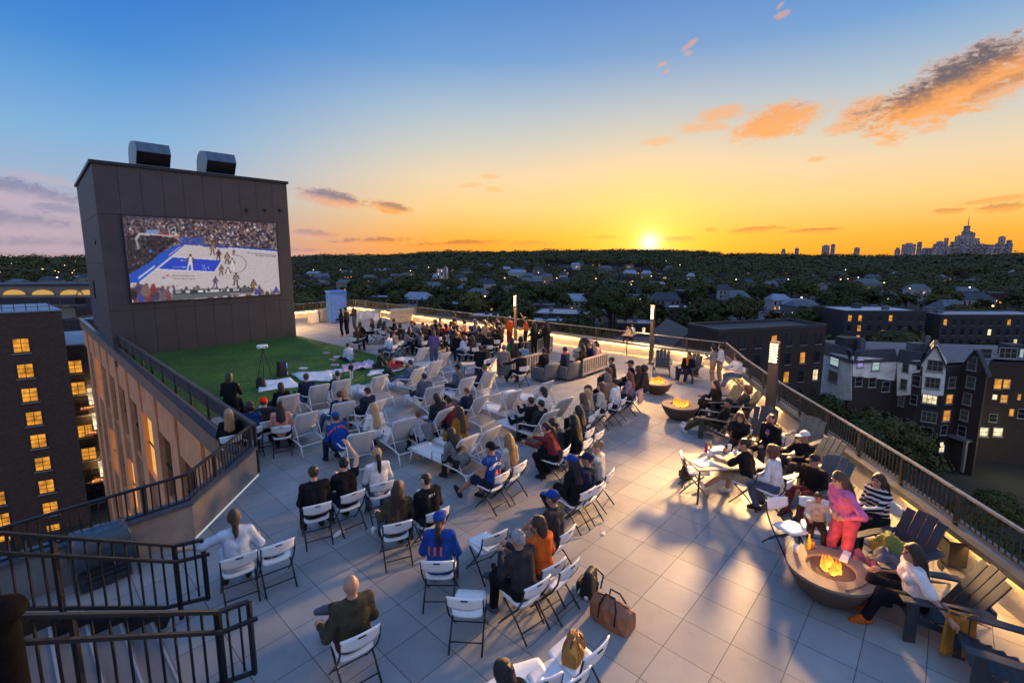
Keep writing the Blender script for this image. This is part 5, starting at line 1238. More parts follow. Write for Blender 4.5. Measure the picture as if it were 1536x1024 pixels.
LG('l22', (838, 602), (861, 595), 'white sling lounger under the black-haired woman in the white top')
LG('l23', (627, 523), (646, 521), 'white sling lounger turned upright behind the standing person in purple')
LG('l25', (661, 530), (676, 528), 'white sling lounger next to the standing person in purple')
T1 = at(1085, 690, .74)
P1, P2, P3 = at(986, 572, .42), at(1020, 607, .42), Vector((4.56, 6.21, .42))
at_seat('adk', 'a1', 993, 548, P1, 'charcoal adirondack chair standing empty behind the farther fire bowl', .4)
at_seat('adk', 'a2', 1033, 556, P1, 'charcoal adirondack chair under the person in the orange scarf', .4)
at_seat('adk', 'a3', 1104, 614, P2, 'charcoal adirondack chair with a brown-haired person sunk in it, by the nearer lamp', .4)
at_seat('adk', 'a4', 1078, 607, P2, 'charcoal adirondack chair under the woman with the fire-lit face', .4)
at_seat('adk', 'a5', 1075, 634, P2 + Vector((-1.2, -.5, 0)), 'charcoal adirondack chair under the person in the white collar stretching the legs', .4)
at_seat('adk', 'a6', 1139, 652, T1, 'charcoal adirondack chair standing empty at the foot of the nearest lamp', .4)
at_seat('adk2', 'b1', 1198, 668, T1 + Vector((.3, .3, 0)), 'sage grey adirondack chair standing empty behind the man in the white cap', .4)
at_seat('adk2', 'b2', 1214, 700, T1, 'sage grey adirondack chair under the man in the white cap', .4)
at_seat('adk2', 'b3', 1226, 736, P3 + Vector((-.7, 1.5, 0)), 'sage grey adirondack chair under the person in black behind the woman in pink', .4)
at_seat('adk', 'a7', 1340, 834, P3, 'charcoal adirondack chair piled with green and pink blankets, by the nearest fire bowl', .4)
at_seat('adk', 'a8', 1398, 902, P3 + Vector((-.2, -.25, 0)), 'charcoal adirondack chair under the woman in the white tee', .4)
pa9 = at(1502, 990, .4); place('adk', Vector((pa9.x + .12, pa9.y, 0)), yaw_to(pa9, P3) + .5, 'charcoal adirondack chair cut off by the right edge, nearest the viewer')
# white chairs round the right-hand table, turned towards it
def fc_at(key, px, py, target, label, z=.45): at_seat('fold', key, px, py, target, label, z)
fc_at('c31', 1045, 706, T1, 'empty white folding chair pushed up to the near corner of the food table')
fc_at('c32', 1118, 722, T1, 'white folding chair under the man in khaki shorts at the food table')
fc_at('c33', 1158, 735, T1, 'white folding chair under the woman in the white sweater at the food table')
fc_at('c34', 1310, 784, Vector((2.8, 6.9, 0)), 'white folding chair under the woman in the striped top')
fc_at('c30', 1185, 790, P3 + Vector((.3, 0, 0)), 'empty white folding chair facing the nearest fire bowl')
fc_at('c35', 1108, 668, T1, 'white folding chair under the auburn-haired woman at the food table')
fc_at('c40', 1152, 676, T1, 'white folding chair under the bearded man at the food table')
fc_at('c41', 1222, 802, P3, 'white folding chair under the small child by the nearest fire bowl', .3)
fc_at('c42', 1105, 566, P1, 'white chair under the curly-haired person in white by the right parapet')
fc_at('c43', 808, 862, SCREEN, 'white folding chair under the woman in the orange sweater')
fc_at('c44', 861, 752, SCREEN, 'white folding chair under the long-haired person in the blue cap with a leg stretched out')
fc_at('c45', 347, 668, SCREEN, 'white folding chair hidden behind the corner railing under the blonde person')
fc_at('c46', 378, 655, SCREEN, 'white folding chair under the person with black curls in the blue jacket')
fc_at('c47', 399, 646, SCREEN, 'white folding chair under the person in the orange beanie')
fc_at('c48', 873, 637, SCREEN, 'white folding chair under the person in slate blue at the cream row')
fc_at('c49', 760, 1046, SCREEN, 'white folding chair below the lower picture edge under the dark-haired person')
fc_at('c50', 868, 660, SCREEN, 'white folding chair under the person with long black hair')

# ---------------------------------------------------------------- sofas, tables
def sofa(px, py, rz, W, label):
    o = mk_sofa(W); p = at(px, py, .4); p.z = 0; o.location = p; o.rotation_euler = (0, 0, rz); tag(o, label, None, 'slatted sofas'); return p, rz
S['s1'] = sofa(781, 545, GA, 2.0, 'slatted sofa with people in green and blue on it, left of the other sofas')
S['s2'] = sofa(882, 545, GA, 1.9, 'slatted sofa nearest the fire bowls, its pale slatted back lit by the lamps')
S['s3'] = sofa(806, 517, GA, 1.6, 'slatted sofa under the people in black, farthest back near the parapet')
def armchair(px, py, rz, label):
    o = empty('armchair', label, 'armchair', at(px, py, .4) * 1, rz, 'grey armchairs'); o.location.z = 0
    mb = MB(); mb.box(-.36, .36, -.3, .4, .1, .40); mb.build('seat_base', M_sofaend, o, bevel=.03)
    mb = MB(); mb.box(-.30, .30, -.25, .41, .401, .47); mb.build('seat_cushion', M_cush, o, bevel=.03)
    mb = MB(); grid = [[(x, -.36 - .12 * t + .10 * abs(x / .4) ** 2, .1 + .68 * t - .08 * abs(x / .4) ** 3) for t in np.linspace(0, 1, 6)] for x in np.linspace(-.4, .4, 11)]; mb.sheet(grid, .06); mb.build('backrest', M_sofaend, o, True)
    for s in (-1, 1): mb = MB(); mb.box(s * .39 - .04, s * .39 + .04, -.27, .4, .1, .58); mb.build('armrest', M_sofaend, o, bevel=.02)
    p = o.location.copy(); return p, rz
S['ar1'] = armchair(818, 555, GA - .1, 'rounded grey armchair left of the lamp-lit slatted sofa')
S['ar2'] = armchair(850, 553, GA, 'dark grey armchair joined to the end of the lamp-lit slatted sofa')
M_fibre = mat('grey_wicker', (.2, .19, .18), .7, .2, 30, .4, 80)
def daybed(px, py, rz, label):
    o = empty('curved_daybed', label, 'daybed', at(px, py, .3), rz); o.location.z = 0
    mb = MB(); mb.lathe([(.55, 0), (.68, .06), (.7, .26), (.66, .28), (.001, .28)], 28); mb.build('base', M_fibre, o, True)
    mb = MB(); mb.lathe([(.001, .281), (.64, .281), (.66, .34), (.6, .40), (.001, .41)], 28); mb.build('mattress', M_cush, o, True)
    mb = MB(); grid = []
    for i in range(13):
        a = pi * i / 12 + pi; grid.append([(cos(a) * .7 * cos(t * 1.05), sin(a) * .7 * cos(t * 1.05) + .1 * t, .26 + .72 * sin(t * 1.05)) for t in np.linspace(0, 1.25, 8)])
    mb.sheet(grid, .03); mb.build('hood', M_fibre, o, True)
daybed(880, 527, GA + 1.2, 'round hooded daybed with a grey wicker shell, behind the lamp-lit sofa')
M_tabletop = mat('table_top', (.10, .11, .13), .3, .1, 5)
def table(name, px, py, W, D, rz, label, top=M_tabletop, h=.74):
    p = at(px, py, h); o = empty(name, label, 'table', (p.x, p.y, 0), rz)
    mb = MB(); mb.box(-W / 2, W / 2, -D / 2, D / 2, h - .035, h); mb.build('tabletop', top, o, bevel=.01)
    for sx in (-1, 1):
        for sy in (-1, 1): mb = MB(); mb.tube([(sx * (W / 2 - .07), sy * (D / 2 - .07), h - .04), (sx * (W / 2 - .05), sy * (D / 2 - .05), 0)], .018, 7); mb.build('leg', M_chairleg, o, True)
    return o
M_cloth_w = mat('table_cloth', (.46, .38, .29), .8, .06, 8, .2, 30)
tr_ = 1.0
table('food_table', 1085, 690, 1.45, .78, GA - .75, 'pale folding table crowded with food, cups and boxes by the right parapet', M_cloth_w)
table('patio_table', 564, 495, 1.5, .8, .1, 'dark patio table left of the red cone, with people in silhouette around it')
table('patio_table', 650, 488, 1.6, .8, .2, 'bluish patio table right of the red cone')
table('patio_table', 705, 545, .7, .6, .3, 'small low table with a blue tray, in front of the man turning to the sofa', mat('beige_top', (.45, .38, .3), .5, .08), .5)
def item(fn, label, cat, loc, name, m, rz=0, smooth=True, group=None):
    mb = MB(); fn(mb); o = mb.build(name, m, None, smooth); o.location = loc; o.rotation_euler = (0, 0, rz); return tag(o, label, cat, group)
M_paper = mat('paper_white', (.78, .76, .72), .7, .04); M_amber = mat('amber_drink', (.45, .2, .04), .15, .1); M_yel = mat('mustard_plastic', (.75, .5, .04), .4, .05); M_redp = mat('red_plastic', (.6, .03, .02), .4, .05); M_card = mat('cardboard', (.36, .23, .12), .8, .12, 8)
def cup(r=.04, h=.11): return lambda mb: mb.lathe([(r * .75, 0), (r, h), (r * .92, h), (r * .7, .01), (.001, .01)], 12)
def bottle(mb): mb.lathe([(.03, 0), (.034, .01), (.034, .13), (.014, .18), (.013, .23), (.001, .232)], 12)
tt = lambda px, py: at(px, py, .741)
item(bottle, 'yellow squeeze bottle standing on the food table', 'bottle', tt(1066, 676), 'sauce_bottle', M_yel)
item(bottle, 'red squeeze bottle standing on the food table', 'bottle', tt(1059, 678), 'sauce_bottle', M_redp)
item(lambda mb: mb.box(-.2, .2, -.12, .12, 0, .06), 'long white takeaway box at the back of the food table', 'box', tt(1075, 676), 'takeaway_box', M_paper, .2, False)
item(cup(.045, .13), 'tall paper cup near the auburn-haired woman on the food table', 'cup', tt(1094, 675), 'paper_cup', M_paper)
item(cup(.04, .12), 'amber drink cup beside the white box on the food table', 'cup', tt(1087, 680), 'drink_cup', M_amber)
item(cup(.045, .1), 'small white cup at the bearded man on the food table', 'cup', tt(1103, 682), 'paper_cup', M_paper)
item(cup(.05, .12), 'wide glass jar in the middle of the food table', 'jar', tt(1064, 686), 'glass_jar', M_paper)
item(lambda mb: mb.lathe([(.001, 0), (.09, 0), (.13, .015), (.125, .02), (.001, .008)], 18), 'white plate in the middle of the food table', 'plate', tt(1081, 689), 'plate', M_paper)
item(lambda mb: mb.box(-.17, .17, -.12, .12, 0, .05), 'open cardboard tray with food on the food table', 'tray', tt(1096, 690), 'food_tray', M_card, .6, False)
item(lambda mb: mb.box(-.19, .19, -.15, .15, 0, .012), 'white paper sheet over the near corner of the food table', 'paper', tt(1055, 694), 'paper_sheet', M_paper, .3, False)
for k, (px, py) in enumerate(((556, 494), (563, 497), (571, 494), (548, 496))): item(cup(.04, .11), 'small pale cup on the dark patio table', 'cup', at(px, py, .741), 'paper_cup', M_paper, group='cups on the dark patio table')
for k, (px, py) in enumerate(((640, 487), (655, 486))): item(cup(.05, .14), 'bright plastic cup on the bluish patio table', 'cup', at(px, py, .741), 'plastic_cup', M_paper, group='cups on the bluish patio table')

# ---------------------------------------------------------------- fire bowls
M_bowl = mat('bowl_concrete', (.085, .058, .04), .7, .14, 4, .15, 40); M_rim = mat('bowl_rim', (.17, .14, .11), .75, .12, 5, .15, 50); M_lava = mat('lava_rock', (.03, .022, .02), .95, .3, 20, .8, 40)
def fire_mat():
    M = bpy.data.materials.new('flame'); M.use_nodes = True; t = NT(M.node_tree); t.n.clear(); co = t.node('ShaderNodeTexCoord').outputs['Object']; s = t.node('ShaderNodeSeparateXYZ'); t.l.new(co, s.inputs[0])
    nz_ = t.noise(co, 14, 4, .6); f = t.m('ADD', t.m('MULTIPLY', s.outputs[2], 3.0), t.m('MULTIPLY', t.m('SUBTRACT', nz_, .5), .9), clamp=True)
    e = t.node('ShaderNodeEmission'); t.put(e.inputs[0], t.ramp(f, [(0, (1, .46, .09)), (.3, (1, .30, .03)), (.75, (1, .14, .01))])); t.put(e.inputs[1], t.ramp(f, [(0, (3.2, 3.2, 3.2)), (.4, (2.1, 2.1, 2.1)), (1, (1.2, 1.2, 1.2))]))
    tr = t.node('ShaderNodeBsdfTransparent'); mx = t.node('ShaderNodeMixShader'); t.put(mx.inputs[0], t.smooth(t.m('ADD', f, t.m('MULTIPLY', nz_, .35)), .95, .45)); t.l.new(tr.outputs[0], mx.inputs[1]); t.l.new(e.outputs[0], mx.inputs[2])
    o = t.node('ShaderNodeOutputMaterial'); t.l.new(mx.outputs[0], o.inputs[0]); return M
M_fire = fire_mat()
M_ember = mat('ember', (.05, .02, .01), .9, .3, 20, emit=(1, .22, .03), strength=4)
def fire_bowl(p, r, h, label, seed, power, nf=22, fh=1.0, fr=.72):
    o = empty('fire_bowl', label, 'fire bowl', (p.x, p.y, 0)); ri = r * .56
    mb = MB(); mb.lathe([(r * .42, 0), (r * .5, .02), (r * .74, h * .3), (r * .93, h * .72), (r * .99, h - .035), (r * .985, h - .03)], 48); mb.build('bowl', M_bowl, o, True)
    mb = MB(); mb.lathe([(r * .96, h - .05), (r, h - .04), (r, h), (ri, h + .002), (ri - .01, h - .01), (ri - .03, h - .13), (.001, h - .14)], 48); mb.build('rim', M_rim, o, False)
    g = random.Random(seed); mb = MB()
    for k in range(55): a, d = g.uniform(0, 6.28), ri * .93 * sqrt(g.random()); s = g.uniform(.022, .045); mb.ball((cos(a) * d, sin(a) * d, h - .11 + g.uniform(0, .05)), s, s * g.uniform(.7, 1.2), s * .8, 6, 4)
    mb.build('lava_rock_bed', M_lava, o)
    mb = MB()
    for k in range(26): a, d = g.uniform(0, 6.28), ri * .85 * sqrt(g.random()); mb.ball((cos(a) * d, sin(a) * d, h - .05), .03, .03, .02, 6, 4)
    mb.build('glowing_coal_bed', M_ember, o)
    mb = MB()
    for k in range(nf):
        a, d = g.uniform(0, 6.28), ri * fr * sqrt(g.random()); hh = fh * g.uniform(.10, .34) * (1.15 - d / ri * .6); b = Vector((cos(a) * d, sin(a) * d, h - .07)); sw = g.uniform(-.06, .06); w_ = g.uniform(.022, .045)
        mb.tube([b, b + Vector((sw * .3, .01, hh * .3)), b + Vector((sw, sw * .4, hh * .65)), b + Vector((sw * .4, .02, hh))], .03, 7, radii=[w_ * .7, w_, w_ * .6, .003])
    f = mb.build('flame', M_fire, o, True)
    f.data.transform(Matrix.Translation((0, 0, -(h - .07)))); f.location = (0, 0, h - .07)
    point('fire_light', (p.x, p.y, h + .16), power, (1, .36, .07), .14)
fire_bowl(P1, .52, .42, 'round fire bowl with tall flames, the farther of two by the row of chairs', 1, 42, 32, 1.25)
fire_bowl(P2, .54, .44, 'round fire bowl burning in the open, between the row of chairs and the nearest lamp', 2, 42, 30, 1.2)
fire_bowl(P3, .56, .45, 'large fire bowl with a wide pale rim at the feet of the woman in pink', 3, 20, 20, .75, .42)
for dx, dy, lab, mm, kind in ((-.05, .44, 'clear bottle with a yellow cap on the rim of the nearest fire bowl', M_yel, 0), (.02, .46, 'small round jar on the rim of the nearest fire bowl', M_amber, 1), (-.3, .34, 'tall thin glass on the rim of the nearest fire bowl', M_paper, 1)):
    item(bottle if kind == 0 else cup(.04, .12), lab, 'bottle' if kind == 0 else 'glass', (P3.x + dx, P3.y + dy, .453), 'bottle' if kind == 0 else 'glass_cup', mm)
item(lambda mb: (mb.box(-.16, .16, -.05, .05, 0, .015), mb.box(-.02, .14, -.03, .03, .016, .03)), 'flat snack box lying on the rim of the nearest fire bowl', 'box', (P3.x + .37, P3.y + .23, .453), 'snack_box', M_paper, .8, False)
for dx, dy, a in ((.02, -.45, .3), (.33, -.31, .5)): item(lambda mb: mb.tube([(-.16, 0, .006), (.16, 0, .006)], .006, 5), 'roasting stick resting on the rim of the nearest fire bowl', 'stick', (P3.x + dx, P3.y + dy, .453), 'roasting_stick', M_chairleg, a, True, 'roasting sticks')

# ---------------------------------------------------------------- bags, blankets, small things
M_tan = mat('tan_leather', (.32, .12, .05), .5, .2, 5, .2, 30); M_bagblk = mat('black_nylon', (.012, .012, .014), .6, .3, 8, .3, 40); M_must = mat('mustard_suede', (.42, .20, .03), .7, .2, 7, .2, 40)
def duffel(p, rz, label, W, D, Hh, m, strap):
    o = empty('duffel_bag' if W > .5 else 'handbag', label, 'bag', p, rz); mb = MB(); grid = []
    prof = [(0, 0), (.5, 0), (.55, .35), (.45, .75), (.12, .98), (0, 1.0)]
    ring = [(x, z) for x, z in prof] + [(-x, z) for x, z in prof[::-1]][1:]; n = len(ring); g = random.Random(4)
    for k in range(9):
        t = k / 8 * 2 - 1; s = (1 - abs(t) ** 4 * .25); sz = 1 - .16 * t * t
        grid.append([(t * W / 2, x * D * s + g.uniform(-.012, .012), z * Hh * sz + g.uniform(-.008, .008)) for x, z in ring])
    for k in range(8):
        for j in range(n - 1): mb.quad(grid[k][j], grid[k + 1][j], grid[k + 1][j + 1], grid[k][j + 1])
    mb.quad(*grid[0]); mb.quad(*grid[-1][::-1]); mb.build('body', m, o)
    for s in (-1, 1):
        mb = MB(); mb.tube([(-W * .22, s * D * .53, Hh * .3), (-W * .22, s * D * .42, Hh * .8), (-W * .12, s * D * .2, Hh * 1.22), (W * .12, s * D * .2, Hh * 1.22), (W * .22, s * D * .42, Hh * .8), (W * .22, s * D * .53, Hh * .3)], .013, 6); mb.build('handle', strap, o, True)
    mb = MB(); mb.tube([(-W * .42, 0, Hh * .93), (0, .0, Hh * 1.01), (W * .42, 0, Hh * .93)], .008, 5); mb.build('zip', M_black, o, True)
p = at(918, 932); duffel(p, -.75, 'tan leather duffel bag on the paving behind the empty chair', .56, .3, .34, M_tan, M_black)
q, a = S['c14']; duffel(Vector((q.x, q.y + .02, .47)), a + .4, 'mustard handbag lying on a white folding chair', .34, .2, .22, M_must, M_tan)
def backpack(p, rz, label, m, s=1.0):
    o = empty('backpack', label, 'bag', p, rz); o.scale = (s, s, s)
    mb = MB(); mb.hexa([(-.16, -.1, 0), (.16, -.1, 0), (.16, .12, 0), (-.16, .12, 0), (-.12, -.07, .4), (.12, -.07, .4), (.12, .05, .4), (-.12, .05, .4)]); mb.build('body', m, o, bevel=.05)
    mb = MB(); mb.box(-.11, .11, .121, .17, .03, .2); mb.build('pocket', m, o, bevel=.02)
    for x in (-.08, .08): mb = MB(); mb.tube([(x, -.06, .38), (x * 1.2, -.17, .3), (x * 1.3, -.13, .08)], .013, 6); mb.build('strap', m, o, True)
backpack(at(884, 890), 1.0, 'black backpack leaning by the empty chair, sandals beside it', M_bagblk, 1.0)
backpack(at(1029, 718), .4, 'black backpack on the paving under the empty chair at the food table', M_bagblk, .85)
backpack(at(392, 582), .2, 'dark backpack with a pale jacket on the edge of the white blanket', mat('green_nylon', (.02, .03, .03), .7, .3, 8), 1.1)
def shoe_mb(mb, s=1.0):
    g2 = [(0, -.13, .035, .035), (0, -.05, .045, .038), (0, .05, .04, .04), (0, .12, .028, .036)]
    mb.tube([(a, b, c) for a, b, c, d in g2], .04, 10, radii=[.03, .042, .042, .026])
for k, (px, py, a) in enumerate(((868, 888, .5), (876, 892, .2), (890, 888, -.2))):
    item(shoe_mb, 'pale loose shoe on the paving beside the black backpack', 'shoe', at(px, py), 'shoe', M_paper, a, True, 'loose shoes by the backpack')
item(shoe_mb, 'white shoe lying on the paving behind the man in the black jacket', 'shoe', at(509, 802), 'shoe', M_paper, -.4)
q, a = S['c11']; o = item(lambda mb: (mb.ob((0, .0, .01), (1, 0, 0), (0, 1, 0), (0, 0, 1), .15, .2, .008), mb.ob((.0, .0, .021), (1, .1, 0), (-.1, 1, 0), (0, 0, 1), .08, .13, .0025)), 'white paper folder on the seat of a folding chair', 'folder', (q.x, q.y, .478), 'paper_folder', M_paper, a + .25, False)
q, a = S['c8']; duffel(Vector((q.x, q.y - .03, .47)), a, 'small black bag on the empty folding chair by the stairs', .26, .13, .1, M_bagblk, M_bagblk)
q, a = S['c13']; item(lambda mb: [mb.ball((random.Random(i).uniform(-.05, .05), random.Random(i + 9).uniform(-.05, .05), .02), .035, .03, .02, 6, 4) for i in range(4)], 'crumpled napkin on the empty folding chair by the backpack', 'napkin', (q.x, q.y, .478), 'napkin', M_paper)
def cloth_sheet(label, pxs, m, cat='blanket', z=.03, seed=1, amp=.03, name='blanket', lift=None):
    """a rumpled cloth spread over four ground corners"""
    P = [at(x, y, z) for x, y in pxs]; g = random.Random(seed); n = 14; ph = [g.uniform(0, 6.3) for _ in range(6)]; grid = []; c0 = sum(P, Vector()) / 4; c0.z = 0
    for i in range(n):
        row = []
        for j in range(n):
            a, b = i / (n - 1), j / (n - 1); p_ = (P[0] * (1 - a) + P[1] * a) * (1 - b) + (P[3] * (1 - a) + P[2] * a) * b
            zz = amp * (.5 + .5 * sin(7 * a + ph[0] + 3 * b) * sin(6 * b + ph[1])) + amp * .4 * (.5 + .5 * sin(17 * a + ph[2] - 9 * b))
            e = .02 * sin(9 * (a + b) + ph[3]); row.append((p_.x + e - c0.x, p_.y - e - c0.y, z + zz + (lift(a, b) if lift else 0)))
        grid.append(row)
    mb = MB(); mb.sheet(grid, .012); o = mb.build(name, m, None, True); o.location = c0; return tag(o, label, cat)
M_bl = lambda c: mat('blanket_cloth', c, .9, .16, 6, .5, 40)
cloth_sheet('white blanket spread on the lawn beside the dark backpack', [(387, 588), (452, 580), (435, 567), (392, 572)], M_bl((.62, .68, .74)), seed=1)
cloth_sheet('pale grey blanket spread on the lawn, right of the white one', [(452, 572), (500, 573), (496, 556), (437, 561)], M_bl((.55, .60, .66)), seed=2, amp=.05)
cloth_sheet('small white cloth on the lawn behind the loungers', [(498, 562), (520, 558), (512, 553), (495, 556)], M_bl((.6, .66, .72)), seed=3)
cloth_sheet('pink patterned blanket on the lawn by the small child', [(515, 560), (545, 553), (540, 544), (512, 549)], M_bl((.55, .38, .44)), seed=4, amp=.07)
cloth_sheet('lilac blanket bundled near the person in dark green on the lawn', [(540, 555), (562, 552), (560, 541), (540, 545)], M_bl((.36, .34, .5)), seed=5, amp=.09)
cloth_sheet('white blanket edge under the red jacket on the lawn', [(550, 565), (604, 556), (612, 546), (556, 556)], M_bl((.66, .66, .68)), seed=6, amp=.04)
cloth_sheet('bright red jacket heaped on the white blanket at the lawn corner', [(584, 556), (606, 552), (604, 541), (582, 546)], M_bl((.5, .02, .02)), seed=7, amp=.16, cat='jacket', name='jacket', z=.08)
for lab, px, py, c in (('white paper plate on the lawn above the pale blanket', 455, 553, (.7, .7, .7)), ('pinkish snack box on the lawn in front of the person in pale stripes', 489, 530, (.5, .35, .3)), ('white box lying beside the person in pale stripes', 506, 536, (.6, .6, .64)), ('brown paper bag on the lawn beside the person in pale stripes', 499, 540, (.4, .28, .16)), ('small pink box on the lawn by the blankets', 502, 548, (.5, .36, .4))):
    item(lambda mb: mb.box(-.16, .16, -.11, .11, 0, .05), lab, 'box', at(px, py, .025), 'snack_box', mat('snack_box', c, .7, .1), rnd.uniform(-.6, .6), False)
# speaker and camera stand on the lawn
o = empty('loudspeaker', 'black loudspeaker with blue lights standing on the lawn', 'speaker', at(423, 564, .02), -.7)
mb = MB(); mb.hexa([(-.17, -.15, 0), (.17, -.15, 0), (.17, .15, 0), (-.17, .15, 0), (-.15, -.12, .62), (.15, -.12, .62), (.15, .15, .6), (-.15, .15, .6)]); mb.build('cabinet', M_bagblk, o, bevel=.015)
for z in (.17, .43): mb = MB(); mb.tube([(.0, .15, z), (0, .162, z)], .11, 20); mb.build('cone', M_black, o); 
M_blue = glowmat('blue_light', (.12, .2, 1), 2.2)
for x, z in ((.12, .5), (.1, .38), (.12, .12)): mb = MB(); mb.box(x - .035, x + .035, .152, .168, z - .05, z + .05); mb.build('light', M_blue, o)
for x, z in ((-.17, .35),): mb = MB(); mb.ob((-.168, 0, .3), (1, 0, .03), (0, 1, 0), (0, 0, 1), .006, .05, .2); mb.build('light', M_blue, o)
o = empty('projector_stand', 'white device on a thin black tripod standing on the lawn', 'tripod', at(397, 567, .02), .5)
for k in range(3): a = 2.1 * k + .4; mb = MB(); mb.tube([(0, 0, 1.18), (cos(a) * .3, sin(a) * .3, 0)], .012, 6); mb.build('leg', M_black, o, True)
mb = MB(); mb.box(-.03, .03, -.03, .03, 1.15, 1.22); mb.build('head', M_black, o); mb = MB(); mb.box(-.2, .2, -.11, .11, 1.221, 1.36); dv = mb.build('device', M_white, o, bevel=.05)
for x in (-.14, .14): mb = MB(); mb.tube([(x, -.112, 1.29), (x, -.122, 1.29)], .025, 10); mb.build('lens', M_black, dv)
# traffic cones and the things by the screen tower
M_cone = mat('cone_orange', (.75, .10, .02), .5, .06)
def cone(px, py, label, s=1.0):
    o = empty('traffic_cone', label, 'cone', at(px, py), 0, 'orange traffic cones'); o.scale = (s, s, s)
    mb = MB(); mb.box(-.18, .18, -.18, .18, 0, .03); mb.build('base', M_cone, o); mb = MB(); mb.lathe([(.13, .03), (.035, .7), (.001, .7)], 16); b = mb.build('body', M_cone, o, True)
    mb = MB(); mb.lathe([(.092, .32), (.070, .46)], 16); b2 = mb.build('band', M_paper, o, True); b2.scale = (1.03, 1.03, 1)
cone(464.5, 482, 'orange traffic cone farthest left, beside the screen tower'); cone(481, 483, 'orange traffic cone against the grey covered stack', .85); cone(499.5, 484, 'orange traffic cone just left of the standing people', .9); cone(620.5, 497, 'tall red traffic cone between the two patio tables', 1.1)
o = empty('covered_stack', 'stack of things under a grey cover between two orange cones', 'stack', at(491, 482), GA)
mb = MB(); mb.hexa([(-.75, -.45, 0), (.75, -.45, 0), (.75, .45, 0), (-.75, .45, 0), (-.6, -.38, .95), (.62, -.38, 1.1), (.6, .38, 1.15), (-.6, .38, .9)]); mb.build('cover', mat('grey_tarp', (.2, .2, .21), .7, .2, 4, .3, 12), o, bevel=.09)
mb = MB(); mb.hexa([(-1.35, -.4, 0), (-.77, -.4, 0), (-.77, .4, 0), (-1.35, .4, 0), (-1.3, -.35, .8), (-.79, -.35, .85), (-.79, .35, .85), (-1.3, .35, .8)]); mb.build('wrapped_pile', mat('clear_wrap', (.55, .52, .48), .35, .15, 8, .3, 20), o, bevel=.06)
o = empty('blue_cabinet', 'tall blue cabinet in the far corner beside the screen tower', 'cabinet', at(506, 483), GA - .2)
mb = MB(); mb.box(-.62, .62, -.55, .55, 0, 2.25); mb.build('shell', mat('blue_shell', (.035, .13, .46), .5, .15, 3), o, bevel=.06); mb = MB(); mb.box(-.5, .5, -.585, -.552, .1, 2.05); dr = mb.build('door', mat('blue_door', (.05, .17, .54), .45, .15, 3), o, bevel=.01)
mb = MB(); mb.box(.36, .42, -.62, -.587, .95, 1.15); mb.build('handle', M_black, dr); mb = MB(); mb.hexa([(-.66, -.6, 2.252), (.66, -.6, 2.252), (.66, .58, 2.252), (-.66, .58, 2.252), (-.6, -.5, 2.36), (.6, -.5, 2.36), (.6, .5, 2.36), (-.6, .5, 2.36)]); mb.build('roof', mat('blue_roof', (.06, .2, .54), .5, .1), o, bevel=.02)
o = empty('cushion_stack', 'stack of pale lounger cushions by the far parapet', 'stack', at(605, 483), GA)
for k in range(8): mb = MB(); g = random.Random(k); dx, dy = g.uniform(-.08, .08), g.uniform(-.06, .06); mb.box(-.95 + dx, .95 + dx, -.35 + dy, .35 + dy, .05 + k * .12, .05 + k * .12 + .112); mb.build('cushion', mat('cushion_cloth', (.5, .42, .32), .85, .1), o, bevel=.03) if k == 0 else mb.build('cushion', bpy.data.materials['cushion_cloth'], o, bevel=.03)
o = empty('chair_stack', 'row of stacked white chairs along the wall behind the standing people', 'stack', at(549, 484), -.5)
for k in range(9): mb = MB(); x = -1.2 + k * .28; mb.tube([(x, -.2, 0), (x + .04, -.15, .8), (x + .04, .15, .8), (x, .2, 0)], .018, 6); mb.build('frame', M_tube, o, True); mb = MB(); mb.ob((x + .05, 0, .5), (0, 1, 0), (.1, 0, 1), (1, 0, 0), .2, .26, .012); mb.build('seat', M_white, o)
o = empty('storage_bench', 'pale flat-topped bench along the glowing far parapet, left of the stacked cushions', 'bench', at(575, 474), GA)
mb = MB(); mb.box(-1.6, 1.6, -.35, .35, .42, .5); mb.build('top', mat('bench_top', (.55, .48, .4), .6, .1), o); mb = MB(); mb.box(-1.55, 1.55, -.3, .3, 0, .418); mb.build('base', M_sofaend, o)
# bar table by the far parapet, dark plant stand, tall chairs
def bar_table(px, py, label, W=1.1):
    p = at(px, py); o = empty('bar_table', label, 'table', p, GA + .2)
    mb = MB(); mb.box(-W / 2, W / 2, -.25, .25, 1.0, 1.04); mb.build('tabletop', mat('bar_top', (.32, .25, .17), .5, .1), o)
    for x in (-W / 2 + .08, W / 2 - .08): mb = MB(); mb.tube([(x, 0, 0), (x, 0, 1.0)], .03, 8); mb.build('leg', M_black, o, True)
    return p
bp = bar_table(944, 531, 'narrow bar table with bags on it, against the far parapet left of the middle lamp')
for dx, lab, c, s in ((-.3, 'tan tote bag on the narrow bar table', (.4, .3, .18), 1.0), (.1, 'dark pouch on the narrow bar table', (.06, .06, .08), .7), (.38, 'white and blue bag on the narrow bar table', (.6, .6, .68), 1.0)):
    duffel(Vector((bp.x + dx * cos(GA + .2), bp.y + dx * sin(GA + .2), 1.045)), GA + .2, lab, .42 * s, .2 * s, .3 * s, mat('bag_cloth', c, .8, .15), M_black)
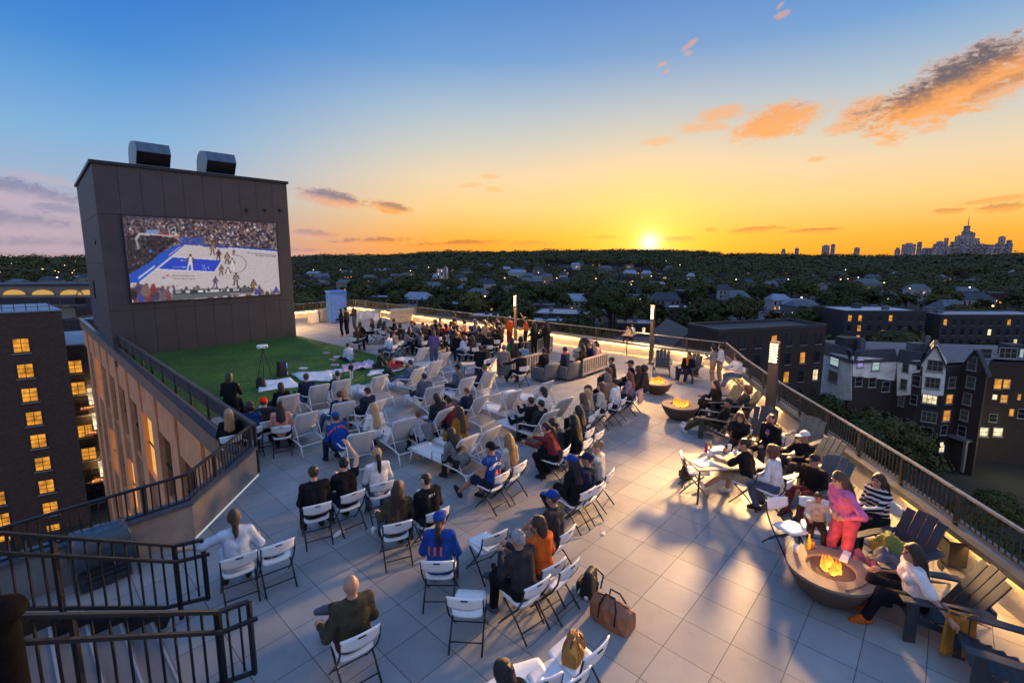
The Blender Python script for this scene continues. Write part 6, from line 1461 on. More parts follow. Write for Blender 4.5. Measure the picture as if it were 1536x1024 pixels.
# open crate, tablet and blankets by the adirondack chairs
p = at(1425, 838); o = empty('folding_wagon', 'black folding wagon with a tube rim by the right parapet', 'wagon', p, 1.30); M_can = mat('black_canvas', (.014, .014, .016), .85, .25, 8, .3, 40)
mb = MB(); mb.box(-.42, .42, -.26, .26, .12, .14); mb.build('floor', M_can, o)
for x0, x1, y0, y1 in ((-.42, .42, -.262, -.25), (-.42, .42, .25, .262), (-.42, -.408, -.25, .25), (.408, .42, -.25, .25)): mb = MB(); mb.box(x0, x1, y0, y1, .142, .5); mb.build('side_panel', M_can, o)
mb = MB(); mb.tube([(-.43, -.27, .51), (.43, -.27, .51), (.43, .27, .51), (-.43, .27, .51), (-.43, -.27, .51)], .014, 8); mb.build('rim', M_black, o, True)
for sx in (-1, 1):
    for sy in (-1, 1): mb = MB(); mb.tube([(sx * .34, sy * .285, .07), (sx * .34, sy * .315, .07)], .07, 14); mb.build('wheel', M_black, o)
q = Vector((p.x + .05, p.y - .52, 0)); o = empty('cooler_box', 'blue-lidded cooler box beside the black wagon', 'cooler', q, 1.30)
mb = MB(); mb.box(-.25, .25, -.18, .18, 0, .32); mb.build('body', M_sofaend, o, bevel=.02); mb = MB(); mb.box(-.26, .26, -.19, .19, .322, .37); mb.build('lid', mat('blue_lid', (.10, .26, .36), .3, .2, 6), o, bevel=.015); mb = MB(); mb.tube([(-.08, -.1, .38), (-.05, -.1, .42), (.05, -.1, .42), (.08, -.1, .38)], .012, 6); mb.build('handle', M_black, o, True)
q, a = S['a7']
def heap(label, dx, dy, z, sx, sy, sz, m, seed, name='blanket', cat='blanket'):
    x, y = rot(dx, dy, a); o = empty(name, label, cat) if False else None
    g = np.random.default_rng(seed); n, k = 22, 14; mb = MB(); mb.ball((0, 0, 0), 1, 1, 1, n, k); V = np.array(mb.v); ph = g.uniform(0, 6.28, 6)
    V *= (1 + .16 * np.sin(5 * V[:, :1] + ph[0] + 3 * V[:, 1:2]) + .12 * np.sin(9 * V[:, 1:2] + ph[1] + 4 * V[:, 2:3]) + .07 * np.sin(17 * V[:, :1] + 11 * V[:, 2:] + ph[2])); V[:, 2] = np.maximum(V[:, 2], -.55)
    mb.v = [tuple(p_) for p_ in V * np.array([sx, sy, sz])]; o = mb.build(name, m, None, True); o.location = (q.x + x, q.y + y, z + sz * .55); o.rotation_euler = (0, 0, a); return tag(o, label, cat)
heap('olive green blanket piled on the adirondack chair by the nearest fire bowl', 0, .08, .42, .26, .24, .2, M_bl((.16, .17, .03)), 3)
heap('dark plaid blanket folded over the arm of the blanket-piled chair', -.2, .4, .36, .22, .2, .2, M_bl((.07, .08, .11)), 4)
heap('pink patterned blanket hanging over the front of the blanket-piled chair', .02, .52, .02, .24, .22, .3, M_bl((.34, .09, .12)), 5)
q, a = S['a8']; x, y = rot(-.46, -.1, a)
cl = MB(); grid = [[(.10 * sin(t * 3) * .3 + .03 * sin(9 * s_ + 3 * t), (s_ - .5) * (.28 + .12 * t), .62 - t * .58 if t > .12 else .60 + .02 * t) for s_ in np.linspace(0, 1, 9)] for t in np.linspace(0, 1, 12)]
cl.sheet(grid, .02); o = cl.build('jacket', mat('ochre_jacket', (.38, .16, .02), .85, .16, 6, .5, 30), None, True); o.location = (q.x + x, q.y + y, 0); o.rotation_euler = (0, 0, a); tag(o, 'ochre jacket hanging from the arm of the chair under the woman in the white tee', 'jacket')
q, a = S['c28']; grid = [[((s_ - .5) * .44, -.355 - .02 * sin(pi * s_) - .03 * t, .83 - t * .42 + .01 * sin(12 * s_)) for s_ in np.linspace(0, 1, 11)] for t in np.linspace(0, 1, 8)]
cl = MB(); cl.sheet(grid, .03); o = cl.build('jacket', mat('mauve_jacket', (.32, .24, .28), .9, .14, 6, .5, 30), None, True); o.location = q; o.rotation_euler = (0, 0, a); tag(o, 'mauve jacket draped over the back of a white folding chair', 'jacket')
q, a = S['c20']; cl = MB(); grid = [[((s_ - .5) * .3, -.36 - .04 * sin(pi * s_) * (1 - t), .52 - t * .3 + .02 * sin(14 * s_)) for s_ in np.linspace(0, 1, 9)] for t in np.linspace(0, 1, 6)]
cl.sheet(grid, .03)
for k in range(12): x = (k / 11 - .5) * .3; cl.tube([(x, -.365, .23), (x + .01, -.37, .06)], .006, 4)
o = cl.build('fringed_bag', M_bagblk, None, True); o.location = q; o.rotation_euler = (0, 0, a); tag(o, 'black fringed bag hanging low behind a white folding chair', 'bag')
q, a = S['l18']; cl = MB(); cl.ob((0, .1, .375), (1, 0, 0), (0, 1, 0), (0, 0, 1), .2, .28, .02); o = cl.build('towel', M_bl((.62, .6, .62)), None); o.location = q; o.rotation_euler = (0, 0, a); tag(o, 'folded pale towel lying on a white sling lounger', 'towel')

# small leftovers on the paving
for k, (px, py) in enumerate(((628, 742), (560, 800), (700, 720))):
    item(cup(.04, .11), 'small white paper cup left standing on the open paving', 'cup', at(px, py), 'paper_cup', M_paper, group='cups left on the paving')
for k, (px, py) in enumerate(((378, 862), (905, 800))):
    g = random.Random(k + 50); item(lambda mb: mb.hexa([(-.05, -.03, .002), (.05, -.04, .002), (.045, .035, .002), (-.04, .03, .002), (-.04, -.03, .012), (.05, -.03, .02), (.04, .03, .008), (-.04, .035, .018)]), 'crumpled paper napkin lying on the open paving', 'napkin', at(px, py, .004), 'napkin', M_paper, g.uniform(0, 6), False, 'napkins on the paving')
# ================================================================== PEOPLE
# every body is one continuous surface grown round a posed skeleton (a distance field turned into a mesh); clothes, hair, hats are their own meshes
def surface_net(prims, h, k=.02, cut=(), wob=0.0, seed=0):
    pts = []
    for p in prims:
        if p[0] == 'c': pts += [np.array(p[1]) - max(p[3], p[4]), np.array(p[1]) + max(p[3], p[4]), np.array(p[2]) - max(p[3], p[4]), np.array(p[2]) + max(p[3], p[4])]
        else: m_ = max(p[2]); pts += [np.array(p[1]) - m_, np.array(p[1]) + m_]
    lo = np.min(pts, 0) - 2.5 * h; hi = np.max(pts, 0) + 2.5 * h
    n = np.ceil((hi - lo) / h).astype(int) + 1; D = np.full(n, .3)
    ax = [lo[i] + np.arange(n[i]) * h for i in range(3)]
    for p in prims:
        if p[0] == 'c': a, b = np.array(p[1], float), np.array(p[2], float); R_ = max(p[3], p[4]); l, u = np.minimum(a, b) - R_, np.maximum(a, b) + R_
        else: c = np.array(p[1], float); R_ = max(p[2]); l, u = c - R_, c + R_
        pad = k + 2 * h
        i0 = np.maximum(((l - pad - lo) / h).astype(int), 0); i1 = np.minimum(((u + pad - lo) / h).astype(int) + 2, n)
        X_, Y_, Z_ = np.meshgrid(ax[0][i0[0]:i1[0]], ax[1][i0[1]:i1[1]], ax[2][i0[2]:i1[2]], indexing='ij', sparse=True)
        if p[0] == 'c':
            d = b - a; L2 = max(d @ d, 1e-9); t = np.clip(((X_ - a[0]) * d[0] + (Y_ - a[1]) * d[1] + (Z_ - a[2]) * d[2]) / L2, 0, 1)
            f = np.sqrt((X_ - a[0] - t * d[0]) ** 2 + (Y_ - a[1] - t * d[1]) ** 2 + (Z_ - a[2] - t * d[2]) ** 2) - (p[3] + t * (p[4] - p[3]))
        else:
            r = np.array(p[2], float); M = p[3] if len(p) > 3 else None
            x, y, z = X_ - c[0], Y_ - c[1], Z_ - c[2]
            if M is not None: x, y, z = M[0, 0] * x + M[1, 0] * y + M[2, 0] * z, M[0, 1] * x + M[1, 1] * y + M[2, 1] * z, M[0, 2] * x + M[1, 2] * y + M[2, 2] * z
            q = np.sqrt((x / r[0]) ** 2 + (y / r[1]) ** 2 + (z / r[2]) ** 2); f = (q - 1) * min(r) if True else 0
        S_ = D[i0[0]:i1[0], i0[1]:i1[1], i0[2]:i1[2]]
        hh = np.clip(.5 + .5 * (S_ - f) / k, 0, 1); D[i0[0]:i1[0], i0[1]:i1[1], i0[2]:i1[2]] = S_ * (1 - hh) + f * hh - k * hh * (1 - hh)
    X_, Y_, Z_ = np.meshgrid(*ax, indexing='ij', sparse=True)
    if wob: D = D + wob * np.sin(23 * X_ + seed + 9 * Z_) * np.sin(31 * Z_ + 13 * Y_ + seed * 2) + wob * .6 * np.sin(47 * Y_ - 29 * X_ + seed)
    for c_ in cut: D = np.maximum(D, c_(X_, Y_, Z_))
    s = D < 0; E = s[:-1, :-1, :-1].astype(np.int8)
    cnt = sum(s[i:n[0] - 1 + i, j:n[1] - 1 + j, l:n[2] - 1 + l].astype(np.int8) for i in (0, 1) for j in (0, 1) for l in (0, 1))
    act = (cnt > 0) & (cnt < 8); idx = np.full(act.shape, -1, np.int32); cells = np.argwhere(act)
    if not len(cells): return np.zeros((0, 3)), np.zeros((0, 4), int)
    idx[act] = np.arange(len(cells)); acc = np.zeros((len(cells), 3)); num = np.zeros(len(cells)); I, J, K = cells.T
    for axis in range(3):
        o1, o2 = [(1, 2), (0, 2), (0, 1)][axis]
        for p1 in (0, 1):
            for p2 in (0, 1):
                a = [0, 0, 0]; a[o1] = p1; a[o2] = p2; b = list(a); b[axis] = 1
                da = D[I + a[0], J + a[1], K + a[2]]; db = D[I + b[0], J + b[1], K + b[2]]; m_ = (da < 0) != (db < 0)
                t = np.where(m_, da / np.where(da == db, 1, da - db), 0); P_2 = np.tile(np.array(a, float), (len(cells), 1)); P_2[:, axis] += t
                acc[m_] += P_2[m_]; num[m_] += 1
    V = lo + (cells + acc / np.maximum(num, 1)[:, None]) * h; Fs = []
    for axis in range(3):
        o1, o2 = [(1, 2), (2, 0), (0, 1)][axis]
        sl0 = [slice(None)] * 3; sl1 = [slice(None)] * 3; sl0[axis] = slice(0, -1); sl1[axis] = slice(1, None)
        A = s[tuple(sl0)]; B = s[tuple(sl1)]; ch = np.argwhere(A != B); ch = ch[(ch[:, o1] > 0) & (ch[:, o2] > 0)]
        ch = ch[(ch[:, o1] < act.shape[o1]) & (ch[:, o2] < act.shape[o2])]
        if not len(ch): continue
        ins = A[tuple(ch.T)]
        def cell(d1, d2): c_ = ch.copy(); c_[:, o1] -= d1; c_[:, o2] -= d2; return idx[tuple(c_.T)]
        q = np.stack([cell(1, 1), cell(0, 1), cell(0, 0), cell(1, 0)], 1); q[~ins] = q[~ins][:, ::-1]; Fs.append(q[(q >= 0).all(1)])
    return V, np.concatenate(Fs)
def net_object(name, V, Fq, mats, parent=None, extra=None):
    me = bpy.data.meshes.new(name); v = [tuple(p) for p in V]; f = [tuple(q) for q in Fq.tolist()]; mi = [0] * len(f)
    if extra:
        o0 = len(v); v += extra.v; f += [tuple(i + o0 for i in q) for q in extra.f]; mi += extra.m
    me.from_pydata(v, [], f)
    for m_ in mats: me.materials.append(m_)
    if any(mi): me.polygons.foreach_set('material_index', mi)
    me.polygons.foreach_set('use_smooth', [True] * len(f)); me.update()
    o = bpy.data.objects.new(name, me); COL.objects.link(o)
    if parent: o.parent = parent
    return o
SKIN = {k: mat('skin', c, .5, .05, 12, .05, 60, spec=.4) for k, c in dict(l=(.58, .34, .24), m=(.42, .22, .14), t=(.27, .13, .075), d=(.11, .055, .035)).items()}
HAIRC = {k: mat('hair', c, .5, .3, 40, .7, 90, spec=.5) for k, c in dict(k=(.010, .008, .008), b=(.035, .018, .010), r=(.13, .045, .018), g=(.30, .17, .06), y=(.42, .27, .12), s=(.32, .31, .30), a=(.10, .055, .03)).items()}
M_eye = mat('eye', (.02, .015, .012), .2, 0); M_lip = mat('lip', (.30, .10, .08), .5, 0)
C_ = dict(blk=(.011, .011, .013), chr=(.028, .029, .033), nvy=(.014, .022, .05), dnm=(.07, .11, .18), blu=(.012, .055, .26), lbl=(.42, .50, .60), wht=(.66, .65, .63), crm=(.52, .47, .38), gry=(.17, .175, .18), lgr=(.34, .35, .36), olv=(.055, .048, .03), brn=(.06, .035, .022), org=(.52, .10, .015), red=(.30, .018, .02), mst=(.28, .13, .02), pch=(.55, .26, .19), pnk=(.66, .17, .34), crl=(.62, .10, .14), kha=(.30, .23, .14), grn=(.03, .16, .06), dgr=(.018, .04, .028), tau=(.21, .17, .14), prp=(.10, .08, .2), tan=(.36, .25, .16), dre=(.16, .03, .03), slt=(.08, .10, .13), mau=(.25, .19, .22))
def body_len(v): return float(np.sqrt((v * v).sum()))
def pose_points(pose, a):
    s = a.get('lean', None); J = {}
    A = lambda *x: np.array(x, float)
    base = dict(sit=(A(0, -.06, .56), 4), edge=(A(0, .02, .50), 14), recline=(A(0, -.05, .50), -26), ground=(A(0, -.05, .13), 10), stand=(A(0, 0, .94), 2), adir=(A(0, -.06, .40), -16), bar=(A(0, -.06, .86), 8))[pose]
    P = base[0]; ln = R(base[1] if s is None else s); side = R(a.get('side', 0))
    up = A(sin(side) * cos(ln), sin(ln), cos(ln) * cos(side)); fw = A(0, cos(ln), -sin(ln)); rt = A(cos(side), 0, -sin(side))
    J['P'] = P; J['C'] = P + up * .27; J['N'] = P + up * .49; J['up'], J['fw'], J['rt'] = up, fw, rt
    hy, hp = R(a.get('hy', 0)), R(a.get('hp', -4)); hup = up * .35 + A(0, 0, .65); hup /= body_len(hup)
    Mz = np.array([[cos(hy), -sin(hy), 0], [sin(hy), cos(hy), 0], [0, 0, 1]]); Mx = np.array([[1, 0, 0], [0, cos(hp), -sin(hp)], [0, sin(hp), cos(hp)]])
    J['M'] = Mz @ Mx; J['H'] = J['N'] + hup * .155 + fw * .025
    for sd_, nm in ((-1, 'L'), (1, 'R')):
        J['S' + nm] = J['N'] + rt * sd_ * .172 - up * .055; J['h' + nm] = P + A(sd_ * .09, .01, -.01)
        arm = a.get('arm' + nm, a.get('arm', 'lap')); S0 = J['S' + nm]
        if arm == 'lap': E = S0 + A(sd_ * .07, .02, -.27); W = P + A(sd_ * .09, .34, .08)
        elif arm == 'rest': E = S0 + A(sd_ * .12, -.02, -.26); W = E + A(sd_ * .01, .25, -.02)
        elif arm == 'up': E = S0 + A(sd_ * .13, .16, .20); W = E + A(sd_ * -.10, .12, .23)
        elif arm == 'out': E = S0 + A(sd_ * .25, .08, -.10); W = E + A(sd_ * .22, .12, -.02)
        elif arm == 'phone': E = S0 + A(sd_ * .06, .10, -.25); W = J['N'] + A(sd_ * .05, .34, -.18)
        elif arm == 'chin': E = S0 + A(sd_ * .02, .20, -.20); W = J['H'] + A(sd_ * .05, .12, -.13)
        elif arm == 'back': E = S0 + A(sd_ * .22, -.16, -.16); W = E + A(sd_ * .10, -.16, -.18)
        elif arm == 'fwd': E = S0 + A(sd_ * .05, .20, -.18); W = E + A(sd_ * -.04, .26, .02)
        elif arm == 'hang': E = S0 + A(sd_ * .06, -.02, -.28); W = E + A(sd_ * .01, .07, -.25)
        elif arm == 'hip': E = S0 + A(sd_ * .17, -.10, -.22); W = P + A(sd_ * .12, .13, .06)
        else: E = S0 + A(*arm[0]); W = E + A(*arm[1])
        J['E' + nm], J['W' + nm] = E, W
        leg = a.get('leg' + nm, a.get('legs', None)); h0 = J['h' + nm]
        if pose in ('sit', 'edge'):
            K = h0 + A(sd_ * .05, .43, -.03 if pose == 'sit' else .02); An = A(K[0] + sd_ * .01, K[1] + .02, .09)
            if leg == 'ext': K = h0 + A(sd_ * .03, .43, -.06); An = A(K[0] + sd_ * .0, K[1] + .38, .10)
            if leg == 'tuck': An = A(K[0], K[1] - .18, .10)
            if leg == 'cross': K = h0 + A(sd_ * .14, .36, .10); An = A(-sd_ * .12, K[1] + .12, K[2] + .02)
            if leg == 'over': K = h0 + A(-sd_ * .03, .43, .09); An = K + A(-sd_ * .06, .26, -.30)
        elif pose == 'recline':
            K = h0 + A(sd_ * .04, .40, .09); An = h0 + A(sd_ * .03, .78, -.08)
            if leg == 'ext': K = h0 + A(sd_ * .02, .44, -.02); An = h0 + A(sd_ * .02, .86, -.06)
            if leg == 'down': K = h0 + A(sd_ * .26, .28, -.03); An = A(sd_ * .42, .34, .09)
        elif pose == 'adir':
            K = h0 + A(sd_ * .05, .42, .10); An = A(K[0], K[1] + .14, .09)
            if leg == 'ext': K = h0 + A(sd_ * .04, .44, .03); An = A(K[0], K[1] + .40, .11)
        elif pose == 'ground':
            K = h0 + A(sd_ * .20, .27, .10); An = A(-sd_ * .05, .34, .08)
            if leg == 'up': K = h0 + A(sd_ * .08, .30, .33); An = A(sd_ * .11, .36, .07)
        elif pose == 'bar': K = h0 + A(sd_ * .06, .40, -.10); An = A(K[0], K[1] - .05, .40)
        else:
            K = h0 + A(sd_ * .01, .03, -.43); An = A(sd_ * .10, -.02, .08)
            if leg == 'step': K = h0 + A(sd_ * .01, .12, -.42); An = A(sd_ * .10, .12, .08)
        J['K' + nm], J['A' + nm] = K, An
        td = A(0, 1, -.28) if pose not in ('recline',) else A(0, .45, .75)
        if leg == 'ext' and pose != 'recline': td = A(0, .65, .6)
        if leg == 'cross': td = A(-sd_ * .75, .5, -.1)
        if pose == 'adir' and leg == 'ext': td = A(0, .6, .65)
        td = td / body_len(td); J['T' + nm] = An + td * .15 - (A(0, 0, .02) if leg is None and pose not in ('recline',) else 0); J['td' + nm] = td
    return J
RIGHTN = {}
M_stripe = mat('striped_cloth', C_['chr'], .9, .2, 11, .4, 45, spec=.12); _t = NT(M_stripe.node_tree); _b = _t.n['Principled BSDF']; _c = _t.node('ShaderNodeTexCoord').outputs['Object']; _s = _t.node('ShaderNodeSeparateXYZ'); _t.l.new(_c, _s.inputs[0])
_t.put(_b.inputs['Base Color'], _t.mix(_t.m('GREATER_THAN', _t.m('FRACT', _t.m('ADD', _t.m('MULTIPLY', _s.outputs[2], 13), _t.m('MULTIPLY', _s.outputs[0], 2))), .55), (.012, .012, .014), (.55, .53, .5)))
def person(label, loc, rz, pose='sit', h=.022, skin='l', hair='short', hc='b', top='blk', sl=1.0, bot='nvy', ll=1.0, shoe='chr', sex='m', hat=None, hatc='blk', sc=1.0, **a):
    J = pose_points(pose, a); g = random.Random(hash(label) % 1000 if False else sum(map(ord, label))); up, fw, rt, M, Hd = J['up'], J['fw'], J['rt'], J['M'], J['H']
    fem = sex == 'f'; w = .92 if fem else 1.0; Cc = lambda k: M_stripe if k == 'str' else cloth(C_[k] if isinstance(k, str) else k)
    for nm in 'LR': J['S' + nm] = J['N'] + (J['S' + nm] - J['N']) * (np.array([w, 1, 1]))
    hv = lambda x, y, z: Hd + M @ np.array([x, y, z], float)
    tors = [('c', J['P'] - rt * .052, J['C'] - rt * .062 * w, .108, .104 * w), ('c', J['P'] + rt * .052, J['C'] + rt * .062 * w, .108, .104 * w), ('c', J['C'] - rt * .062 * w, J['N'] - rt * .082 * w - up * .085, .106 * w, .088), ('c', J['C'] + rt * .062 * w, J['N'] + rt * .082 * w - up * .085, .106 * w, .088),
            ('c', J['SL'], J['SR'], .060 * w, .060 * w), ('c', J['N'] - up * .06, J['N'] + up * .0, .085, .06)]
    if fem: tors += [('e', J['C'] + fw * .075 + rt * .065 + up * .05, (.062, .06, .06)), ('e', J['C'] + fw * .075 - rt * .065 + up * .05, (.062, .06, .06))]
    pel = [('c', J['hL'], J['hR'], .105, .105), ('c', J['P'] - rt * .05, J['P'] + rt * .05 + up * .03, .11, .11)]
    arms, legs, feet, hands = {}, {}, {}, []
    for nm in 'LR':
        arms[nm] = [('c', J['S' + nm], J['E' + nm], .052 * w, .040 * w), ('c', J['E' + nm], J['W' + nm], .040 * w, .027 * w)]
        legs[nm] = [('c', J['h' + nm], J['K' + nm], .092 * (1.03 if fem else 1), .060), ('c', J['K' + nm], J['A' + nm], .058, .038)]
        hl = J['A' + nm] - J['td' + nm] * .045 - np.array([0, 0, .035]) * (1 if pose not in ('recline',) else .4)
        feet[nm] = [('c', hl, J['T' + nm] - np.array([0, 0, .018]), .036, .030), ('c', J['A' + nm], J['A' + nm] * .5 + J['T' + nm] * .5, .040, .036)]
        d = J['W' + nm] - J['E' + nm]; d /= body_len(d); hands.append((nm, J['W' + nm], d))
    head = [('c', J['N'] - up * .02, Hd - M @ np.array([0, .01, .055]), .056 * (.9 if fem else 1), .052), ('e', hv(0, -.008, .018), (.076, .094, .104), M), ('e', hv(0, .030, -.05), (.056, .062, .068), M)]
    if h < .03: head += [('e', hv(0, .093, -.014), (.015, .022, .022), M), ('e', hv(.077, -.005, -.005), (.012, .024, .032), M), ('e', hv(-.077, -.005, -.005), (.012, .024, .032), M), ('e', hv(0, .07, -.088), (.026, .022, .02), M)]
    hp_ = [('e', W + d * .055, (.040, .040, .040)) for nm, W, d in hands] + [('c', W, W + d * .09, .028, .030) for nm, W, d in hands]
    body = tors + pel + arms['L'] + arms['R'] + legs['L'] + legs['R'] + feet['L'] + feet['R'] + head + hp_
    V, Fq = surface_net(body, h, .022)
    ex = None
    if h < .03:
        ex = MB()
        if h < .02:
            for nm, W, d in hands:                        # five separate fingers, unequal and curled, rooted in the palm
                s = -1 if nm == 'L' else 1; lat = np.cross(d, np.array([0, 0, 1.])); lat = lat / max(body_len(lat), 1e-6) if body_len(lat) > .1 else np.array([1., 0, 0]); nrm = np.cross(lat, d)
                for q, ln in zip((-1.5, -.5, .5, 1.5), (.062, .076, .080, .068)):
                    b0 = W + d * .068 + lat * q * .017; ex.tube([b0, b0 + d * ln * .5 - nrm * .006, b0 + d * ln * .85 - nrm * .026, b0 + d * ln * .95 - nrm * .044], .009, 6, radii=[.0105, .0095, .0085, .006])
                b0 = W + d * .03 - lat * s * .028; ex.tube([b0, b0 + d * .03 - lat * s * .024 - nrm * .008, b0 + d * .06 - lat * s * .026 - nrm * .016], .01, 6, radii=[.013, .0105, .008])
        ex.mi = 1
        for s in (-1, 1):
            e = hv(s * .031, .081, .010); ex.ball(tuple(e), .0105, .0105, .008, 6, 5); b0, b1 = hv(s * .016, .090, .028), hv(s * .046, .078, .028); ex.tube([b0, b1], .005, 5)
        ex.mi = 2; ex.tube([hv(-.022, .088, -.053), hv(0, .0945, -.050), hv(.022, .088, -.053)], .006, 5)
    o = net_object('person', V, Fq, [SKIN[skin], M_eye, M_lip], None, ex); o.location = loc; o.rotation_euler = (0, 0, rz); o.scale = (sc, sc, sc); tag(o, label, 'person')
    grow = lambda ps, e: [(p[0], p[1], p[2], p[3] + e, p[4] + e) if p[0] == 'c' else ('e', p[1], tuple(np.array(p[2]) + e), *p[3:]) for p in ps]
    ccut = lambda X_, Y_, Z_: (X_ - J['N'][0]) * up[0] + (Y_ - J['N'][1]) * up[1] + (Z_ - J['N'][2]) * up[2] - .035
    top_p = grow(tors, .016) + grow(pel[1:], .018)
    for nm in 'LR':
        u, f = arms[nm]
        if sl >= 1: top_p += grow([u], .014) + [('c', f[1], f[1] + (f[2] - f[1]) * .97, f[3] + .014, f[4] + .016)]
        elif sl > 0: e_ = u[1] + (u[2] - u[1]) * min(1, sl * 1.6); top_p += [('c', u[1], e_, u[3] + .014, u[3] + .022)]
    V, Fq = surface_net(top_p, h, .03, [ccut], .004 if h < .03 else 0, g.uniform(0, 6)); sh = net_object('shirt', V, Fq, [Cc(top)], o)
    bp_ = grow(pel, .015)
    for nm in 'LR':
        u, f = legs[nm]
        if ll >= 1: bp_ += grow([u], .014) + [('c', f[1], f[1] + (f[2] - f[1]) * .94, f[3] + .014, f[4] + .022)]
        else: bp_ += [('c', u[1], u[1] + (u[2] - u[1]) * min(1, ll * 1.75), u[3] + .016, u[4] + .035)]
    V, Fq = surface_net(bp_, h, .025, (), .003 if h < .03 else 0, 2); net_object('trousers' if ll >= 1 else 'shorts', V, Fq, [Cc(bot)], o)
    if ll < .8 or h < .03:
        for nm in 'LR': V, Fq = surface_net(grow(feet[nm], .011), min(h, .02), .02); net_object('shoe', V, Fq, [Cc(shoe)], o)
    fac = lambda e=0: (lambda X_, Y_, Z_: -(np.sqrt(((M[0, 0] * (X_ - hc_[0]) + M[1, 0] * (Y_ - hc_[1]) + M[2, 0] * (Z_ - hc_[2])) / .072) ** 2 + ((M[0, 1] * (X_ - hc_[0]) + M[1, 1] * (Y_ - hc_[1]) + M[2, 1] * (Z_ - hc_[2])) / .085) ** 2 + ((M[0, 2] * (X_ - hc_[0]) + M[1, 2] * (Y_ - hc_[1]) + M[2, 2] * (Z_ - hc_[2])) / .10) ** 2) - 1) * .07)
    hc_ = hv(0, .088, -.045); hp2 = []
    if hair == 'short': hp2 = [('e', hv(0, -.016, .030), (.084, .100, .104), M)]
    elif hair == 'bald': hp2 = []
    elif hair == 'buzz': hp2 = [('e', hv(0, -.014, .024), (.080, .096, .102), M)]
    elif hair == 'curly': hp2 = [('e', hv(0, -.02, .04), (.112, .122, .122), M), ('e', hv(.05, -.04, -.03), (.07, .08, .08), M), ('e', hv(-.05, -.04, -.03), (.07, .08, .08), M)]
    elif hair == 'bob': hp2 = [('e', hv(0, -.014, .030), (.090, .106, .106), M), ('c', hv(0, -.05, -.02), hv(0, -.06, -.12), .088, .075)]
    elif hair in ('long', 'vlong'):
        L = .33 if hair == 'long' else .46; dn = -up * L * .75 + np.array([0, 0, -L * .25]); b0 = hv(0, -.055, -.01); e0 = b0 + dn - fw * .075
        hp2 = [('e', hv(0, -.014, .030), (.088, .104, .106), M), ('c', b0, e0, .085, .058), ('c', hv(.045, -.045, -.02), e0 + rt * .07 + up * .02, .06, .04), ('c', hv(-.045, -.045, -.02), e0 - rt * .07 + up * .02, .06, .04), ('c', hv(.07, -.005, -.02), hv(.085, .0, -.17), .030, .022), ('c', hv(-.07, -.005, -.02), hv(-.085, .0, -.17), .030, .022)]
    elif hair == 'pony': b0 = hv(0, -.10, .02); hp2 = [('e', hv(0, -.014, .026), (.083, .100, .104), M), ('c', b0, b0 - fw * .06 - up * .05, .032, .04), ('c', b0 - fw * .06 - up * .05, b0 - fw * .05 - up * .30, .042, .022)]
    elif hair == 'lowpony': b0 = hv(0, -.085, -.06); hp2 = [('e', hv(0, -.014, .026), (.086, .102, .106), M), ('c', hv(0, -.05, -.01), b0, .07, .045), ('c', b0, b0 - fw * .03 - up * .16, .045, .03)]
    elif hair == 'bun': hp2 = [('e', hv(0, -.014, .026), (.084, .100, .104), M), ('e', hv(0, -.10, .075), (.048, .048, .048))]
    hood = hat == 'hood'
    if hp2 and not hood:
        V, Fq = surface_net(hp2, min(h, .02) if h < .03 else .026, .02, [fac()], .006 if hair in ('curly',) else .0035, g.uniform(0, 6))
        exh = None
        if h < .02 and hair in ('long', 'vlong', 'pony', 'bob', 'lowpony', 'short', 'bun'):
            exh = MB(); gs = random.Random(len(label) * 7)
            if hair in ('long', 'vlong'):
                for q in range(46):
                    t = gs.uniform(-1, 1); b0_ = hv(.078 * sin(t * 1.5), -.03 - .075 * cos(t * 1.5), gs.uniform(-.02, .07)); e_ = e0 + rt * t * .105 - fw * .035 * cos(t) + up * gs.uniform(-.06, .10); m1 = (b0_ + e_) / 2 + rt * t * .022 - fw * .022
                    exh.tube([b0_, m1, e_, e_ - up * .03], .006, 4, radii=[.004, .009, .007, .002])
            elif hair in ('pony', 'lowpony'):
                q0 = hp2[-1]; a_, b_ = np.array(q0[1]), np.array(q0[2])
                for q in range(16): a2 = gs.uniform(0, 6.28); of = (rt * cos(a2) + fw * sin(a2)); exh.tube([a_ + of * .030, (a_ + b_) / 2 + of * .034, b_ + of * .02 - up * gs.uniform(.0, .07)], .006, 4, radii=[.005, .008, .002])
            else:
                for q in range(70):
                    a2 = gs.uniform(.5, 5.78) + pi / 2; ph_ = gs.uniform(-.1, 1.3); d_ = np.array([cos(a2) * cos(ph_), sin(a2) * cos(ph_), sin(ph_)]); p_ = hv(*(d_ * np.array([.083, .099, .103]) + np.array([0, -.016, .030]))); dd = M @ np.array([-.35 * d_[0], -.8, -.9]); dd = dd / body_len(dd) * gs.uniform(.02, .04)
                    exh.tube([p_, p_ + dd * .6 + (M @ d_) * .004, p_ + dd], .005, 4, radii=[.006, .006, .001])
        if len(Fq): net_object('hair', V, Fq, [HAIRC[hc]], o, exh)
    if hat in ('cap', 'backcap'):
        s = 1 if hat == 'cap' else -1; z0 = lambda X_, Y_, Z_: -(M[0, 2] * (X_ - Hd[0]) + M[1, 2] * (Y_ - Hd[1]) + M[2, 2] * (Z_ - Hd[2]) - .035)
        V, Fq = surface_net([('e', hv(0, -.012, .035), (.094, .112, .104), M)], .016, .01, [z0]); hobj = net_object('cap', V, Fq, [Cc(hatc)], o)
        V, Fq = surface_net([('e', hv(0, s * .135 - .012, .046), (.078, .085, .016), M)], .013, .01); net_object('brim', V, Fq, [Cc(hatc)], hobj)
    elif hat == 'beanie':
